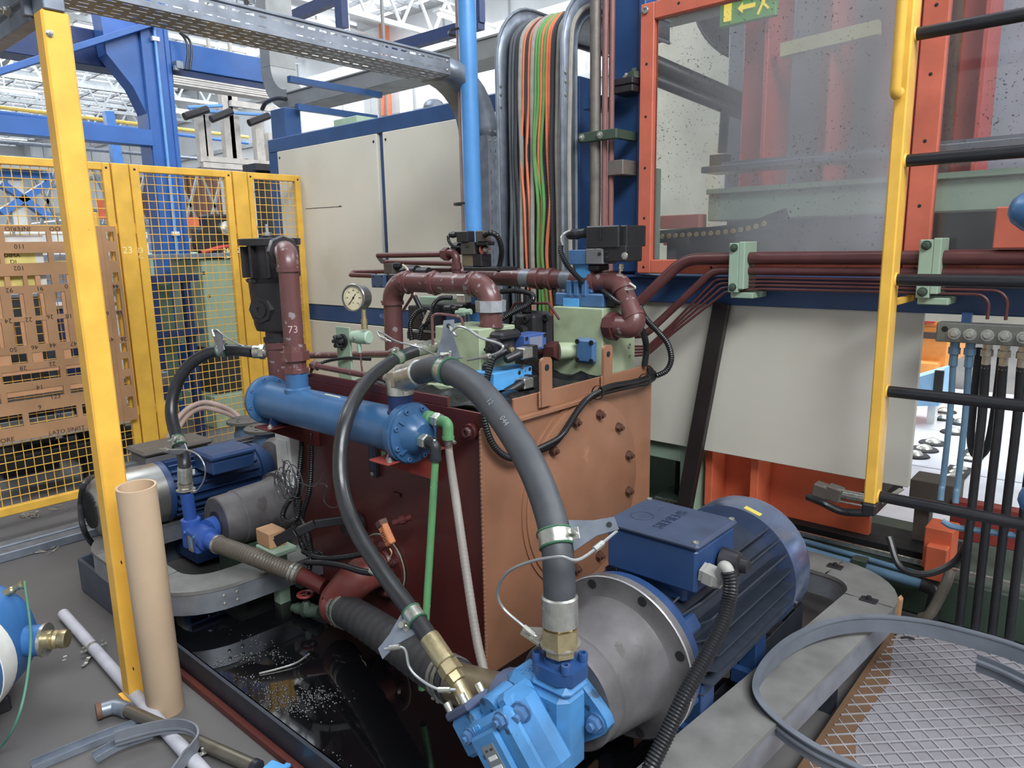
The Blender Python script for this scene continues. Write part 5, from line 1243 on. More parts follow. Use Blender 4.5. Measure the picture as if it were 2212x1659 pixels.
# top port with its dark blue split flange
tpx = P(1209, 1410, Y=1.257)
obj('top_boss', M().box((tpx.x-.06, 1.205, AZ+.09), (tpx.x+.062, 1.3, AZ+.125), .016), PUMP, pm)
zf = AZ+.124
DB = mat('port_flange_blue', (30, 70, 124), .38, dirt=.25, dc=(24, 40, 70), ds=9)
oc = [(-.062, -.03), (-.03, -.052), (.03, -.052), (.062, -.03), (.062, .03), (.03, .052), (-.03, .052), (-.062, .03)]
pf = obj('port_flange', M().prism([(tpx.x+a_, tpx.y+b_, zf) for a_, b_ in oc], (0, 0, .034)), DB, pm)
obj('port_ring', M().rev((tpx.x, tpx.y, zf+.034), (0, 0, 1), [(0, .042), (.012, .04), (.012, .034), (.05, .034)], 22), DB, pf)
for sx in (-1, 1):
    for sy_ in (-1, 1): obj('bolt', M().socket((tpx.x+sx*.044, tpx.y+sy_*.034, zf+.034), (0, 0, 1), .012, .022), DB, pf)
# suction port at the back left, dark purple flange
sp_ = V((AX-.085, 1.24, AZ+.0))
dS = (sB-sp_).normalized(); PPL = mat('purple_blue_flange', (72, 82, 112), .45, dirt=.4, dc=(50, 50, 70), ds=8)
obj('suction_boss', M().rev(sp_-dS*.02, dS, [(0, .08), (.05, .078)], 20), PPL, pm)
obj('suction_neck', M().tube([sp_+dS*.02, sB+dS*.01], .056, 20), mat('dull_bronze', (112, 100, 80), .4, .4, dirt=.5, dc=(60, 54, 46), ds=12), pm)
q = P(1062, 1462, Y=1.27); obj('suction_pad', M().obox(q+V((0, 0, -.03)), (.07, .0, .02), (0, .04, 0), (-.01, 0, .03), .012), PPL, pm)
# rear outlet, pointing up along the slim hose
ro = P(1006, 1512, Y=1.15)
oc_ = ro-E2*.03
obj('outlet_block', M().obox(oc_-E2*.045, E1*.05, YV*.042, E2*.05, .01), PUMP, rc)
of = obj('outlet_flange', M().obox(oc_+E2*.016, E1*.052, YV*.044, E2*.011, .005), PPL, rc)
obj('outlet_neck', M().tube([oc_+E2*.02, he+E2*.0], .021, 14), BRASSY, of)
for s1 in (-1, 1):
    for s2_ in (-1, 1): obj('bolt', M().socket(oc_+E2*.027+E1*.036*s1+YV*.03*s2_, E2, .010, .024), STEEL, of)

# ---- galvanised trunking around the motors
def trunk(name, label, path, r, w, z0, h, joints=()):
    c = fillet(path, r, 8); t = thing(name, label, 'trunking', (c[0].x, c[0].y, z0))
    obj('channel', M().sweep([p+V((0, 0, z0)) for p in c], [(-w/2, 0), (w/2, 0), (w/2, h), (w/2-.003, h), (w/2-.003, .003), (-w/2+.003, .003), (-w/2+.003, h), (-w/2, h)]), mat('bright_galvanised', (164, 170, 178), .36, .7, dirt=.35, dc=(100, 102, 106), ds=7, var=.12), t)
    # lids are separate pieces
    cuts = [0]+list(joints)+[len(c)-1]
    for a_, b_ in zip(cuts, cuts[1:]):
        seg = [V(p) for p in c[a_:b_+1]]
        if len(seg) < 2: continue
        seg[0] = seg[0]+(seg[1]-seg[0]).normalized()*.002
        obj('lid', M().sweep([p+V((0, 0, z0+h)) for p in seg], [(-w/2-.004, -.012), (w/2+.004, -.012), (w/2+.004, .003), (-w/2-.004, .003)]), GALVD, t)
    return t, c
t, c = trunk('trunking_bend', 'galvanised trunking bending round the grey bell housing by the cardboard tube', [V((-3.66, 2.2, 0)), V((-3.66, 1.115, 0)), V((-2.78, 1.115, 0)), V((-2.74, 1.75, 0))], .21, .155, .165, .1, (9, 10))
pts_ = []
for k in (11, 12, 17, 18):
    p = c[k]; d = (c[min(k+1, len(c)-1)]-c[k-1]).normalized(); n__ = V((d.y, -d.x, 0))
    for zz in (.19, .225): pts_.append((p+n__*.0775+V((0, 0, zz)), n__))
for p, n__ in pts_: bolts('screw', t, STEEL, [p], n__, 'screw', .007, .005)
latch = c[11]+V((-.05, .02, .27)); obj('lid_latch', M().box(latch+V((-.02, -.012, 0)), latch+V((.03, .012, .008)), .002).cyl(latch+V((.0, 0, .006)), latch+V((0, 0, .02)), .006, seg=8), GALVD, t)
for x, y in ((-3.66, 1.9), (-3.4, 1.115), (-2.75, 1.7), (-2.95, 1.115)): obj('stand', M().box((x-.03, y-.03, 0 if y < 1.5 and x < -3.1 else .04), (x+.03, y+.03, .166)), PANM, t)
obj('plinth', M().box((-3.74, 1.042, .0), (-3.14, 1.06, .17), .008).box((-3.745, 1.06, 0), (-3.73, 2.2, .17), .004), mat('plinth_slate', (66, 74, 88), .5, dirt=.3, dc=(44, 46, 50)), t, label='slate grey plinth skirt')
t, c = trunk('trunking_bend', 'galvanised trunking with a dusty grey lid bending behind the large blue motor', [V((-.80, 1.15, 0)), V((-.655, 2.95, 0)), V((-1.5, 2.99, 0))], .2, .165, .17, .1, (1, 9))
for k, dx_ in ((1, .0), (9, .0)):
    p = c[k]+V((0, 0, .273)); obj('lid_latch', M().box(p+V((-.03, -.02, 0)), p+V((.03, .02, .006)), .002).rev(p+V((.0, .0, .006)), (0, 0, 1), [(0, .01), (.012, .009), (.014, .004)], 8), BLACKM, t)
bolts('screw', t, STEEL, [c[4]+V((-.0775, -.02, .22))], (-1, -.3, 0), 'screw', .007, .005)
for x, y in ((-.79, 1.3), (-.70, 2.4), (-1.2, 2.97)): obj('stand', M().box((x-.03, y-.03, 0), (x+.03, y+.03, .171)), PANM, t)

# ================================================================ LEFT PUMP GROUP
B2X, B2Y, B2Z = -3.06, 1.42, .395
b2 = thing('bell_housing', 'smaller grey bell housing between the tubes left of the tank', 'housing', (B2X, B2Y, B2Z-.15))
obj('body', M().rev((B2X, B2Y, B2Z), (0, 1, 0), [(0, .05), (0, .114), (.005, .12), (.09, .122), (.095, .126), (.26, .132), (.3, .142), (.302, .16), (.345, .162), (.345, .05)], 48), CAST, b2)
obj('face_recess', M().rev((B2X, B2Y, B2Z), (0, -1, 0), [(-.002, .056), (.004, .056), (.004, .01)], 28), BLACKM, b2)
bolts('bolt_hole', b2, DARK, circle((B2X, B2Y+.3015, B2Z), (0, 1, 0), .15, 8, .2), (0, -1, 0), 'hole', .009, .003)
obj('support', M().box((B2X-.12, B2Y+.05, .04), (B2X+.12, B2Y+.3, .275), .006), GREEND, b2)
m2 = thing('electric_motor', 'hidden grey motor behind the smaller bell housing left of the tank', 'motor', (B2X, 2.1, .2))
obj('body', M().rev((B2X, B2Y+.35, B2Z), (0, 1, 0), [(0, .15), (.03, .16), (.05, .13), (.5, .13), (.51, .14), (.62, .14), (.63, .1)], 32), MF, m2)
obj('foot', M().box((B2X-.13, 1.9, .04), (B2X+.13, 2.2, .27), .006), MF, m2)
p2 = thing('gear_pump', 'small dark blue pump with a name plate on the smaller bell housing', 'pump', (B2X, 1.3, .28))
PB = mat('small_pump_blue', (40, 82, 162), .42, dirt=.35, dc=(28, 42, 76), ds=9)
c = V((P(432, 1162, Y=1.33).x, 1.33, P(432, 1162, Y=1.33).z))
obj('body', M().box(c+V((-.05, -.045, -.055)), c+V((.06, .045, .05)), .012), PB, p2)
obj('side_body', M().rev(c+V((-.075, 0, .0)), (0, 0, 1), [(-.06, .03), (-.05, .042), (.07, .042), (.075, .034)], 20), PB, p2)
obj('shaft_neck', M().rev(c+V((-.01, .04, .02)), (B2X-c.x, B2Y-c.y-.03, 0), [(0, .05), (.09, .05)], 20), PB, p2)
obj('name_plate', M().box(c+V((-.015, -.047, -.045)), c+V((.025, -.045, .02))), mat('plate_tan', (150, 136, 110), .4, .3), p2); obj('plate_stripe', M().box(c+V((.008, -.048, -.03)), c+V((.02, -.046, .015))), BRIGHT, p2)
bolts('bolt', p2, VALVE, [c+V((-.04, -.045, .03)), c+V((.045, -.045, .03))], (0, -1, 0), 'socket', .008, .008)
so = c+V((.06, 0, .015)); obj('suction_stub', M().rev(so, (1, .1, -.1), [(-.01, .05), (.02, .05), (.025, .036), (.08, .036)], 18), PB, p2)
zu = [P(408, 1125, Y=1.31), P(402, 1062, Y=1.31)]
obj('riser', M().tube([V((c.x-.075, c.y, c.z+.06)), V((zu[1].x+.002, zu[1].y, zu[1].z))], .0275, 18), PB, p2)
obj('riser_collar', M().rev(V((c.x-.075, c.y, c.z+.06)), (0, 0, 1), [(0, .036), (.012, .036)], 18), BLACKM, p2)
# hose from it up and over to the filter tee
R2e = V((rx-.04, ry-.02, P(590, 762, Y=1.64).z))
hp2 = [P(548, 760, Y=1.60), P(500, 756, Y=1.56), P(452, 762, Y=1.50), P(408, 790, Y=1.44), P(380, 835, Y=1.39), P(370, 890, Y=1.35), P(382, 945, Y=1.33), P(396, 985, Y=1.32), P(399, 1010, Y=1.31), P(400, 1040, Y=1.31)]
t, c2 = hose('return_hose', 'black hose arching over the dusty motor to the pipe below the filter', hp2, .0265, RUBBER, 10, (0, 1), STEEL, .075, .02)
obj('ferrule', M().tube([c2[0]-(c2[1]-c2[0]).normalized()*-.0, c2[0].lerp(R2e, .42)], .029, 18), STEEL, t)
obj('nut', M().tube([c2[0].lerp(R2e, .44), c2[0].lerp(R2e, .8)], .033, 6), STEEL, t); obj('nipple', M().tube([c2[0].lerp(R2e, .8), R2e], .024, 14), STEEL, t)
a = clamp(t, c2, 14, .0265, (-.2, 0, 1), False)
pp_ = P(470, 725, Y=1.53)
obj('anchor_plate', M().prism([P(474, 765, Y=1.5), P(462, 735, Y=1.53), P(462, 716, Y=1.53), P(470, 712, Y=1.53), P(478, 722, Y=1.53), P(484, 755, Y=1.5)], (.003, .003, 0)), GALV, t)
cable(t, [P(462, 725, Y=1.525), P(460, 716, Y=1.525), P(468, 712, Y=1.525), P(480, 722, Y=1.53), P(500, 735, Y=1.55), P(528, 748, Y=1.58), P(560, 752, Y=1.6)], .003)
a = clamp(t, c2, 62, .0265, (.8, -.6, .2), False)
obj('anchor_plate', M().prism([P(350, 975, Y=1.28), P(385, 968, Y=1.29), P(398, 958, Y=1.29), P(404, 972, Y=1.29), P(388, 982, Y=1.29), P(352, 978, Y=1.28)], (.0, .004, .002)), GALV, t)
cable(t, [P(345, 970, Y=1.27), P(375, 972, Y=1.27), P(405, 972, Y=1.26), P(430, 985, Y=1.25), P(443, 1010, Y=1.25), P(441, 1035, Y=1.26), P(432, 1052, Y=1.27), P(424, 1060, Y=1.28), P(405, 1062, Y=1.28)], .003)
obj('anchor_ring', M().rev(zu[1]+V((0, 0, .01)), (0, 0, 1), [(-.002, .02), (-.002, .04), (.002, .04), (.002, .02)], 18), STEEL, t)
# ribbed suction hose of the small pump
sh = smooth([so+V((.07, .01, -.01)), P(540, 1200, Y=1.38), P(595, 1222, Y=1.43), P(650, 1243, Y=1.48)], 12); sh = resample(sh, .0045)
t = thing('ribbed_hose', 'brownish ribbed suction hose from the small blue pump toward the red elbow', 'hose', sh[-1])
obj('hose', M().tube(sh, [.037 if i % 3 else .0345 for i in range(len(sh))], 18), mat('olive_rubber', (86, 78, 66), .45, dirt=.3, dc=(50, 46, 42), ds=14), t)
for k in (3, len(sh)-5, len(sh)-9):
    d = (sh[k+1]-sh[k-1]).normalized(); obj('hose_clip', M().rev(sh[k]-d*.006, d, [(0, .037), (0, .041), (.012, .041), (.012, .037)], 20, False), STEEL, t)
obj('end_pipe', M().tube([sh[-2], P(700, 1268, Y=1.52)], .033, 16), REDBR, t)
# ---- blue motor with a steel fan cowl
MX, MZ = -3.62, .425
m3 = thing('electric_motor', 'blue finned motor with a dented steel fan cowl beside the yellow post', 'motor', (MX, 1.5, .1))
COW = mat('dented_cowl_steel', (150, 148, 144), .32, .7, dirt=.4, dc=(96, 90, 82), ds=5)
obj('fan_cowl', M().rev((MX, 1.1, MZ), (0, 1, 0), [(-.01, .0001), (-.01, .08), (0, .1), (.02, .13), (.06, .147), (.3, .15)], 44), COW, m3)
sl = []
for i in range(-6, 7):
    xx = i*.0135; hh_ = math.sqrt(max(0, .088**2-xx*xx))
    if hh_ > .01: obj('grille_slot', M().bar((MX+xx, 1.087, MZ-hh_), (MX+xx, 1.087, MZ+hh_), .007, .008, (0, 1, 0)), DARK, m3)
obj('body', M().rev((MX, 1.4, MZ), (0, 1, 0), [(0, .15), (.004, .152), (.03, .152), (.034, .125), (.5, .125), (.502, .14), (.54, .135), (.6, .08)], 40), MB, m3)
for i in range(22):
    a_ = 2*PI*i/22; d = V((math.cos(a_), 0, math.sin(a_))); obj('fin', M().obox(V((MX, 1.66, MZ))+d*.132, d*.018, V((0, .22, 0)), V((0, 1, 0)).cross(d)*.0035), MB, m3)
tbx = obj('terminal_box', M().box((MX+.08, 1.56, MZ+.1), (MX+.28, 1.78, MZ+.165), .006), MB, m3); obj('lid', M().box((MX+.07, 1.55, MZ+.166), (MX+.29, 1.79, MZ+.2), .012), MB, tbx)
obj('plate', M().box((MX+.1, 1.47, MZ+.065), (MX+.104, 1.55, MZ+.105)), WHITE, m3)
obj('foot', M().box((MX-.13, 1.5, .04), (MX+.13, 1.85, .3), .006), MB, m3)
obj('end_shield', M().rev((MX+.02, 2.0, MZ), (0, 1, 0), [(0, .08), (.02, .13), (.05, .145), (.09, .145), (.1, .1), (.2, .1)], 32), CAST, m3)
# big power cable
solo('power_cable', M().tube(smooth([P(245, 1030, Y=1.35), P(215, 1028, Y=1.25), P(184, 1042, Y=1.1), P(174, 1090, Y=1.08), P(180, 1140, Y=1.06), P(200, 1175, Y=1.12), P(235, 1203, Y=1.14), P(290, 1215, Y=1.2)], 8), .0135, 10), RUBBER, 'thick black cable looping round the steel fan cowl', 'cable')
# ---- dusty motor with its terminal box
DX, DZ = -4.1, .30
DU = mat('dusty_motor_grey', (112, 112, 116), .7, dirt=.5, dc=(88, 78, 70), ds=4)
m4 = thing('electric_motor', 'dust covered grey motor with a grey terminal box in front of the fence', 'motor', (DX, 1.9, 0))
obj('body', M().rev((DX, 1.25, DZ), (0, 1, 0), [(0, .13), (.2, .15), (.95, .15), (.97, .17), (1.05, .165), (1.1, .1)], 32), DU, m4)
for i in range(14):
    a_ = PI*i/13; d = V((math.cos(a_), 0, math.sin(a_))); obj('fin', M().obox(V((DX, 1.8, DZ))+d*.16, d*.015, V((0, .38, 0)), V((0, 1, 0)).cross(d)*.004), DU, m4)
tq_ = obj('terminal_box', M().box((DX-.09, 1.50, DZ+.12), (DX+.12, 1.85, DZ+.215), .01), DU, m4); obj('lid', M().box((DX-.11, 1.48, DZ+.216), (DX+.14, 1.87, DZ+.245), .012), mat('brown_dusty_lid', (96, 88, 80), .75, dirt=.4, dc=(70, 62, 56)), tq_)
obj('foot', M().box((DX-.15, 1.4, 0), (DX+.15, 2.1, .17), .006), DU, m4)
obj('end_cover', M().rev((DX, 2.33, DZ), (0, 1, 0), [(0, .16), (.06, .2), (.12, .2), (.13, .12), (.25, .12)], 32), mat('blue_grey_cast', (92, 112, 128), .55, dirt=.4, dc=(70, 70, 72), ds=6), m4)
# ---- flanged valves
VG = mat('dirty_flange_grey', (92, 90, 86), .6, dirt=.4, dc=(60, 52, 46), ds=8); VB_ = mat('valve_body_blue', (76, 108, 140), .5, dirt=.35, dc=(60, 66, 74), ds=8)
for px_, py_, yy_, lab in ((531, 905, 2.25, 'flanged grey valve standing behind the cooler, left of its pair'), (572, 922, 2.15, 'flanged grey and blue valve standing behind the cooler, right of its pair')):
    q = P(px_, py_, Y=yy_); tv = thing('flanged_valve', lab, 'valve', (q.x, q.y, .3))
    obj('top_flange', M().rev((q.x, q.y, q.z), (0, 0, 1), [(-.02, .12), (-.002, .12), (0, .116), (0, .06), (-.01, .055), (-.012, .0001)], 32), VG, tv)
    bolts('bolt_hole', tv, DARK, circle((q.x, q.y, q.z), (0, 0, 1), .09, 4, .5), (0, 0, 1), 'hole', .012, .003)
    obj('body', M().rev((q.x, q.y, q.z-.26), (0, 0, 1), [(0, .06), (.05, .075), (.1, .075), (.16, .08), (.24, .06)], 18), VB_, tv)
    obj('low_flange', M().rev((q.x, q.y, q.z-.2), (0, 0, 1), [(-.03, .11), (-.002, .11), (.01, .11), (.03, .108)], 32), VG, tv)
    obj('stem', M().rev((q.x, q.y, 0), (0, 0, 1), [(0, .1), (.02, .06), (q.z-.26, .08)], 20), VG, tv)
# white switch box, wooden block
q = P(628, 975, Y=1.66)
wb = thing('switch_box', 'small off white switch box under the cooler bracket with a dark scribble', 'box', q+V((0, 0, -.1)))
obj('box', M().box(q+V((-.075, -.03, -.1)), q+V((.04, .03, .085)), .006), WHITE, wb); obj('cover', M().box(q+V((-.055, -.034, -.075)), q+V((.025, -.03, .06)), .003), WHITE, wb)
text('scribble', 'Dab', .02, INK, wb, q+V((-.005, -.0345, -.04)), (1, 0, 0), (0, 0, 1), .0003)
obj('lower_tab', M().box(q+V((-.03, -.02, -.16)), q+V((.03, .02, -.1)), .004), WHITE, wb)
q = P(586, 1158, Y=1.50); solo('wood_block', M().box(q+V((-.055, -.04, -.035)), q+V((.055, .04, .035)), .004), mat('pine_block', (186, 140, 96), .7, dirt=.4, dc=(120, 84, 56), ds=10), 'short pine block lying on the pale green bracket by the black lever', 'block')
solo('green_bracket', M().box(q+V((-.05, -.05, -.06)), q+V((.1, .06, -.036)), .004).box((q.x-.02, q.y, .045), (q.x+.03, q.y+.05, q.z-.055)), GREENM, 'pale green bracket under the pine block', 'bracket')

PK = mat('pinkish_hose', (176, 148, 138), .5, dirt=.3, dc=(130, 104, 96), ds=8)
for k_, (dy_, lab) in enumerate(((0, 'pinkish grey hose arching behind the black hose, outer one'), (12, 'pinkish grey hose arching behind the black hose, inner one'))):
    solo('pinkish_hose', M().tube(smooth([P(362+dy_*.8, 1000, X=-4.5), P(366+dy_*.8, 940+dy_, X=-4.5), P(395+dy_*.4, 892+dy_, X=-4.55), P(435, 870+dy_, X=-4.6), P(475, 876+dy_, X=-4.55), P(510, 895+dy_*.6, X=-4.5), P(530, 925, X=-4.4)], 8), .016, 10), PK, lab, 'hose')
# ================================================================ YELLOW POST, TRAYS, PIPES, LADDER
def perforated(o, u, v, lu, lv, nu, nv, fu=.6, fv=.3, stag=0.0):
    """flat plate with rows of slotted holes, spanned by unit vectors u, v from o"""
    o, u, v = V(o), V(u), V(v); m = M(); pu, pv = lu/nu, lv/nv
    for j in range(nv):
        for i in range(nu):
            a = o+u*(pu*i)+v*(pv*j); d0 = pu*(1-fu)/2+(stag*pu if j % 2 else 0); d0 = min(max(d0, .002), pu*(1-fu)-.002)
            x0, x1 = d0, d0+pu*fu; y0, y1 = pv*(1-fv)/2, pv*(1+fv)/2
            q = [a, a+u*pu, a+u*pu+v*pv, a+v*pv]; h = [a+u*x0+v*y0, a+u*x1+v*y0, a+u*x1+v*y1, a+u*x0+v*y1]
            m.add(q+h, [(0, 1, 5, 4), (1, 2, 6, 5), (2, 3, 7, 6), (3, 0, 4, 7)])
    return m
def thick(o, t=.002):
    if len(o.data.polygons) > 40: return o
    md = o.modifiers.new('thickness', 'SOLIDIFY'); md.thickness = t; md.offset = 0
    return o
post = thing('yellow_post', 'tall yellow steel post at the front left carrying the slotted cable tray', 'post', (-2.635, .875, 0))
obj('tube', M().box((-2.675, .832, .012), (-2.605, .912, 2.33), .006), YEL, post)
obj('foot_plate', M().box((-2.69, .82, 0), (-2.59, .925, .012)), YEL, post)
q = P(107, 72, X=-2.604); bolts('bolt', post, STEEL, [q], (1, 0, 0), 'bolt', .009, .008)
bolts('bolt_hole', post, BLACKM, [P(262, 1215, Y=.8318), P(288, 1445, Y=.8318)], (0, -1, 0), 'hole', .006, .003)
obj('bracket', M().box((-2.70, .84, 2.33), (-2.60, .90, 2.402), .003), GALV, post)
tr = thing('slotted_cable_tray', 'long slotted galvanised cable tray overhead from the yellow post to the blue pipe', 'cable tray', (-2.7, 1.7, 2.4))
TXr, TXl, TZ0, TZ1 = -2.615, -2.82, 2.403, 2.478
thick(obj('side', perforated((TXr, .55, TZ0), (0, 1, 0), (0, 0, 1), 2.0, TZ1-TZ0, 38, 2, .62, .2, .12), GALV, tr))
thick(obj('side', perforated((TXl, .55, TZ0), (0, 1, 0), (0, 0, 1), 2.0, TZ1-TZ0, 38, 2, .62, .2, .12), GALV, tr))
thick(obj('bottom', perforated((TXl, .55, TZ0), (0, 1, 0), (1, 0, 0), 2.0, TXr-TXl, 38, 5, .62, .14, .15), GALV, tr))
for x in (TXr, TXl): obj('lip', M().box((x-.006, .55, TZ1-.004), (x+.006, 2.55, TZ1+.008), .003), GALV, tr)
# its bend down into the vertical tray
vt = thing('slotted_cable_tray', 'slotted galvanised cable tray running down the cabinet beside the blue pipe', 'cable tray', (-2.7, 2.8, 1.0))
cv_ = []
for k in range(9):
    a = k*PI/2/8; cv_.append(((2.55+.25*math.sin(a)), TZ0-.25+.25*math.cos(a), math.sin(a), math.cos(a)))
for x in (TXr, TXl):
    m = M()
    for (y, z, s_, c_) in cv_: m.v += [(x, y, z), (x, y+s_*.075, z+c_*.075)]
    m.f = [(2*i, 2*i+1, 2*i+3, 2*i+2) for i in range(8)]; thick(obj('bend_side', m, GALV, vt))
m = M()
for (y, z, s_, c_) in cv_: m.v += [(TXl, y, z), (TXr, y, z)]
m.f = [(2*i, 2*i+1, 2*i+3, 2*i+2) for i in range(8)]; thick(obj('bend_web', m, GALV, vt))
for x in (TXr, TXl): thick(obj('side', perforated((x, 2.8, .95), (0, 0, 1), (0, 1, 0), 1.2, .075, 24, 2, .5, .1), GALV, vt))
obj('web', M().box((TXl, 2.797, .95), (TXr, 2.80, 2.155)), GALV, vt)
bolts('rivet', vt, STEEL, [(TXr+.001, y, z) for y in (2.815, 2.855) for z in (2.175, 2.13)]+[(TXr+.001, 2.53, z) for z in (2.42, 2.46)], (1, 0, 0), 'screw', .007, .004)
obj('fixing_arm', M().box((-2.78, 2.875, 1.5), (-2.74, 3.143, 1.53)).box((-2.78, 2.875, 2.1), (-2.74, 3.143, 2.13)), GALV, vt)
solo('strut_bracket', M().bar((-2.6, 3.0, 2.335), (-2.38, 3.0, 2.335), .06, .05).bar((-2.55, 3.0, 2.335), (-2.55, 3.15, 2.335), .05, .045), GALV, 'short grey strut bracket between the slotted tray and the cable bundle', 'bracket')
# blue pipe and pinkish pipe
bp_ = thing('blue_pipe', 'bright blue vertical plastic pipe strapped in front of the cabinet', 'pipe', (-2.66, 2.69, 1.35))
BPX = P(1011, 250, Y=2.69).x
obj('pipe', M().tube([(BPX+.02, 2.69, 1.2), (BPX, 2.69, 4.6)], .0445, 24), mat('blue_plastic_pipe', (66, 140, 206), .35, dirt=.25, dc=(50, 100, 150), ds=4), bp_)
solo('pink_pipe', M().tube([(BPX-.052, 2.705, 1.2), (BPX-.07, 2.705, 4.6)], .0165, 14), mat('pinkish_pipe', (170, 132, 118), .45, dirt=.3, dc=(110, 90, 84), ds=10), 'slim pinkish brown pipe strapped beside the bright blue pipe', 'pipe')
for y in (64, 440):
    z = P(1010, y, Y=2.69).z; obj('strap', M().sweep([V((BPX-.035+.075*math.cos(k*PI/10), 2.695+.053*math.sin(k*PI/10), z)) for k in range(21)], [(-.001, -.006), (.001, -.006), (.001, .006), (-.001, .006)], caps=False), BLACK, bp_)
obj('foot_bracket', M().box((BPX-.03, 2.64, 1.17), (BPX+.06, 2.75, 1.2)).box((BPX-.0, 2.68, 1.016), (BPX+.03, 2.71, 1.17)), GALV, bp_)
# channel to the left of the post
ch_ = thing('mounting_channel', 'grey double channel running left from the top of the yellow post', 'channel', (-4, .86, 2.35))
for z in (2.345, 2.415): obj('rail', M().bar((-2.72, .86, z), (-6.0, .86, z), .05, .052, ch=.004), GALV, ch_)
obj('plate', M().box((-2.74, .82, 2.33), (-2.71, .9, 2.45), .002), GALV, ch_)
bolts('bolt', ch_, STEEL, [(-2.9, .834, 2.38)], (0, -1, 0), 'bolt', .014, .02)
# grey sealed trunking over the cabinet
GR = mat('dull_trunking', (138, 140, 140), .5, .4, dirt=.4, dc=(104, 102, 98), ds=3)
lt = thing('overhead_trunking', 'long dull grey cable trunking passing above the cabinet with a bend upward', 'trunking', (-4.6, 4.1, 2.9))
obj('channel', M().box((-6.3, 4.0, 2.91), (-2.0, 4.28, 3.04), .004), GR, lt); obj('cover', M().box((-6.3, 3.99, 3.04), (-2.0, 4.29, 3.055), .003), GR, lt)
bend = [(-6.3, 4.0, 2.91), (-6.3, 4.0, 3.04)]
m = M(); pl = [V((-6.3, 4.0, 2.91))]
for k in range(9): a = k*PI/2/8; pl.append(V((-6.3-.42*math.sin(a), 4.0, 3.33-.42*math.cos(a))))
pl2_ = [V((-6.3-.25*math.sin(k*PI/16), 4.0, 3.33-.25*math.cos(k*PI/16))) for k in range(8, -1, -1)]
m.prism(pl+pl2_, (0, .28, 0)); obj('bend', m, GR, lt)
obj('riser', M().box((-6.72, 4.0, 3.33), (-6.55, 4.28, 5.6), .004), GR, lt)
obj('latch', M().box((-6.64, 3.985, 3.5), (-6.6, 4.0, 3.58), .003), STEEL, lt)
for x in (-5.0, -2.4): obj('hanger', M().box((x, 4.1, 3.055), (x+.02, 4.12, 7.3)), GR, lt)
solo('black_pigtail', M().tube(smooth([P(566, 236, Y=3.95), P(575, 222, Y=3.95), P(598, 213, Y=3.95), P(618, 214, Y=3.97)], 6), .02, 8), RUBBER, 'short black flexible tube curling onto the grey trunking bend', 'tube')
# ---- vertical cable tray with its bundle
ct = thing('ladder_cable_tray', 'wide galvanised tray standing against the machine with a big bundle of cables', 'cable tray', (-2.42, 3.05, 1.0))
ZA = 2.52
def arch(x, y0, r, zt, back=.7, zb=1.0):
    pts = [V((x, y0, zb)), V((x, y0, zt))]
    for k in range(1, 9): a = k*PI/2/8; pts.append(V((x, y0+r-r*math.cos(a), zt+r*math.sin(a))))
    pts.append(V((x, y0+r+back, zt+r))); return pts
for x in (-2.615, -2.2):
    pa_ = arch(x, 2.93, .24, ZA); m = M()
    m.sweep(pa_[:1]+[pa_[0].lerp(pa_[1], t_/12) for t_ in range(1, 13)]+pa_[2:], [(-.002, -.06), (.002, -.06), (.002, .06), (-.002, .06)], up=(1, 0, 0) if False else (0, -1, .001))
    n_ = len(pa_); sd = M()
    inn = [p for p in pa_]; 
    out = []
    for i, p in enumerate(pa_):
        d = (pa_[min(i+1, n_-1)]-pa_[max(i-1, 0)]).normalized(); nrm = V((0, -d.z, d.y)); out.append((p+nrm*.055, p-nrm*.055))
    for a, b in out: sd.v += [tuple(a), tuple(b)]
    sd.f = [(2*i, 2*i+1, 2*i+3, 2*i+2) for i in range(n_-1)]
    thick(obj('side_rail', sd, GALV, ct), .003)
    for s_ in (0, 1): obj('rolled_edge', M().tube([o_[s_] for o_ in out], .009, 8), GALV, ct)
web = arch(0, 2.975, .2, ZA); w_ = M()
for p in web: w_.v += [(-2.615, p.y, p.z), (-2.2, p.y, p.z)]
w_.f = [(2*i, 2*i+1, 2*i+3, 2*i+2) for i in range(len(web)-1)]; thick(obj('web', w_, GALV, ct), .003)
bolts('rivet', ct, STEEL, [(x, 2.9, z) for x in (-2.612, -2.197) for z in (2.3, 2.36, 2.4)], (1, 0, 0), 'screw', .009, .006)
CG = mat('grey_cable', (150, 144, 134), .55, dirt=.45, dc=(96, 90, 82), ds=12); CO = mat('orange_cable', (232, 116, 64), .5); CGR = mat('green_cable', (92, 152, 70), .5); CBK = mat('black_cable', (52, 54, 58), .5); CDG = mat('dark_grey_cable', (84, 88, 92), .5)
cabs = [(CDG, .010, 'dark grey'), (CDG, .010, 'dark grey'), (CBK, .011, 'black'), (CG, .013, 'dusty grey'), (CO, .0075, 'orange'), (CBK, .009, 'black'), (CO, .0075, 'orange'), (CG, .013, 'dusty grey'), (CGR, .0085, 'green'), (CGR, .0085, 'green'), (CO, .0075, 'orange'), (CGR, .0085, 'green'), (CO, .008, 'orange'), (CO, .007, 'orange'), (CBK, .0155, 'black ribbed'), (CG, .012, 'dusty grey'), (CG, .012, 'dusty grey'), (CG, .011, 'dusty grey'), (CG, .012, 'dusty grey')]
rs = random.Random(21); pos = -2.588; seen = {}; tot = {}
for _, _, n_ in cabs: tot[n_] = tot.get(n_, 0)+1
words = ['first', 'second', 'third', 'fourth', 'fifth', 'sixth']
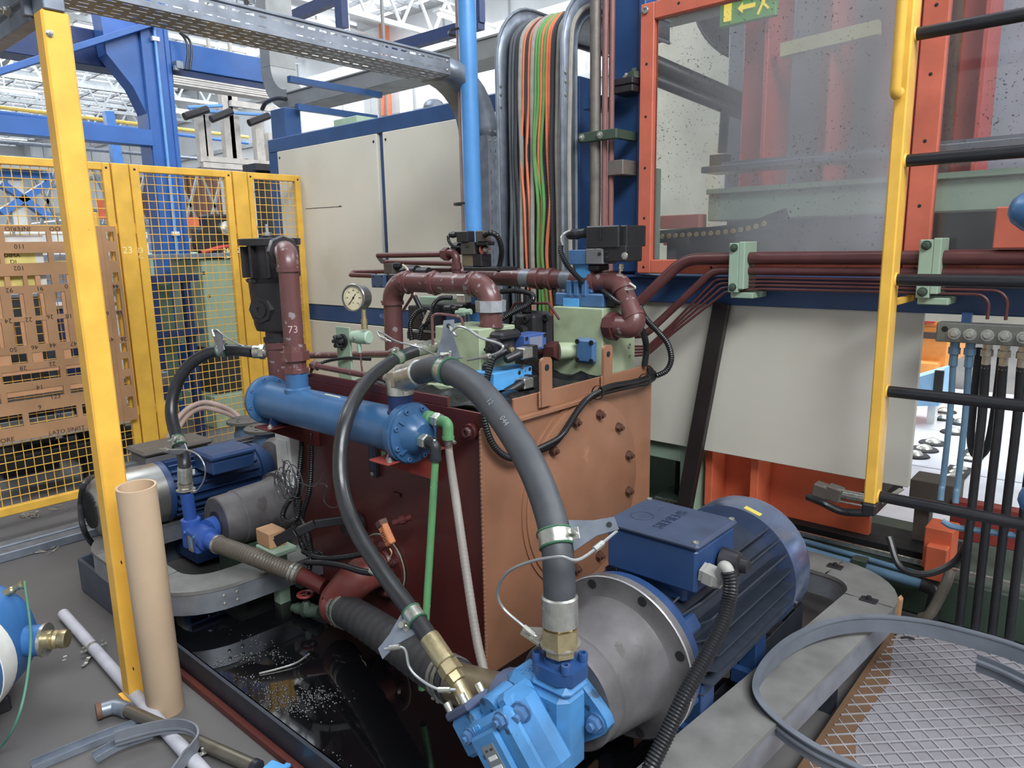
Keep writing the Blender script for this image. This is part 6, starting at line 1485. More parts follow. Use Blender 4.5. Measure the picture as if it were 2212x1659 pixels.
for k, (mt_, r, nm) in enumerate(cabs):
    seen[nm] = seen.get(nm, 0)+1
    pos += r+.0012; x = pos; pos += r
    zig = .024 if nm in ('orange', 'green') else .006
    pts = [V((x+rs.uniform(-zig, zig), 2.935-rs.uniform(0, .012), z)) for z in (1.0, 1.3)]+[V((x+rs.uniform(-zig, zig), 2.935-rs.uniform(0, .018), z)) for z in (1.55, 1.8, 2.05)]+[V((x, 2.93, 2.3)), V((x, 2.935, 2.45))]
    for a in (.25, .5, .75, 1.0): pts.append(V((x, 2.935+.22-.22*math.cos(a*PI/2), ZA+.22*math.sin(a*PI/2))))
    pts += [V((x, 3.6, ZA+.222))]
    c = smooth(pts, 6); rr = r
    if nm == 'black ribbed': c = resample(c, .008); rr = [r if i % 2 else r*.85 for i in range(len(c))]
    lab = ('%s cable in the tray, the %s of its colour from the left' % (nm, words[seen[nm]-1])) if tot[nm] > 1 else 'thick %s cable conduit right of the orange cables in the tray' % nm
    solo('tray_cable', M().tube(c, rr, 8), mt_, lab, 'cable', 'cables in the vertical tray')
# pipes right of the tray
g = P(1291, 300, Y=3.02)
solo('steel_riser', M().tube(smooth([(g.x, 3.0, 4.2), (g.x, 3.0, 2.4), (g.x, 3.0, 1.75), (g.x-.012, 2.99, 1.6), (g.x-.03, 2.98, 1.44), (g.x-.032, 2.98, 1.3)], 8), .0265, 16), mat('grimy_grey_pipe', (118, 110, 102), .45, .2, dirt=.5, dc=(72, 60, 54), ds=14), 'grimy grey vertical pipe beside the cable tray', 'pipe')
for dx, dy, nm in ((.058, 0, 'front'), (.075, .03, 'rear')):
    solo('maroon_riser', M().tube([(g.x+dx, 3.0+dy, 4.2), (g.x+dx-.005, 3.0+dy, 1.3)], .0145, 12), mat('dusty_maroon_pipe', (132, 88, 84), .4, dirt=.2), 'dusty maroon vertical pipe next to the grimy grey pipe, %s of its pair' % nm, 'pipe')
pc_ = thing('pipe_clamp', 'grey green bar clamp holding the vertical pipes', 'clamp', P(1295, 300, Y=2.965))
a = P(1252, 299, Y=2.965); b = P(1335, 296, Y=2.965)
obj('bar', M().box((a.x, 2.95, a.z-.024), (b.x, 2.975, a.z+.022), .004), GREEND, pc_); bolts('bolt', pc_, STEEL, [(a.x+.025, 2.95, a.z), (b.x-.09, 2.95, a.z)], (0, -1, 0), 'bolt', .013, .012)
obj('arm', M().box((b.x-.03, 2.975, a.z-.02), (b.x, 3.16, a.z+.02)), GREEND, pc_)
q = P(1330, 362, Y=3.0); solo('clamp_block', M().box(q+V((-.045, 0, -.035)), q+V((.04, .14, .035)), .004), mat('grey_brown_block', (112, 104, 98), .45, .2, dirt=.3), 'plain grey block clamp low on the column', 'clamp')
# dark gap items left of the column
solo('gap_bracket', M().box((-2.17, 3.0, 2.24), (-2.08, 3.14, 2.3), .003), BLUE, 'dark blue steel tie bridging the gap beside the cable tray', 'bracket')
# ---- brown pipes along the machine front
def wallpipe(name, label, pts, r, rad): return solo(name, M().tube(fillet(pts, rad, 8), r, 14), PIPED, label, 'pipe')
yp = 3.03
wallpipe('main_pipe', 'thickest maroon pipe rising from the tank and running along the beam', [P(1200, 800, Y=2.86)+V((0, -.0, 0)), P(1372, 662, Y=yp-.08), P(1478, 560, Y=yp), P(1600, 558, Y=yp), V((.55, yp, P(1600, 558, Y=yp).z))], .0265, .16)
wallpipe('second_pipe', 'second maroon pipe below the thickest one along the beam', [P(1200, 735, Y=2.88), P(1395, 722, Y=yp-.06), P(1440, 680, Y=yp-.03), P(1540, 585, Y=yp), P(1620, 585, Y=yp), V((.55, yp, P(1620, 586, Y=yp).z))], .0175, .1)
for k in range(4):
    y_ = 603+k*8
    a = [P(1260, 750+k*9, Y=2.9), P(1400, 748+k*6, Y=yp-.05), P(1452, 700+k*7, Y=yp-.02), P(1545+k*7, 604+k*9, Y=yp), P(1640, 600+k*8, Y=yp)]
    z = a[-1].z
    if k < 2: a += [V((.55, yp, z-.005))]
    else:
        xe_ = P(2140 if k == 3 else 2180, 620, Y=yp).x; a += [V((xe_, yp, z)), V((xe_, yp, P(2140, 690, Y=yp).z))]
    wallpipe('thin_pipe', 'thin maroon control pipe, %s of four under the second pipe' % ('topmost', 'second', 'third', 'lowest')[k], a, .0058, .06)
for i, (px_, lab) in enumerate(((1591, 'pale green pipe clamp on the blue beam left of the ladder'), (2005, 'pale green pipe clamp on the blue beam right of the ladder rail'))):
    x = P(px_, 580, Y=2.985).x; tcl = thing('pipe_clamp', lab, 'clamp', (x, 3.0, 1.37))
    obj('front_bar', M().box((x-.032, 2.975, 1.385), (x+.012, 2.998, 1.595), .003), GREENM, tcl); obj('side_bar', M().box((x+.012, 2.975, 1.40), (x+.038, 3.1, 1.6), .003), GREENM, tcl)
    bolts('bolt', tcl, GREEND, [(x-.01, 2.975, 1.575), (x-.01, 2.975, 1.408)], (0, -1, 0), 'bolt', .014, .014)
    obj('foot', M().box((x-.03, 3.0, 1.36), (x+.07, 3.15, 1.385), .003), GREENM, tcl)
# ---- ladder
ld = thing('yellow_ladder', 'yellow steel ladder with black round rungs hung on the machine front', 'ladder', (-.45, 2.77, .64))
obj('rail', M().box((-.719, 2.75, .645), (-.678, 2.835, 3.6), .005), YELR, ld)
obj('rail', M().box((-.2, 2.75, .645), (-.161, 2.835, 3.6), .005), YELR, ld)
for z in (.668, 1.063, 1.46, 1.858, 2.257, 2.655, 3.05):
    rg = obj('rung', M().tube([(-.679, 2.792, z), (-.199, 2.792, z)], .0205, 18), RUNG, ld)
    for x in (-.679,): obj('weld_ring', M().rev((x, 2.792, z), (1, 0, 0), [(0, .026), (.004, .024), (.006, .021)], 16), YELR, rg)
hz = P(1938, 212, Y=2.72).z
obj('grab_bar', M().tube(fillet([V((-.70, 2.735, hz+.02)), V((-.70, 2.69, hz+.0)), V((-.70, 2.685, 3.4))], .03, 6), .017, 12), YELR, ld)
obj('foot_cap', M().box((-.722, 2.746, .6), (-.674, 2.838, .645), .006), BLACK, ld)
for x in (-.70, -.18): obj('wall_hook', M().box((x-.012, 2.835, 1.365), (x+.012, 3.148, 1.385)), YELR, ld)
# ---- hose manifold on the right
mb = thing('hose_manifold', 'grey drilled manifold bar with hanging hoses under the blue beam', 'manifold', (-.4, 3.06, 1.22))
obj('bar', M().box((-.585, 3.02, 1.225), (.4, 3.09, 1.295), .003), mat('manifold_grey', (120, 122, 116), .45, .4, dirt=.4, dc=(80, 78, 70), ds=9), mb)
bolts('bolt_hole', mb, DARK, [(-.558, 3.02, 1.272)], (0, -1, 0), 'hole', .011, .003)
for x in (-.50, 0.0, .3): obj('hanger', M().box((x-.015, 3.06, 1.295), (x+.015, 3.09, 1.33)), BLUE, mb)
hx = [(-.526, 'blue'), (-.477, 'blue'), (-.424, 'black'), (-.372, 'black'), (-.318, 'black'), (-.265, 'black')]
BH = mat('steel_blue_tube', (92, 130, 158), .4, dirt=.3, dc=(60, 80, 96))
hl = ['pale blue tube hanging from the manifold, the left one', 'pale blue tube hanging from the manifold, the right one', 'black hose below the manifold next to the pale blue tubes', 'black hose below the manifold, second from the pale blue tubes', 'black hose below the manifold, third from the pale blue tubes', 'black hose below the manifold, furthest from the pale blue tubes']
for k, (x, c_) in enumerate(hx):
    bolts('fitting', mb, STEEL, [(x, 3.02, 1.258)], (0, -1, 0), 'bolt', .017, .016)
    obj('nipple', M().rev((x, 3.05, 1.225), (0, 0, -1), [(0, .016), (.02, .016), (.022, .02), (.045, .02), (.047, .014), (.09, .015)], 8), BH if c_ == 'blue' else STEEL, mb)
    zb0 = .62 if c_ == 'blue' else .12
    pts = smooth([(x, 3.05, 1.15), (x+.004, 3.06, .95), (x+.004, 3.05, .7), (x+.004, 3.04, (zb0+.7)/2), (x+.006, 3.03, zb0)], 6)
    solo('hanging_hose', M().tube(pts, .011 if c_ == 'blue' else .0155, 12), BH if c_ == 'blue' else RUBBER, hl[k], 'hose', 'hoses under the manifold')
solo('looped_hose', M().tube(smooth([(-.455, 3.1, 1.2), (-.46, 3.12, 1.0), (-.455, 3.12, .84), (-.43, 3.12, .79), (-.40, 3.12, .84), (-.39, 3.12, 1.0), (-.385, 3.1, 1.2)], 8), .014, 12), RUBBERG, 'dark looped hose behind the hanging tubes', 'hose')
# blue rounded caps at the right edge
for z0_, lab in ((1.675, 'blue rounded cap at the upper right beside the ladder rungs'), (.93, 'lower blue rounded cap behind the ladder rungs at the right edge')):
    q = V((-.30, 2.42, z0_)) if z0_ > 1 else V((-.21, 2.5, .85))
    t_ = thing('blue_bulb', lab, 'cap', q)
    obj('dome', M().rev(q+V((.12, .02, -.03)), (-1, -.1, .25), [(0, .05), (.06, .056), (.075, .06), (.1, .054), (.13, .04), (.145, .02), (.148, .0001)], 22), COOL, t_)
    obj('arm', M().tube([q+V((.1, .02, -.03)), q+V((.5, .1, -.06)), q+V((.5, .1, -z0_))], .03, 12), COOL, t_)
ob_ = P(2150, 560, Y=2.9); solo('orange_bracket', M().box((P(2143, 540, Y=3.0).x, 3.0, 1.56), (P(2143, 540, Y=3.0).x+.4, 3.06, 1.70), .004), ORANGE, 'orange bracket plate behind the blue cap at the right edge', 'bracket')
# ---- machine underside on the right
o2 = thing('orange_bedframe', 'bright orange machine base with upright ribs under the cream panel', 'base', (-1.2, 3.5, .2))
a = P(1560, 1000, Y=3.42); 
obj('plate', M().box((-1.62, 3.42, .26), (-.86, 3.46, .6), .003), ORANGE2, o2)
for x in (-1.345, -1.58): obj('rib', M().box((x-.02, 3.26, .285), (x+.02, 3.42, .6), .003), ORANGE2, o2)
obj('sole', M().box((-1.7, 3.36, .2), (-.5, 3.6, .262), .003), DARK, o2)
solo('dark_green_bed', M().box((-2.0, 3.3, 0), (1.5, 3.9, .2), .01), GREEND, 'dark green machine bed low behind the motor', 'bed')
plf = thing('press_lower_frame', 'dark green lower frame of the press in the shadow behind the brown tank', 'frame', (-2.2, 3.95, 0))
obj('plate', M().box((-3.2, 3.92, 0), (-1.66, 4.05, .9), .006), GREEND, plf); obj('block', M().box((-2.3, 3.7, 0), (-1.9, 3.92, .46), .01), GREENM, plf); obj('motor_drum', M().rev((-1.85, 3.6, .2), (0, 0, 1), [(0, .09), (.2, .09), (.22, .06), (.26, .05)], 18), BLACKM, plf)
solo('bright_rail', M().box((-1.9, 3.285, .235), (.5, 3.3, .255)), STEEL, 'thin bright steel rail above the dark green bed', 'rail')
lbp = thing('light_blue_pipe', 'light blue pipe running low along the dark green bed with a clamp', 'pipe', (-.85, 3.2, .17))
pa_ = [P(1650, 1163, Y=3.22), P(1990, 1262, Y=3.22)]
obj('pipe', M().tube(pa_, .021, 12), BH, lbp); obj('pipe', M().tube([pa_[0]+V((0, .03, .03)), pa_[1]+V((0, .03, .03))], .012, 10), BH, lbp)
q = pa_[0].lerp(pa_[1], .64); obj('clamp', M().box(q+V((-.03, -.03, -.04)), q+V((.03, .05, .04)), .004), GREEND, lbp)
obj('stand', M().box(q+V((-.02, 0, -q.z)), q+V((.02, .03, -.02))), GREEND, lbp); obj('elbow', M().tube(fillet([pa_[1], pa_[1]+V((.06, 0, -.01)), pa_[1]+V((.05, -.05, -.16))], .05, 6), .028, 12), BLACKM, lbp)
solo('wooden_handle', M().tube(smooth([P(1990, 1335, Y=3.1), P(2010, 1325, Y=3.08), P(2040, 1270, Y=3.12), P(2052, 1235, Y=3.18)], 6), .02, 10), mat('dull_brown_handle', (108, 100, 88), .6), 'dull brown curved handle bar low behind the grating', 'handle')
for (x0, x1_, z0, z1_, lab) in ((1990, 2060, 1150, 1225, 'dark orange block low behind the hanging hoses'), (2000, 2052, 1180, 1240, 'lower dark orange block behind the hanging hoses')):
    a, b = P(x0, z1_, Y=3.27), P(x1_, z0, Y=3.27); solo('orange_block', M().box((a.x, 3.22 if z0 == 1180 else 3.27, a.z), (b.x, 3.4, b.z), .004), ORANGE2, lab, 'block')
solo('red_cross_bar', M().box((-.55, 3.44, .33), (.8, 3.5, .5), .004), mat('deep_red_bar', (140, 48, 40), .5, dirt=.4, dc=(70, 30, 28)), 'deep red cross bar low at the right behind the hanging hoses', 'bar')
pcy = thing('air_cylinder', 'silver air cylinder with black hose by the ladder foot', 'cylinder', P(1830, 1080, Y=3.1))
a, b = P(1775, 1060, Y=3.1), P(1872, 1078, Y=3.1)
obj('barrel', M().tube([a, b], .018, 14), STEEL, pcy); 
for q in (a, a.lerp(b, .3)): obj('end_block', M().obox(q, (.03, 0, -.005), (0, .03, 0), (.004, 0, .03), .004), mat('grey_brown_block', (112, 104, 98)), pcy)
for dz in (-.025, .025): obj('tie_rod', M().tube([a+V((0, -.02, dz)), b+V((0, -.02, dz))], .004, 8), STEEL, pcy)
obj('black_hose', M().tube(smooth([P(1745, 1073, Y=3.08), P(1775, 1085, Y=3.06), P(1820, 1105, Y=3.08), P(1880, 1108, Y=3.1)], 6), .016, 10), RUBBER, pcy)
obj('mount', M().box(b+V((-.02, 0, -.03)), b+V((.06, .33, .03))), BLACKM, pcy)
solo('tangled_cables', M().tube(smooth([P(1920, 1160, Y=3.1), P(1945, 1225, Y=3.05), P(2000, 1240, Y=3.05), P(2060, 1215, Y=3.08), P(2090, 1170, Y=3.1)], 8), .013, 8), RUBBER, 'black cable sagging in front of the dark orange blocks', 'cable')
solo('sagging_pipe', M().tube(smooth([P(2035, 1125, Y=3.05), P(2060, 1138, Y=3.05), P(2130, 1148, Y=3.05), P(2212, 1160, Y=3.05), P(2300, 1175, Y=3.05)], 8), .012, 8), BH, 'light blue tube curving off to the right under the lowest rung', 'pipe')
solo('cut_brace', M().bar(P(1868, 1108, Y=2.9), P(1948, 1056, Y=3.1), .02, .004), STEEL, 'thin bright strip crossing the ladder foot', 'strip')
a, b = P(1965, 1090, Y=3.5), P(2072, 1048, Y=3.5); solo('dusty_beam', M().box((a.x, 3.47, a.z), (b.x, 3.62, b.z), .004).box((a.x+.02, 3.5, 0), (a.x+.08, 3.58, a.z)), mat('dusty_brown_steel', (96, 88, 78), .6, dirt=.4, dc=(50, 46, 42)), 'dusty brown steel beam behind the lowest ladder rung', 'beam')
# ---- open view beyond the machine: bright floor plate with vents and an orange machine
fp_ = thing('vented_floor_plate', 'bright steel floor plates with oval vents seen beyond the ladder', 'floor plate', (-.6, 5.2, 0))
FPM = mat('bright_floor_plate', (210, 214, 224), .35, .25, dirt=.25, dc=(150, 150, 160), ds=3)
for y0_, y1_ in ((4.2, 5.45), (5.47, 6.6), (6.62, 8.6)): obj('plate', M().box((-2.4, y0_, 0.0), (1.5, y1_, .05), .004), FPM, fp_)
for px_, py_ in ((2015, 958), (1996, 972), (1976, 985), (1958, 1002), (2060, 935), (2035, 905), (2040, 890), (2075, 915)):
    q = P(px_, py_, Z=.05)
    if abs(q.y-5.46) < .16: continue
    v_ = obj('oval_vent', M().rev((q.x, q.y, .05), (0, 0, 1), [(0, .10), (.012, .09), (.012, .06), (.02, .03)], 20), DARK, fp_)
    obj('vent_cap', M().rev((q.x, q.y, .065), (0, 0, 1), [(0, .055), (.02, .04), (.03, .012)], 14), STEEL, v_)
for px_, py_ in ((2110, 985), (2075, 1022)):
    q = P(px_, py_, Z=.05); ls = obj('slot_frame', M().box((q.x-.09, q.y-.2, .05), (q.x+.05, q.y+.14, .06), .003), DARK, fp_)
    for k in range(3): obj('slot_vent', M().rev((q.x-.02, q.y-.13+k*.11, .06), (0, 0, 1), [(0, .045), (.012, .03), (.016, .01)], 12), STEEL, ls)
om = thing('orange_forklift', 'orange vehicle body with a red lamp seen through the gap below the beam', 'vehicle', (-1.3, 8.2, .05))
OF = mat('orange_vehicle', (246, 156, 50), .4, dirt=.15, dc=(200, 110, 40))
a = P(1975, 835, Y=8.0); b = P(2058, 690, Y=8.0)
obj('body', M().box((-2.6, 8.0, .35), (b.x, 9.2, 1.3), .03), OF, om); obj('bumper', M().box((-2.6, 7.85, .05), (b.x-.06, 8.0, .42), .02), OF, om)
for z in (.75, .95): obj('panel_line', M().box((-2.6, 7.985, z), (b.x-.02, 8.0, z+.02)), mat('dark_orange_line', (190, 104, 40), .5), om)
obj('lamp', M().box((a.x-.1, 7.97, P(1995, 690, Y=8).z-.03), (a.x+.14, 8.0, P(1995, 690, Y=8).z+.09), .01), mat('red_lamp', (206, 50, 66), .3), om)
obj('dark_bar', M().box((-2.6, 7.9, P(2000, 722, Y=8).z-.03), (b.x+.3, 7.97, P(2000, 722, Y=8).z+.03)), mat('brown_bar', (74, 58, 54), .5), om)
q0 = P(1972, 840, Y=6.7); q1 = P(2035, 800, Y=6.7)
bf = thing('light_blue_block', 'light blue angled block with a black pad in front of the orange vehicle', 'block', (q0.x+.1, 6.8, .05))
for lx in (q0.x-.1, q1.x-.1): obj('leg', M().box((lx, 6.8, .05), (lx+.06, 6.9, q0.z-.1)), WHITE, bf)
obj('body', M().prism([(q0.x-.2, 6.7, q0.z-.18), (q1.x, 6.7, q0.z-.12), (q1.x, 6.7, q1.z), (q0.x-.2, 6.7, q0.z+.0)], (0, .4, 0)), mat('light_blue_block', (132, 184, 226), .5), bf)
obj('pad', M().box((q1.x-.05, 6.68, q1.z-.2), (q1.x+.02, 6.7, q1.z), .005), BLACK, bf)
# ================================================================ FENCE AND TEMPLATES
FX = -4.846
def fence(label, y0, y1, st0, st1):
    t = thing('mesh_fence', label, 'fence', (FX, (y0+y1)/2, .1), 'yellow mesh guard fence')
    for a, w in ((y0, st0), (y1-st1, st1)): obj('stile', M().box((FX-.02, a, .12), (FX+.02, a+w, 2.14), .004), YELR, t)
    obj('top_rail', M().box((FX-.02, y0+st0, 2.095), (FX+.02, y1-st1, 2.14), .004), YELR, t)
    obj('bottom_rail', M().box((FX-.02, y0+st0, .12), (FX+.02, y1-st1, .17), .004), YELR, t)
    m = M(); n = round((y1-y0-st0-st1)/.047)
    for i in range(1, n): y = y0+st0+(y1-y0-st0-st1)*i/n; m.cyl((FX, y, .16), (FX, y, 2.1), .0026, seg=5, caps=False)
    for k in range(1, 38): z = .17+k*.0515; m.cyl((FX+.004, y0+st0-.005, z), (FX+.004, y1-st1+.005, z), .0026, seg=5, caps=False)
    obj('wire_mesh', m, YELR, t, kind='stuff')
    for z in (.6, 1.75): 
        for yy, s_ in ((y0, -1), (y1, 1)): obj('hinge_tab', M().box((FX-.012, yy-.006 if s_ < 0 else yy, z-.03), (FX+.012, yy if s_ < 0 else yy+.006, z+.03)), YELR, t)
    bolts('bolt', t, BLACKM, [(FX+.02, y0+st0/2, 2.11), (FX+.02, y1-st1/2, 2.11), (FX+.02, y1-st1/2, .3)], (1, 0, 0), 'screw', .008, .004)
fence('left yellow mesh fence panel behind the yellow post and the plywood template', -.2, 1.808, .045, .045)
fence('middle yellow mesh fence panel in front of the blue gantry column', 1.922, 2.587, .055, .046)
_mf = bpy.data.objects['mesh_fence.001']; CHK = mat('chalk', (236, 222, 150), .9)
for s_, px_, py_ in (('23', 302, 541), ('<-', 303, 556), ('26', 489, 541), ('->', 490, 556)): text('chalk_number', s_, .045, CHK, _mf, P(px_, py_, X=FX+.0205), (0, 1, 0), (0, 0, 1), .0004)
fence('narrow yellow mesh fence panel next to the cream cabinet', 2.706, 3.125, .04, .045)
for k, (a, b, lab) in enumerate(((1.815, 1.914, 'flat yellow fence post with chalked numbers left of the middle mesh panel'), (2.594, 2.699, 'flat yellow fence post behind the oil filter'))):
    t = thing('fence_post', lab, 'post', (FX, (a+b)/2, 0))
    obj('tube', M().box((FX-.03, a, .012), (FX+.025, b, 2.14), .004), YELR, t); obj('foot', M().box((FX-.06, a-.03, 0), (FX+.06, b+.03, .012)), YELR, t)
    CH = mat('chalk', (236, 222, 150), .9)
    if k == 0:
        q = P(276, 541, X=FX+.0255); text('chalk_number', '23', .06, CH, t, q, (0, 1, 0), (0, 0, 1), .0004)
    else:
        q = P(519, 541, X=FX+.0255); text('chalk_number', '26', .05, CH, t, q, (0, 1, 0), (0, 0, 1), .0004)
# plywood template with cut-outs
tp = thing('plywood_template', 'large plywood template board full of numbered cut-out slots hung on the fence', 'template', (-4.78, 1.3, .56))
XT = -4.79; YL, YR_ = .62, 1.782
rows = [(1.73, 1.673, [(.7, .84), (.9, 1.15), (1.2, 1.405), (1.43, 1.60)]), (1.612, 1.556, [(.68, .9), (.95, 1.165), (1.185, 1.40), (1.43, 1.58)]), (1.487, 1.431, [(.7, .98), (1.02, 1.10), (1.125, 1.26), (1.28, 1.40), (1.44, 1.56)]),
        (1.388, 1.258, [(.72, .78), (.84, .9), (.96, 1.02), (1.085, 1.14), (1.19, 1.25), (1.295, 1.35), (1.405, 1.46), (1.52, 1.57), (1.615, 1.66)]), (1.232, 1.095, [(.72, .78), (.84, .9), (.96, 1.01), (1.07, 1.125), (1.18, 1.235), (1.29, 1.345), (1.40, 1.455), (1.51, 1.56), (1.61, 1.655)]),
        (1.051, .995, [(.7, .9), (.95, 1.02), (1.085, 1.225), (1.25, 1.37), (1.41, 1.50), (1.55, 1.66)]), (.954, .888, [(.7, 1.0), (1.03, 1.06), (1.09, 1.38), (1.41, 1.55), (1.59, 1.66)]), (.84, .783, [(.68, .98), (1.02, 1.07), (1.10, 1.385), (1.42, 1.56), (1.6, 1.665)]), (.71, .636, [(.66, .94), (.97, 1.16), (1.19, 1.44), (1.47, 1.66)])]
def plate(name, y0, y1, z0, z1, rws, par, mt_, x):
    m = M(); z = z1
    for (t_, b_, sl) in rws:
        m.box((x, y0, t_), (x+.016, y1, z)); yy = y0
        for s0, s1 in sl:
            if s1 <= y0 or s0 >= y1: continue
            m.box((x, yy, b_), (x+.016, max(s0, y0), t_)); yy = min(s1, y1)
        if yy < y1: m.box((x, yy, b_), (x+.016, y1, t_))
        z = b_
    m.box((x, y0, z0), (x+.016, y1, z)); return obj(name, m, mt_, par)
plate('board', YL, 1.695, .56, 1.762, rows, tp, WOOD, XT)
r2 = [(t_, b_, [(1.725, 1.765)]) for (t_, b_, _) in rows]
plate('side_board', 1.697, YR_, .56, 1.762, r2, tp, WOOD, XT-.004)
# loose wooden slips standing in the slots
for (t_, b_, sl) in rows[3:5]:
    for s0, s1 in sl: obj('slip', M().box((XT+.001, s1-.019, b_), (XT+.012, s1-.001, t_)), mat('slip_wood', (196, 140, 92), .65, dirt=.2), tp)
for (t_, b_, sl), fr_ in zip((rows[5], rows[7], rows[6]), (.4, .5, .3)):
    for s0, s1 in sl: obj('slip', M().box((XT+.001, s0+.002, b_+(t_-b_)*(1-fr_) if fr_ != .4 else b_), (XT+.012, s0+(s1-s0)*(.45 if fr_ == .4 else .99), t_)), mat('slip_wood', (196, 140, 92)), tp)
for s0, s1 in rows[2][2]: obj('slip', M().box((XT+.001, (s0+s1)/2-.02, 1.431), (XT+.012, (s0+s1)/2+.005, 1.487)), mat('slip_wood', (196, 140, 92)), tp)
xt = XT+.0165
def wr(s_, y, z, sz=.034, up=1): text('number', s_, sz, INK, tp, (xt, y, z), (0, up, 0), (0, 0, up), .0003)
for s_, px_, py_, up in (('INFERIO', 38, 494, -1), ('OO', 118, 494, -1), ('110', 42, 532, -1), ('102', 41, 579, -1), ('92', 20, 627, -1), ('91', 86, 623, -1), ('0', 143, 618, -1), ('24', 18, 693, -1), ('22', 62, 690, -1), ('26', 108, 684, -1), ('18', 149, 682, -1), ('44', 250, 618, -1), ('69', 229, 677, -1), ('68', 258, 675, -1), ('50', 29, 755, -1), ('46', 75, 750, -1), ('44', 114, 745, -1), ('47', 159, 742, -1), ('45', 239, 733, -1), ('26', 267, 732, -1), ('28', 50, 795, -1), ('22', 113, 786, -1), ('10A', 84, 817, 1), ('14', 86, 836, -1), ('123', 120, 857, 1), ('6', 86, 879, -1), ('131', 124, 899, 1), ('LATO SINIST', 145, 930, 1), ('ORE', 16, 951, 1)):
    q = P(px_, py_, X=xt); wr(s_, q.y, q.z, .036 if len(s_) < 4 else .034, up)
cd_ = thing('yellow_card', 'yellow card with black letters behind the plywood template', 'card', (-4.82, 1.26, 1.4))
obj('card', M().box((-4.815, 1.08, 1.40), (-4.812, 1.345, 1.62)), mat('card_yellow', (232, 214, 110), .7), cd_); obj('margin', M().box((-4.815, 1.345, 1.40), (-4.812, 1.385, 1.62)), WHITE, cd_)
text('lettering', 'DIMA', .032, INK, cd_, P(26, 552, X=-4.811), (0, 1, 0), (0, 0, 1), .0003); text('lettering', 'DI', .032, INK, cd_, P(29, 566, X=-4.811), (0, 1, 0), (0, 0, 1), .0003)
solo('white_sheet', M().box((-4.83, 1.18, 1.66), (-4.826, 1.40, 1.71)), WHITE, 'white paper sheet tucked behind the plywood template', 'paper')
# floor duct strips by the fence
fd = thing('floor_duct', 'pair of low galvanised floor ducts lying along the fence foot', 'duct', (-4.6, 1, 0))
for x in (-4.62, -4.50): obj('duct', M().box((x, -.3, 0), (x+.085, 1.75, .05), .005), GALV, fd)
obj('cover_strip', M().box((-4.53, -.3, .0), (-4.505, 1.75, .035)), GALVD, fd)
sw = M(); rs = random.Random(9)
for (px_, py_, n_) in ((62, 1112, 26), (80, 1190, 10), (35, 1190, 8), (110, 1100, 8)):
    for i in range(n_):
        q = P(px_+rs.gauss(0, 14), py_+rs.gauss(0, 5), Z=.006); sw.tube([q, q+V((rs.uniform(-.03, .03), rs.uniform(-.03, .03), rs.uniform(0, .02))), q+V((rs.uniform(-.05, .05), rs.uniform(-.05, .05), .004))], .0025, 4)
s_ = solo('metal_swarf', sw, mat('swarf', (176, 168, 158), .4, .5), 'scattered metal swarf on the floor beside the fence', 'swarf'); s_['kind'] = 'stuff'

# ================================================================ LOOSE THINGS ON THE FLOOR
tb0 = V((-2.478, .902, 0)); top = P(304, 1047, Y=.89)
ctb = thing('cardboard_tube', 'tall brown cardboard tube standing against the yellow post', 'tube', tb0)
ax_ = (V((top.x, .875, top.z))-tb0); Lc = ax_.length; tilt = ax_.normalized(); rT = .061
obj('wall', M().rev(tb0, tilt, [(0.004, rT-.005), (0, rT-.001), (0.002, rT), (Lc, rT), (Lc, rT-.007), (.004, rT-.007)], 40, False), CARD, ctb)
stm = M()
rs = random.Random(4)
for (dz, w_) in ((.36, .03), (.39, .02), (.33, .018), (.345, .012)):
    pass
def floor_tube(name, label, p0, p1, r, mt_, cat, group=None): return solo(name, M().tube([p0, p1], r, 18), mt_, label, cat)
wp = thing('white_pipe', 'white plastic conduit pipe lying on the floor with clips', 'pipe', (-2.7, .86, 0))
a, b = P(137, 1326, Z=.023), P(450, 1680, Z=.023); a.z = b.z = .023
WP = mat('white_plastic_pipe', (188, 187, 196), .5, dirt=.3, dc=(150, 146, 150), ds=9)
obj('pipe', M().rev(a, b-a, [(0, .019), (0, .0225), ((b-a).length, .0225)], 20), WP, wp)
d = (b-a).normalized(); sd_ = V((-d.y, d.x, 0))
for q in (P(195, 1402, Z=.023), P(425, 1634, Z=.023)):
    q = a+d*(q-a).dot(d)
    cl_ = obj('clip_band', M().rev(q-d*.008, d, [(0, .0235), (0, .0255), (.016, .0255), (.016, .0235)], 18, False), STEEL, wp)
    for s_ in (-1, 1): obj('clip_ear', M().obox(q+sd_*s_*.036+V((0, 0, .0)), d*.008, sd_*.012, V((0, 0, .002))), STEEL, cl_); obj('clip_screw', M().cyl(q+sd_*s_*.036, q+sd_*s_*.036+V((0, 0, .018)), .005, seg=6), STEEL, cl_)
solo('loose_clip', M().sweep(smooth([P(178, 1440, Z=.008), P(186, 1432, Z=.008), P(192, 1420, Z=.02), P(196, 1418, Z=.008)], 6), [(-.007, 0), (.007, 0), (.007, .002), (-.007, .002)]), STEEL, 'loose bent pipe clip on the floor beside the white pipe', 'clip')
sp_ = thing('steel_pipe', 'dull steel pipe with a galvanised elbow lying near the tube foot', 'pipe', (-2.3, .85, 0))
a, b = P(272, 1533, Z=.03), P(548, 1655, Z=.03)
obj('pipe', M().tube([a, b], .021, 18), mat('dull_brown_steel', (118, 112, 100), .35, .6, dirt=.4, dc=(80, 72, 60), ds=8), sp_)
d = (b-a).normalized(); e = P(246, 1526, Z=.032)
obj('elbow', M().tube(fillet([a+d*.01, a-d*.02, e+V((.0, -.03, 0))*.0+V((-.0, 0, 0)), e+(e-a).cross(V((0, 0, 1)))*.0+V((-.01, -.035, 0))], .02, 5), .026, 16), GALV, sp_)
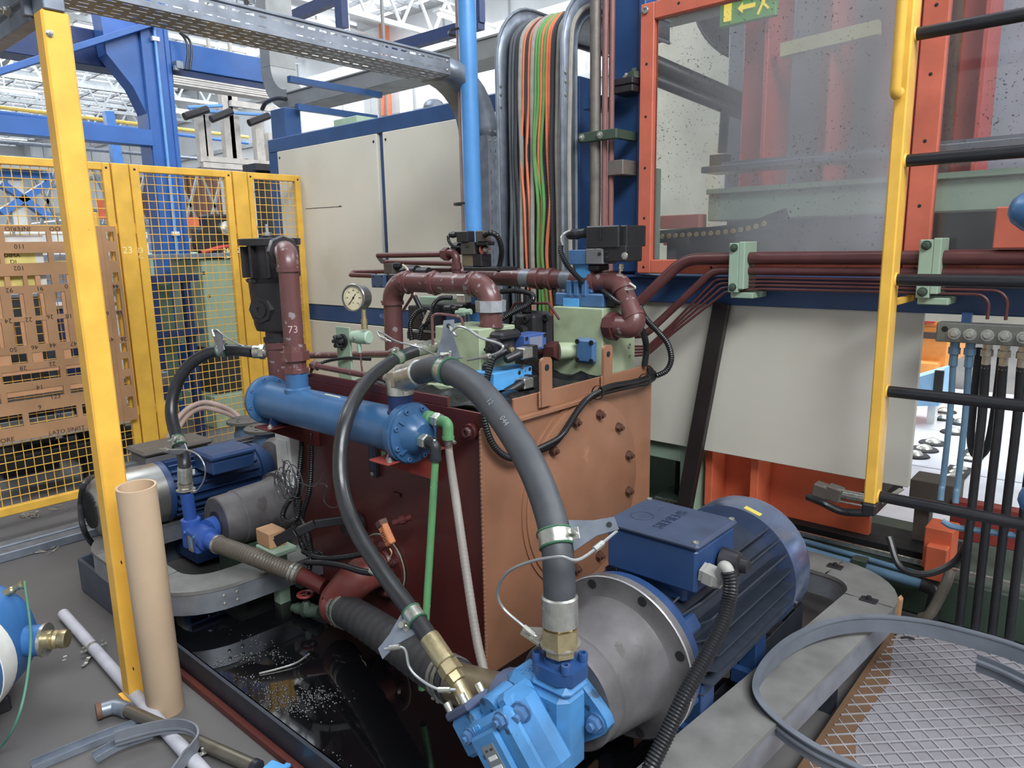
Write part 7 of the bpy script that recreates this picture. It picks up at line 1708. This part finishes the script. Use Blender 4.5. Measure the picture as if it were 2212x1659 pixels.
obj('rusty_plug', M().rev(e+V((-.012, -.04, 0)), (-.25, -1, 0), [(-.004, .029), (.012, .029), (.014, .024), (.012, .0001)], 18), mat('rust_brown', (112, 76, 56), .7, dirt=.4, dc=(66, 44, 36), ds=30), sp_)
obj('end_ring', M().rev(b, d, [(0, .024), (.02, .024)], 18), BLACKM, sp_)
bc = thing('blue_nozzle', 'light blue plastic nozzle on the floor at the bottom edge', 'nozzle', P(590, 1660, Z=0))
q = P(592, 1664, Z=.02); obj('body', M().obox(q, (.028, .008, 0), (-.006, .022, 0), (0, 0, .016), .005), BRIGHT, bc); obj('tip', M().obox(q+V((.024, .02, .008)), (.008, .003, 0), (-.003, .02, 0), (0, 0, .006), .002), BRIGHT, bc)
# cut channel rails and the flexible strip
def channel(name, label, pts, w, h, mt_):
    c = smooth(pts, 8) if len(pts) > 2 else [V(p) for p in pts]
    return solo(name, M().sweep(c, [(-w/2, 0), (w/2, 0), (w/2, h), (w/2-.003, h), (w/2-.003, .003), (-w/2+.003, .003), (-w/2+.003, h), (-w/2, h)]), mt_, label, 'rail')
channel('perforated_channel', 'short perforated steel channel on the floor at the bottom left', [P(70, 1662, Z=.002), P(190, 1612, Z=.002), P(299, 1570, Z=.002)], .045, .022, GALV)
channel('cut_channel', 'cut steel channel with a jagged end beside the bent grey strip', [P(205, 1642, Z=.024), P(260, 1612, Z=.03), P(330, 1588, Z=.034)], .04, .02, GALV)
PLS = mat('grey_plastic_strip', (112, 116, 124), .4, .1, dirt=.3, dc=(76, 78, 84), ds=8)
def strip(name, label, pts, h, mt_, cat='strip', w=.012):
    c = smooth(pts, 8)
    return solo(name, M().sweep(c, [(-.002, 0), (.002, 0), (.002, h*.28), (w*.6, h*.3), (w*.6, h*.4), (.002, h*.42), (.002, h), (-w*.35, h), (-w*.35, h*.92), (-.002, h*.9)]), mt_, label, cat)
strip('bent_strip', 'bent grey plastic strip curving back on itself at the bottom left', [P(250, 1612, Z=.055), P(330, 1590, Z=.055), P(385, 1583, Z=.055), P(420, 1592, Z=.055), P(430, 1610, Z=.05), P(420, 1632, Z=.04), P(400, 1655, Z=.03), P(375, 1690, Z=.02)], .05, PLS)
solo('floor_debris', M().box(P(135, 1428, Z=0), P(139, 1424, Z=0)+V((.008, .004, .004))).box(P(136, 1420, Z=0), P(140, 1418, Z=0)+V((.006, .006, .004))), WHITE, 'tiny scraps on the floor left of the white pipe', 'scrap')
solo('red_floor_strip', M().bar(P(212, 1282, Z=.012), P(252, 1305, Z=.012), .05, .024), mat('skid_red', (120, 50, 40)), 'short red brown bar on the floor at the trunking corner', 'bar')
# ---- blue tank lying at the left edge
bt = thing('blue_vessel', 'blue cylindrical vessel with a white band lying at the left edge', 'vessel', (-3.3, .5, .0))
e0 = V((-3.11, .50, .235)); dirv = V((.77, -.64, -.02)).normalized(); vr = .225
BT = mat('vessel_blue', (44, 112, 178), .42, dirt=.3, dc=(30, 70, 120), ds=4)
obj('shell', M().rev(e0, dirv, [(-.13, .0001), (-.125, .06), (-.10, .13), (-.05, .19), (0, .22), (.04, vr), (1.4, vr)], 48), BT, bt)
obj('white_band', M().rev(e0, dirv, [(.17, vr+.001), (.172, vr+.004), (.26, vr+.004), (.262, vr+.001)], 48, False), WHITE, bt, label='white band')
sq = P(80, 1345, Z=.2)
nz = V((-2.93, .73, .2))
na = e0+dirv*.06+V((.17, .17, -.0)).normalized()*.2
nd = V((.66, .75, -.02)).normalized()
for q in (na,): obj('outlet', M().rev(q, nd, [(-.02, .055), (.07, .055), (.075, .05)], 20), BT, bt); obj('outlet_ring', M().rev(q+nd*.075, nd, [(0, .06), (.012, .06)], 20), STEEL, bt); obj('brass_nipple', M().rev(q+nd*.087, nd, [(0, .034), (.02, .034), (.022, .03), (.03, .034), (.04, .03), (.05, .034), (.07, .032)], 16), BRASSY, bt)
vq = e0+dirv*.03+V((.1, .12, .17)); obj('bleed_valve', M().rev(vq, nd+V((0, 0, .5)), [(-.02, .014), (.02, .014), (.025, .01), (.05, .012), (.055, .016), (.065, .016)], 12), BRASSY, bt)
solo('green_string', M().tube(smooth([vq+nd*.06+V((0, 0, .04)), P(66, 1360, Z=.3), P(62, 1440, Z=.26), P(48, 1520, Z=.2), P(25, 1580, Z=.12), P(-10, 1625, Z=.02), P(-60, 1660, Z=.02)], 8), .0042, 8), mat('green_cord', (74, 132, 108), .5), 'thin green string hanging from the blue vessel valve to the floor', 'string')
for k_ in (0.12, .9): obj('cradle', M().box(e0+dirv*k_+V((-.12, -.12, -.235)), e0+dirv*k_+V((.12, .12, -.17)), .01), BLACKM, bt)

# ================================================================ GRATING AND HOOP ON THE RIGHT
gt = thing('mesh_grating', 'dusty grey panel under a diagonal wire grating at the bottom right', 'grating', (0, 2.2, 0))
GP = mat('dusty_lilac_panel', (128, 124, 130), .75, dirt=.4, dc=(98, 84, 76), ds=5, bump=.4, bs=30)
GX0, GY1, GZ = -.62, 3.14, .055
obj('panel', M().box((GX0, 1.0, .0), (1.2, GY1, GZ), .006), GP, gt)
obj('brown_edge', M().prism([(GX0-.02, 1.0, GZ+.0005), (GX0+.20, 1.0, GZ+.0005), (GX0+.17, 1.5, GZ+.0005), (GX0+.13, 1.62, GZ+.0005), (GX0+.14, 2.0, GZ+.0005), (GX0+.06, 2.25, GZ+.0005), (GX0+.07, 2.6, GZ+.0005), (GX0+.0, 2.95, GZ+.0005), (GX0-.02, 3.0, GZ+.0005)], (0, 0, .002)), mat('brown_strip', (104, 74, 48), .8, dirt=.3, dc=(90, 64, 44)), gt)  # flat brown strip with a ragged inner edge along the panel
gm = M(); s2 = .047
import itertools
for fam in (1, -1):
    k = -60
    while k < 90:
        c_ = k*s2*1.414; pts = []
        # line: fam 1: y = x + c ; fam -1: y = -x + c
        x_lo, x_hi = GX0, 1.2
        if fam == 1: xa, xb = max(x_lo, 1.0-c_), min(x_hi, GY1-c_)
        else: xa, xb = max(x_lo, c_-GY1), min(x_hi, c_-1.0)
        if xb-xa > .02: gm.bar((xa, fam*xa+c_, GZ+.004+.0015*fam), (xb, fam*xb+c_, GZ+.004+.0015*fam), .004, .004)
        k += 1
obj('wire_grating', gm, mat('grating_wire', (176, 174, 178), .4, .4, dirt=.2), gt, kind='stuff')
solo('wood_wedge', M().prism([P(1905, 1350, Y=2.98), P(1908, 1325, Y=2.98), P(1940, 1290, Y=2.98), P(1945, 1298, Y=2.98), P(1938, 1345, Y=2.98), P(1930, 1372, Y=2.98)], (.004, .03, 0)), mat('pine_block', (186, 140, 96)), 'splintered pale wood wedge at the corner of the grating', 'wood')
solo('twig_scrap', M().tube(smooth([P(1946, 1378, Z=.065), P(1960, 1376, Z=.07), P(1975, 1380, Z=.065)], 4), .005, 6), BLACKM, 'small twisted scrap lying on the wire grating', 'scrap')
HPM = mat('grey_hoop_strip', (104, 110, 120), .38, .15, dirt=.35, dc=(66, 68, 74), ds=7)
hp_ = [(2560, 1640, .11), (2450, 1545, .2), (2330, 1465, .28), (2212, 1407, .31), (2100, 1372, .32), (1990, 1347, .33), (1880, 1338, .34), (1790, 1350, .34), (1715, 1382, .33), (1662, 1428, .32), (1636, 1478, .30), (1645, 1520, .29), (1690, 1567, .27), (1760, 1615, .25), (1840, 1655, .22), (1930, 1695, .19), (2050, 1735, .14), (2180, 1765, .11)]
c = smooth([P(x, y, Z=z_) for x, y, z_ in hp_], 8)
solo('bent_hoop', M().sweep(c, [(-.002, -.045), (.002, -.045), (.002, -.018), (.012, -.016), (.012, -.010), (.002, -.008), (.002, .006), (.014, .008), (.014, .012), (-.006, .012), (-.006, .006), (-.002, .004)]), HPM, 'large hoop of bent grey plastic strip resting over the trunking and the grating', 'strip')
c = smooth([P(x, y, Z=.25) for x, y in ((2110, 1425), (2160, 1445), (2212, 1470), (2300, 1515))], 6)
solo('hoop_end', M().sweep(c, [(-.002, -.04), (.002, -.04), (.002, -.01), (.012, -.008), (.012, 0), (.002, .004), (.002, .02), (-.004, .02), (-.004, .01), (-.002, 0)]), HPM, 'square cut end of the bent strip showing inside the hoop at the right', 'strip')

# ================================================================ BEHIND THE FENCE
gx = -7.3; GS = gx/-6.5
def G(x, y, z): return (x*GS, y*GS, max(0, 1.6+(z-1.6)*GS) if z > 0 else 0)
g0 = -6.5
gc_ = thing('gantry_column', 'blue gantry column with a thin light blue conduit behind the mesh fence', 'column', G(g0-.12, 2.9, 0))
obj('column', M().box(G(g0-.22, 2.785, 0), G(g0, 3.02, 3.7), .004), GANTRY, gc_)
for y in (2.79, 2.985): obj('flange', M().box(G(g0, y, 0), G(g0+.012, y+.035, 3.7)), GANTRY, gc_)
obj('conduit', M().tube([G(g0+.025, 2.90, .4), G(g0+.025, 2.90, 3.6)], .015, 10), mat('conduit_light_blue', (96, 160, 226), .4), gc_)
for py_ in (88, 505): z = P(345, py_, X=gx).z; yc_ = 2.9*GS; obj('conduit_clip', M().box((gx+.01, yc_-.035, z-.02), (gx+.05, yc_+.035, z+.02), .003), WHITE, gc_)
obj('haunch', M().prism([G(g0-.2, 2.785, 3.62), G(g0-.2, 2.785, 2.75), G(g0-.2, 2.70, 2.95), G(g0-.2, 2.52, 3.18), G(g0-.2, 2.5, 3.62)], (.2, 0, 0)), GANTRY, gc_)
gb_ = thing('gantry_beam', 'big blue box beam running right from the top of the gantry column', 'beam', G(g0, 3.6, 3.2))
obj('beam', M().box(G(g0-.2, 3.03, 3.155), G(g0, 4.1, 3.37), .006), GANTRY, gb_); obj('end_cap', M().box(G(g0-.22, 4.1, 3.13), G(g0+.02, 4.12, 3.39), .004), GANTRY, gb_); obj('lower_plate', M().box(G(g0-.2, 3.03, 3.1), G(g0-.02, 3.95, 3.15)), NAVY, gb_)
for k in range(4): obj('rail_strip', M().box(G(g0-.15, 3.03, 3.02+k*.019), G(g0-.0+.004*(k % 2), 4.3, 3.035+k*.019)), mat('pale_rails', (206, 202, 198), .4, .3, dirt=.3, dc=(120, 90, 84)), gb_)
solo('gantry_cross_rail', M().bar(G(g0, -.5, 2.545), G(g0, 2.78, 2.545), .15, .145, ch=.004), GANTRY, 'horizontal blue rail running left from the gantry column', 'rail')
solo('gantry_brace', M().bar(G(g0+.03, 1.35, 2.72), G(g0+.03, 2.9, 3.47), .05, .17, (1, 0, 0), ch=.003), GANTRY, 'sloping blue brace up to the gantry column head', 'brace')
solo('gantry_girder', M().box(G(g0-.5, .4, 3.12), G(g0-.24, 3.0, 3.4), .006), NAVY, 'dark girder crossing behind the gantry column head', 'girder')
solo('gantry_upright', M().box(G(g0-.5, .36, 0), G(g0-.3, .56, 3.1), .006), GANTRY, 'second blue gantry leg far along the cross rail', 'column')
for i_, (dx_, lab) in enumerate(((0, 'black cable looping beside the gantry column head, inner one'), (8, 'black cable looping beside the gantry column head, outer one'))):
    solo('black_loop_cable', M().tube(smooth([P(388, 70, X=gx+.12), P(400+dx_, 85, X=gx+.12), P(406+dx_, 110, X=gx+.12), P(402+dx_, 150, X=gx+.1)], 6), .012, 8), RUBBER, lab, 'cable')
solo('grey_actuator', M().box(P(374, 150, X=gx+.02), P(388, 136, X=gx+.02)+V((.08, 0, 0)), .004).cyl(P(381, 152, X=gx+.06), P(381, 143, X=gx+.06), .03, seg=10), GALV, 'small grey box on the side of the gantry beam', 'box')
# green cabinets and clutter seen through the mesh
BLK = mat('clutter_dark', (44, 46, 50), .6)
gcab = thing('green_cabinet', 'pale green machine cabinet seen through the middle mesh panel', 'cabinet', (-6.6, 3.4, 0))
a = P(432, 560, X=-6.3); 
obj('body', M().box((-6.9, P(437, 600, X=-6.3).y, .75), (-6.3, P(535, 600, X=-6.3).y+.25, P(440, 560, X=-6.3).z), .006), GREENM, gcab); obj('base', M().box((-6.9, P(437, 600, X=-6.3).y, 0), (-6.3, 3.7, .3), .006), GREENM, gcab); obj('plinth', M().box((-6.85, 3.1, .3), (-6.4, 3.7, .75)), BLK, gcab)
obj('top', M().box((-6.95, 2.55, P(440, 560, X=-6.3).z+.01), (-6.25, 3.9, P(440, 560, X=-6.3).z+.05), .004), GALV, gcab)
bolts('screw', gcab, DARK, [P(440, 590, X=-6.299), P(520, 580, X=-6.299), P(452, 640, X=-6.299)], (1, 0, 0), 'screw', .015, .004)
bcab = thing('blue_frame_rack', 'dark blue open frame beside the gantry column behind the mesh', 'rack', (-6.2, 2.6, 0))
for y in (2.5, 2.78): obj('leg', M().box((-6.22, y, 0), (-6.15, y+.06, 1.42)), NAVY, bcab)
for z in (.9, 1.36): obj('shelf', M().box((-6.25, 2.4, z), (-6.12, 2.9, z+.05)), NAVY, bcab)
obj('back_panel', M().box((-6.42, 2.5, .3), (-6.4, 2.78, 1.36)), mat('panel_green_dark', (84, 110, 96), .6), bcab)
od = thing('orange_drawer_unit', 'white bench unit with an orange front far behind the mesh', 'bench', (-8.4, 4.3, 0))
obj('bench', M().box((-8.8, 2.8, 0), (-8.2, 5.6, 1.2), .01), mat('white_machine', (216, 218, 220), .5, dirt=.3, dc=(150, 150, 150)), od)
obj('orange_front', M().box((-8.19, 3.7, P(430, 490, X=-8.2).z), (-8.17, 4.1, P(430, 470, X=-8.2).z), .004), ORANGE2, od); obj('orange_front', M().box((-8.19, 2.9, 1.95), (-8.17, 3.2, 2.15), .004), ORANGE2, od)
for y in (3.0, 3.65, 4.3, 4.9): obj('upright', M().box((-8.3, y, 1.2), (-8.2, y+.12, 2.4), .004), WHITE, od)
obj('worktop', M().box((-8.85, 2.7, 1.2), (-8.1, 5.6, 1.25)), GALV, od)
obj('shelf', M().box((-8.4, 2.8, 1.86), (-8.2, 5.4, 1.9)), GALV, od)
mc_ = thing('dark_machine_head', 'dark machine head with a red lead behind the mesh near the oil filter', 'machine', (-7.0, 3.6, 1.45))
q = P(462, 500, X=-6.9); obj('head', M().box(q+V((-.1, -.1, -.18)), q+V((.1, .12, .16)), .02).rev(q+V((.02, -.1, -.1)), (1, 0, 0), [(0, .14), (.1, .14)], 20), BLACKM, mc_); obj('grey_cap', M().rev(q+V((.1, .06, .02)), (1, 0, .1), [(0, .07), (.06, .07), (.08, .04)], 16), STEEL, mc_); obj('red_lead', M().tube(smooth([q+V((.12, -.2, -.2)), q+V((.14, -.05, -.16)), q+V((.12, .15, -.14)), q+V((.1, .3, -.18))], 6), .02, 8), mat('red_lead', (200, 60, 36), .5), mc_)
obj('stand', M().box(q+V((-.1, -.06, -.5)), q+V((.0, .06, -.1)), .004), BLK, mc_)
q = P(585, 440, X=-6.6); solo('dark_cabling', M().box(q+V((-.1, -.12, -.5)), q+V((.1, .12, .3)), .03).box(q+V((-.12, -.2, .3)), q+V((.12, .15, .36))), BLK, 'dark cluttered rack seen through the narrow mesh panel', 'rack')
wr_ = thing('low_conveyor', 'grey and white low conveyor behind the fence foot', 'conveyor', (-5.7, .9, 0))
for z, mt_ in ((.62, GALV), (.38, WHITE), (.2, BLK)): obj('side_rail', M().box((-5.8, -1.0, z), (-5.5, 2.3, z+.1), .006), mt_, wr_)
for y in (-.5, .6, 1.7): obj('leg', M().box((-5.7, y, 0), (-5.6, y+.08, .62)), BLK, wr_)
# blue framed machine at far left behind the fence
bl = thing('blue_lift_frame', 'blue lift table frame with crossed arms behind the left mesh panel', 'frame', (-8.0, 1.5, 0))
LB_ = mat('lift_blue', (54, 128, 214), .45, dirt=.2, dc=(36, 80, 150))
p_ = [P(0, 378, X=-8), P(110, 382, X=-8), P(0, 395, X=-8), P(105, 470, X=-8), P(105, 395, X=-8), P(0, 460, X=-8)]
for a, b, w_ in ((0, 1, .1), (2, 3, .12), (4, 5, .12)): obj('arm', M().bar(p_[a]+V((0, -.6 if a % 2 == 0 and a < 2 else 0, 0)), p_[b], .06, w_, (1, 0, 0)), LB_, bl)
obj('deck', M().box((-8.3, .2, p_[0].z+.05), (-7.8, 2.4, p_[0].z+.12)), WHITE, bl)
obj('upright', M().box((-8.1, 2.1, 0), (-8.0, 2.22, p_[0].z)), WHITE, bl); obj('upright', M().box((-8.1, .7, 0), (-8.0, .82, p_[0].z)), LB_, bl)
for k_, (y_, z_, m_, lab) in enumerate(((1.0, 1.15, NAVY, 'dark blue parts bin on legs behind the plywood template, nearest the post'), (1.5, 1.3, BLK, 'black parts bin on legs behind the plywood template'), (2.0, 1.2, NAVY, 'dark blue parts bin on legs beside the gantry rail'))):
    t = thing('parts_bin', lab, 'bin', (-6.3, y_, 0)); obj('box', M().box((-6.5, y_-.2, .35), (-6.1, y_+.2, z_), .01), m_, t); obj('rim', M().box((-6.52, y_-.22, z_), (-6.08, y_+.22, z_+.03), .004), GALV, t)
    for sx in (-.15, .15): obj('leg', M().box((-6.3+sx-.02, y_-.18, 0), (-6.3+sx+.02, y_+.18, .35)), BLK, t)
solo('yellow_bin', M().box((-7.4, P(192, 470, X=-7.2).y, 0), (-7.2, P(212, 470, X=-7.2).y, P(200, 458, X=-7.2).z), .01), YELR, 'yellow upright bin seen above the plywood template', 'bin')
# hanging rack of pale profiles
hr = thing('hanging_rack', 'pale hanging frame with dark rollers far behind the fence', 'rack', (-9.0, 5.0, 2.2))
PALE = mat('pale_profile', (206, 198, 188), .5, dirt=.4, dc=(110, 100, 92), ds=6)
X9 = -9.0
for (x0, y0, x1_, y1_) in ((428, 250, 434, 360), (441, 250, 445, 360), (484, 200, 491, 365), (497, 200, 503, 365), (551, 250, 557, 375), (577, 290, 583, 370)):
    a, b = P(x0, y1_, X=X9), P(x1_, y0, X=X9); obj('post', M().box((X9, a.y, a.z), (X9+.1, b.y, b.z)), PALE, hr)
for (x0, y0, x1_, y1_) in ((430, 340, 580, 350), (435, 352, 585, 362), (495, 222, 590, 230)):
    a, b = P(x0, y1_, X=X9+.1), P(x1_, y0, X=X9+.1); obj('rail', M().box((X9+.1, a.y, min(a.z, b.z)), (X9+.16, b.y, min(a.z, b.z)+.07)), PALE, hr)
for (x0, y0, x1_, y1_) in ((398, 252, 448, 236), (456, 258, 500, 240), (538, 266, 580, 250)): obj('roller', M().tube([P(x0, y0, X=X9+.3), P(x1_, y1_, X=X9+.3)], .045, 10), BLACKM, hr)
for (x0, y0, x1_, y1_) in ((410, 238, 600, 250), (405, 232, 480, 228)): obj('blue_line', M().tube([P(x0, y0, X=X9+.2), P(x1_, y1_, X=X9+.2)], .02, 6), mat('conduit_light_blue', (96, 160, 226)), hr)
obj('hanger', M().box((X9, P(455, 200, X=X9).y, 3.5), (X9+.05, P(460, 200, X=X9).y, 7.3)), PALE, hr); obj('hanger', M().box((X9, P(500, 200, X=X9).y, 3.9), (X9+.05, P(505, 200, X=X9).y, 7.3)), PALE, hr)
solo('lamp_tube_fixture', M().tube([P(520, 138, X=-7.4), P(566, 112, X=-7.4)], .05, 12), mat('milky_lamp', (230, 224, 214), .4), 'milky tubular lamp hanging beside the trunking riser', 'lamp')
# ---- roof steelwork of the far hall
TRW = mat('white_truss', (222, 226, 228), .5, dirt=.15, dc=(160, 160, 160))
for i, x in enumerate((-12.5, -16.0, -19.5, -23.0, -26.5, -30.0, -34.0)):
    t = thing('roof_truss', 'white lattice roof truss crossing the far hall, %s from the camera' % ('nearest', 'second', 'third', 'fourth', 'fifth', 'sixth', 'farthest')[i], 'truss', (x, 7, 6.1), 'roof trusses')
    obj('top_chord', M().box((x-.05, 0, 6.95), (x+.05, BWY-.1, 7.07)), TRW, t); obj('bottom_chord', M().box((x-.05, 0, 6.15), (x+.05, BWY-.1, 6.25)), TRW, t)
    m = M(); k = 0
    while k < BWY-.9:
        m.bar((x, k, 6.2), (x, k+.45, 7.0), .05, .05); m.bar((x, k+.45, 7.0), (x, k+.9, 6.2), .05, .05); k += .9
    obj('web', m, TRW, t, kind='stuff')
for i, (a, b) in enumerate((((0, 232), (300, 268)), ((0, 243), (300, 280)), ((0, 306), (280, 330)))):
    a, b = P(*a, X=-20), P(*b, X=-20); d_ = b-a
    solo('ceiling_pipe', M().tube([a-d_*.5, b+d_], .045, 8), (mat('pipe_yellow_far', (226, 190, 70), .5), mat('pipe_blue_far', (60, 120, 210), .5), GALV)[i], ('yellow pipe', 'blue pipe', 'grey pipe')[i]+' running along the far hall under the trusses', 'pipe')
for i, x in enumerate((-10.0, -13.5, -17.5, -22.0, -27.0)):
    for j, y in enumerate((6.0, 10.2)):
        t = thing('ceiling_lamp', 'long white fluorescent ceiling lamp, %s row from the camera on the %s side' % (('nearest', 'second', 'third', 'fourth', 'fifth')[i], ('near', 'wall')[j]), 'lamp', (x, y, 5.6), 'fluorescent lamps in the far hall')
        obj('housing', M().box((x-.1, y-.75, 5.66), (x+.1, y+.75, 5.72), .01), WHITE, t); obj('tube', M().tube([(x, y-.7, 5.63), (x, y+.7, 5.63)], .03, 10), LAMPM, t)
        obj('hanger', M().box((x-.01, y-.01, 5.72), (x+.01, y+.01, 7.299)), WHITE, t)
# blue steel near the upper middle, orange pipes and lattice
solo('blue_hanger', M().box((P(725, 60, Y=6).x, 6.0, P(725, 62, Y=6).z), (P(740, 60, Y=6).x, 6.1, 6.2)), NAVY, 'dark blue hanger post above the slotted tray', 'post')
solo('blue_high_beam', M().bar(P(620, 42, Y=6.2), P(740, -10, Y=6.2), .1, .14), NAVY, 'dark blue sloping beam above the slotted tray', 'beam')
solo('blue_cross_beam', M().bar(P(840, 108, Y=7), P(1040, 50, Y=7), .12, .14).box(P(1030, 52, Y=7)+V((0, -.05, 0)), P(1030, 52, Y=7)+V((.1, .05, 7.3-P(1030, 52, Y=7).z))), NAVY, 'dark blue cross beam behind the bright blue pipe', 'beam')
OPM = mat('orange_far_pipe', (206, 112, 72), .5, dirt=.2)
for i, x in enumerate((828, 842)): solo('orange_pipe', M().tube([P(x, 250, Y=BWY-.25), P(x-8, -20, Y=BWY-.25)], .055, 10), OPM, 'orange brown pipe rising on the far wall, %s of a pair' % ('left', 'right')[i], 'pipe')
for i, x in enumerate((800, 815, 878)): solo('wall_post', M().box((P(x, 230, Y=BWY-.2).x-.14, BWY-.3, 0), (P(x, 230, Y=BWY-.2).x+.14, BWY-.1, 6.3)), RIB if i < 2 else WHITE, ('grey steel post on the far wall, left of the orange pipes', 'grey steel post on the far wall, beside the orange pipes', 'white steel post on the far wall right of the orange pipes')[i], 'post')
t = thing('floor_fan', 'small round wall fan high beside the blue beam', 'fan', P(532, 6, X=-8)); q = P(532, 6, X=-8)
obj('guard', M().ring(q, (1, -.4, 0), .1, .01, 20, 6), GALV, t); obj('hub', M().rev(q, (1, -.4, 0), [(-.02, .03), (.02, .03)], 12), BLACKM, t)
for k in range(5): obj('blade', M().bar(q, q+V((-.02, .08*math.cos(k*1.256), .08*math.sin(k*1.256))), .03, .004), GALV, t)
obj('rod', M().box(q+V((-.01, -.01, .1)), q+V((.01, .01, 7.25-q.z))), GALV, t)
# diagonal lattice and grey columns left of the far doors
lt_ = thing('lattice_barrier', 'grey diagonal lattice barrier far behind the fence', 'barrier', (-16, 5, 2))
m = M()
for k in range(9): y = 4.0+k*.55; m.bar((-16, y, 1.9), (-16, y+.5, 3.3), .05, .05); m.bar((-16, y+.5, 1.9), (-16, y, 3.3), .05, .05)
obj('lattice', m, mat('lattice_grey', (120, 122, 126), .5), lt_, kind='stuff'); obj('rail', M().box((-16.05, 3.8, 3.3), (-15.95, 9.2, 3.4)), GALV, lt_); obj('rail', M().box((-16.05, 3.8, 1.8), (-15.95, 9.2, 1.9)), GALV, lt_)
for y in (3.9, 9.0): obj('leg', M().box((-16.06, y, 0), (-15.94, y+.12, 1.8)), GALV, lt_)
solo('blue_mast', M().bar((-15, 6.0, 0), (-15.0, 5.7, 4.2), .16, .16), LB_, 'bright blue leaning mast far behind the gantry column', 'mast')
for i, (x, y, w, d_, h, c_) in enumerate(((-13, 5.5, 2.2, 1.2, 1.6, GREENM), (-12, 8.5, 1.8, 2.0, 2.1, WHITE), (-20, 7, 3, 2, 2.4, GALV), (-11, 3.0, 1.0, 1.6, 1.9, WHITE), (-24, 4, 3, 3, 2.0, GREENM))):
    t = thing('distant_machine', ('pale green machine casing in the hall behind the lift frame', 'tall white machine casing near the far wall', 'grey machine casing deep in the hall', 'narrow white cabinet behind the blue lift frame', 'green machine casing at the deep end of the hall')[i], 'machine', (x, y, 0))
    obj('casing', M().box((x-w/2, y-d_/2, .1), (x+w/2, y+d_/2, h), .03), c_, t); obj('plinth', M().box((x-w/2+.05, y-d_/2+.05, 0), (x+w/2-.05, y+d_/2-.05, .1)), BLK, t); obj('door', M().box((x+w/2, y-d_*.3, .4), (x+w/2+.02, y+d_*.3, h-.3), .01), GALV if c_ is not GALV else WHITE, t)
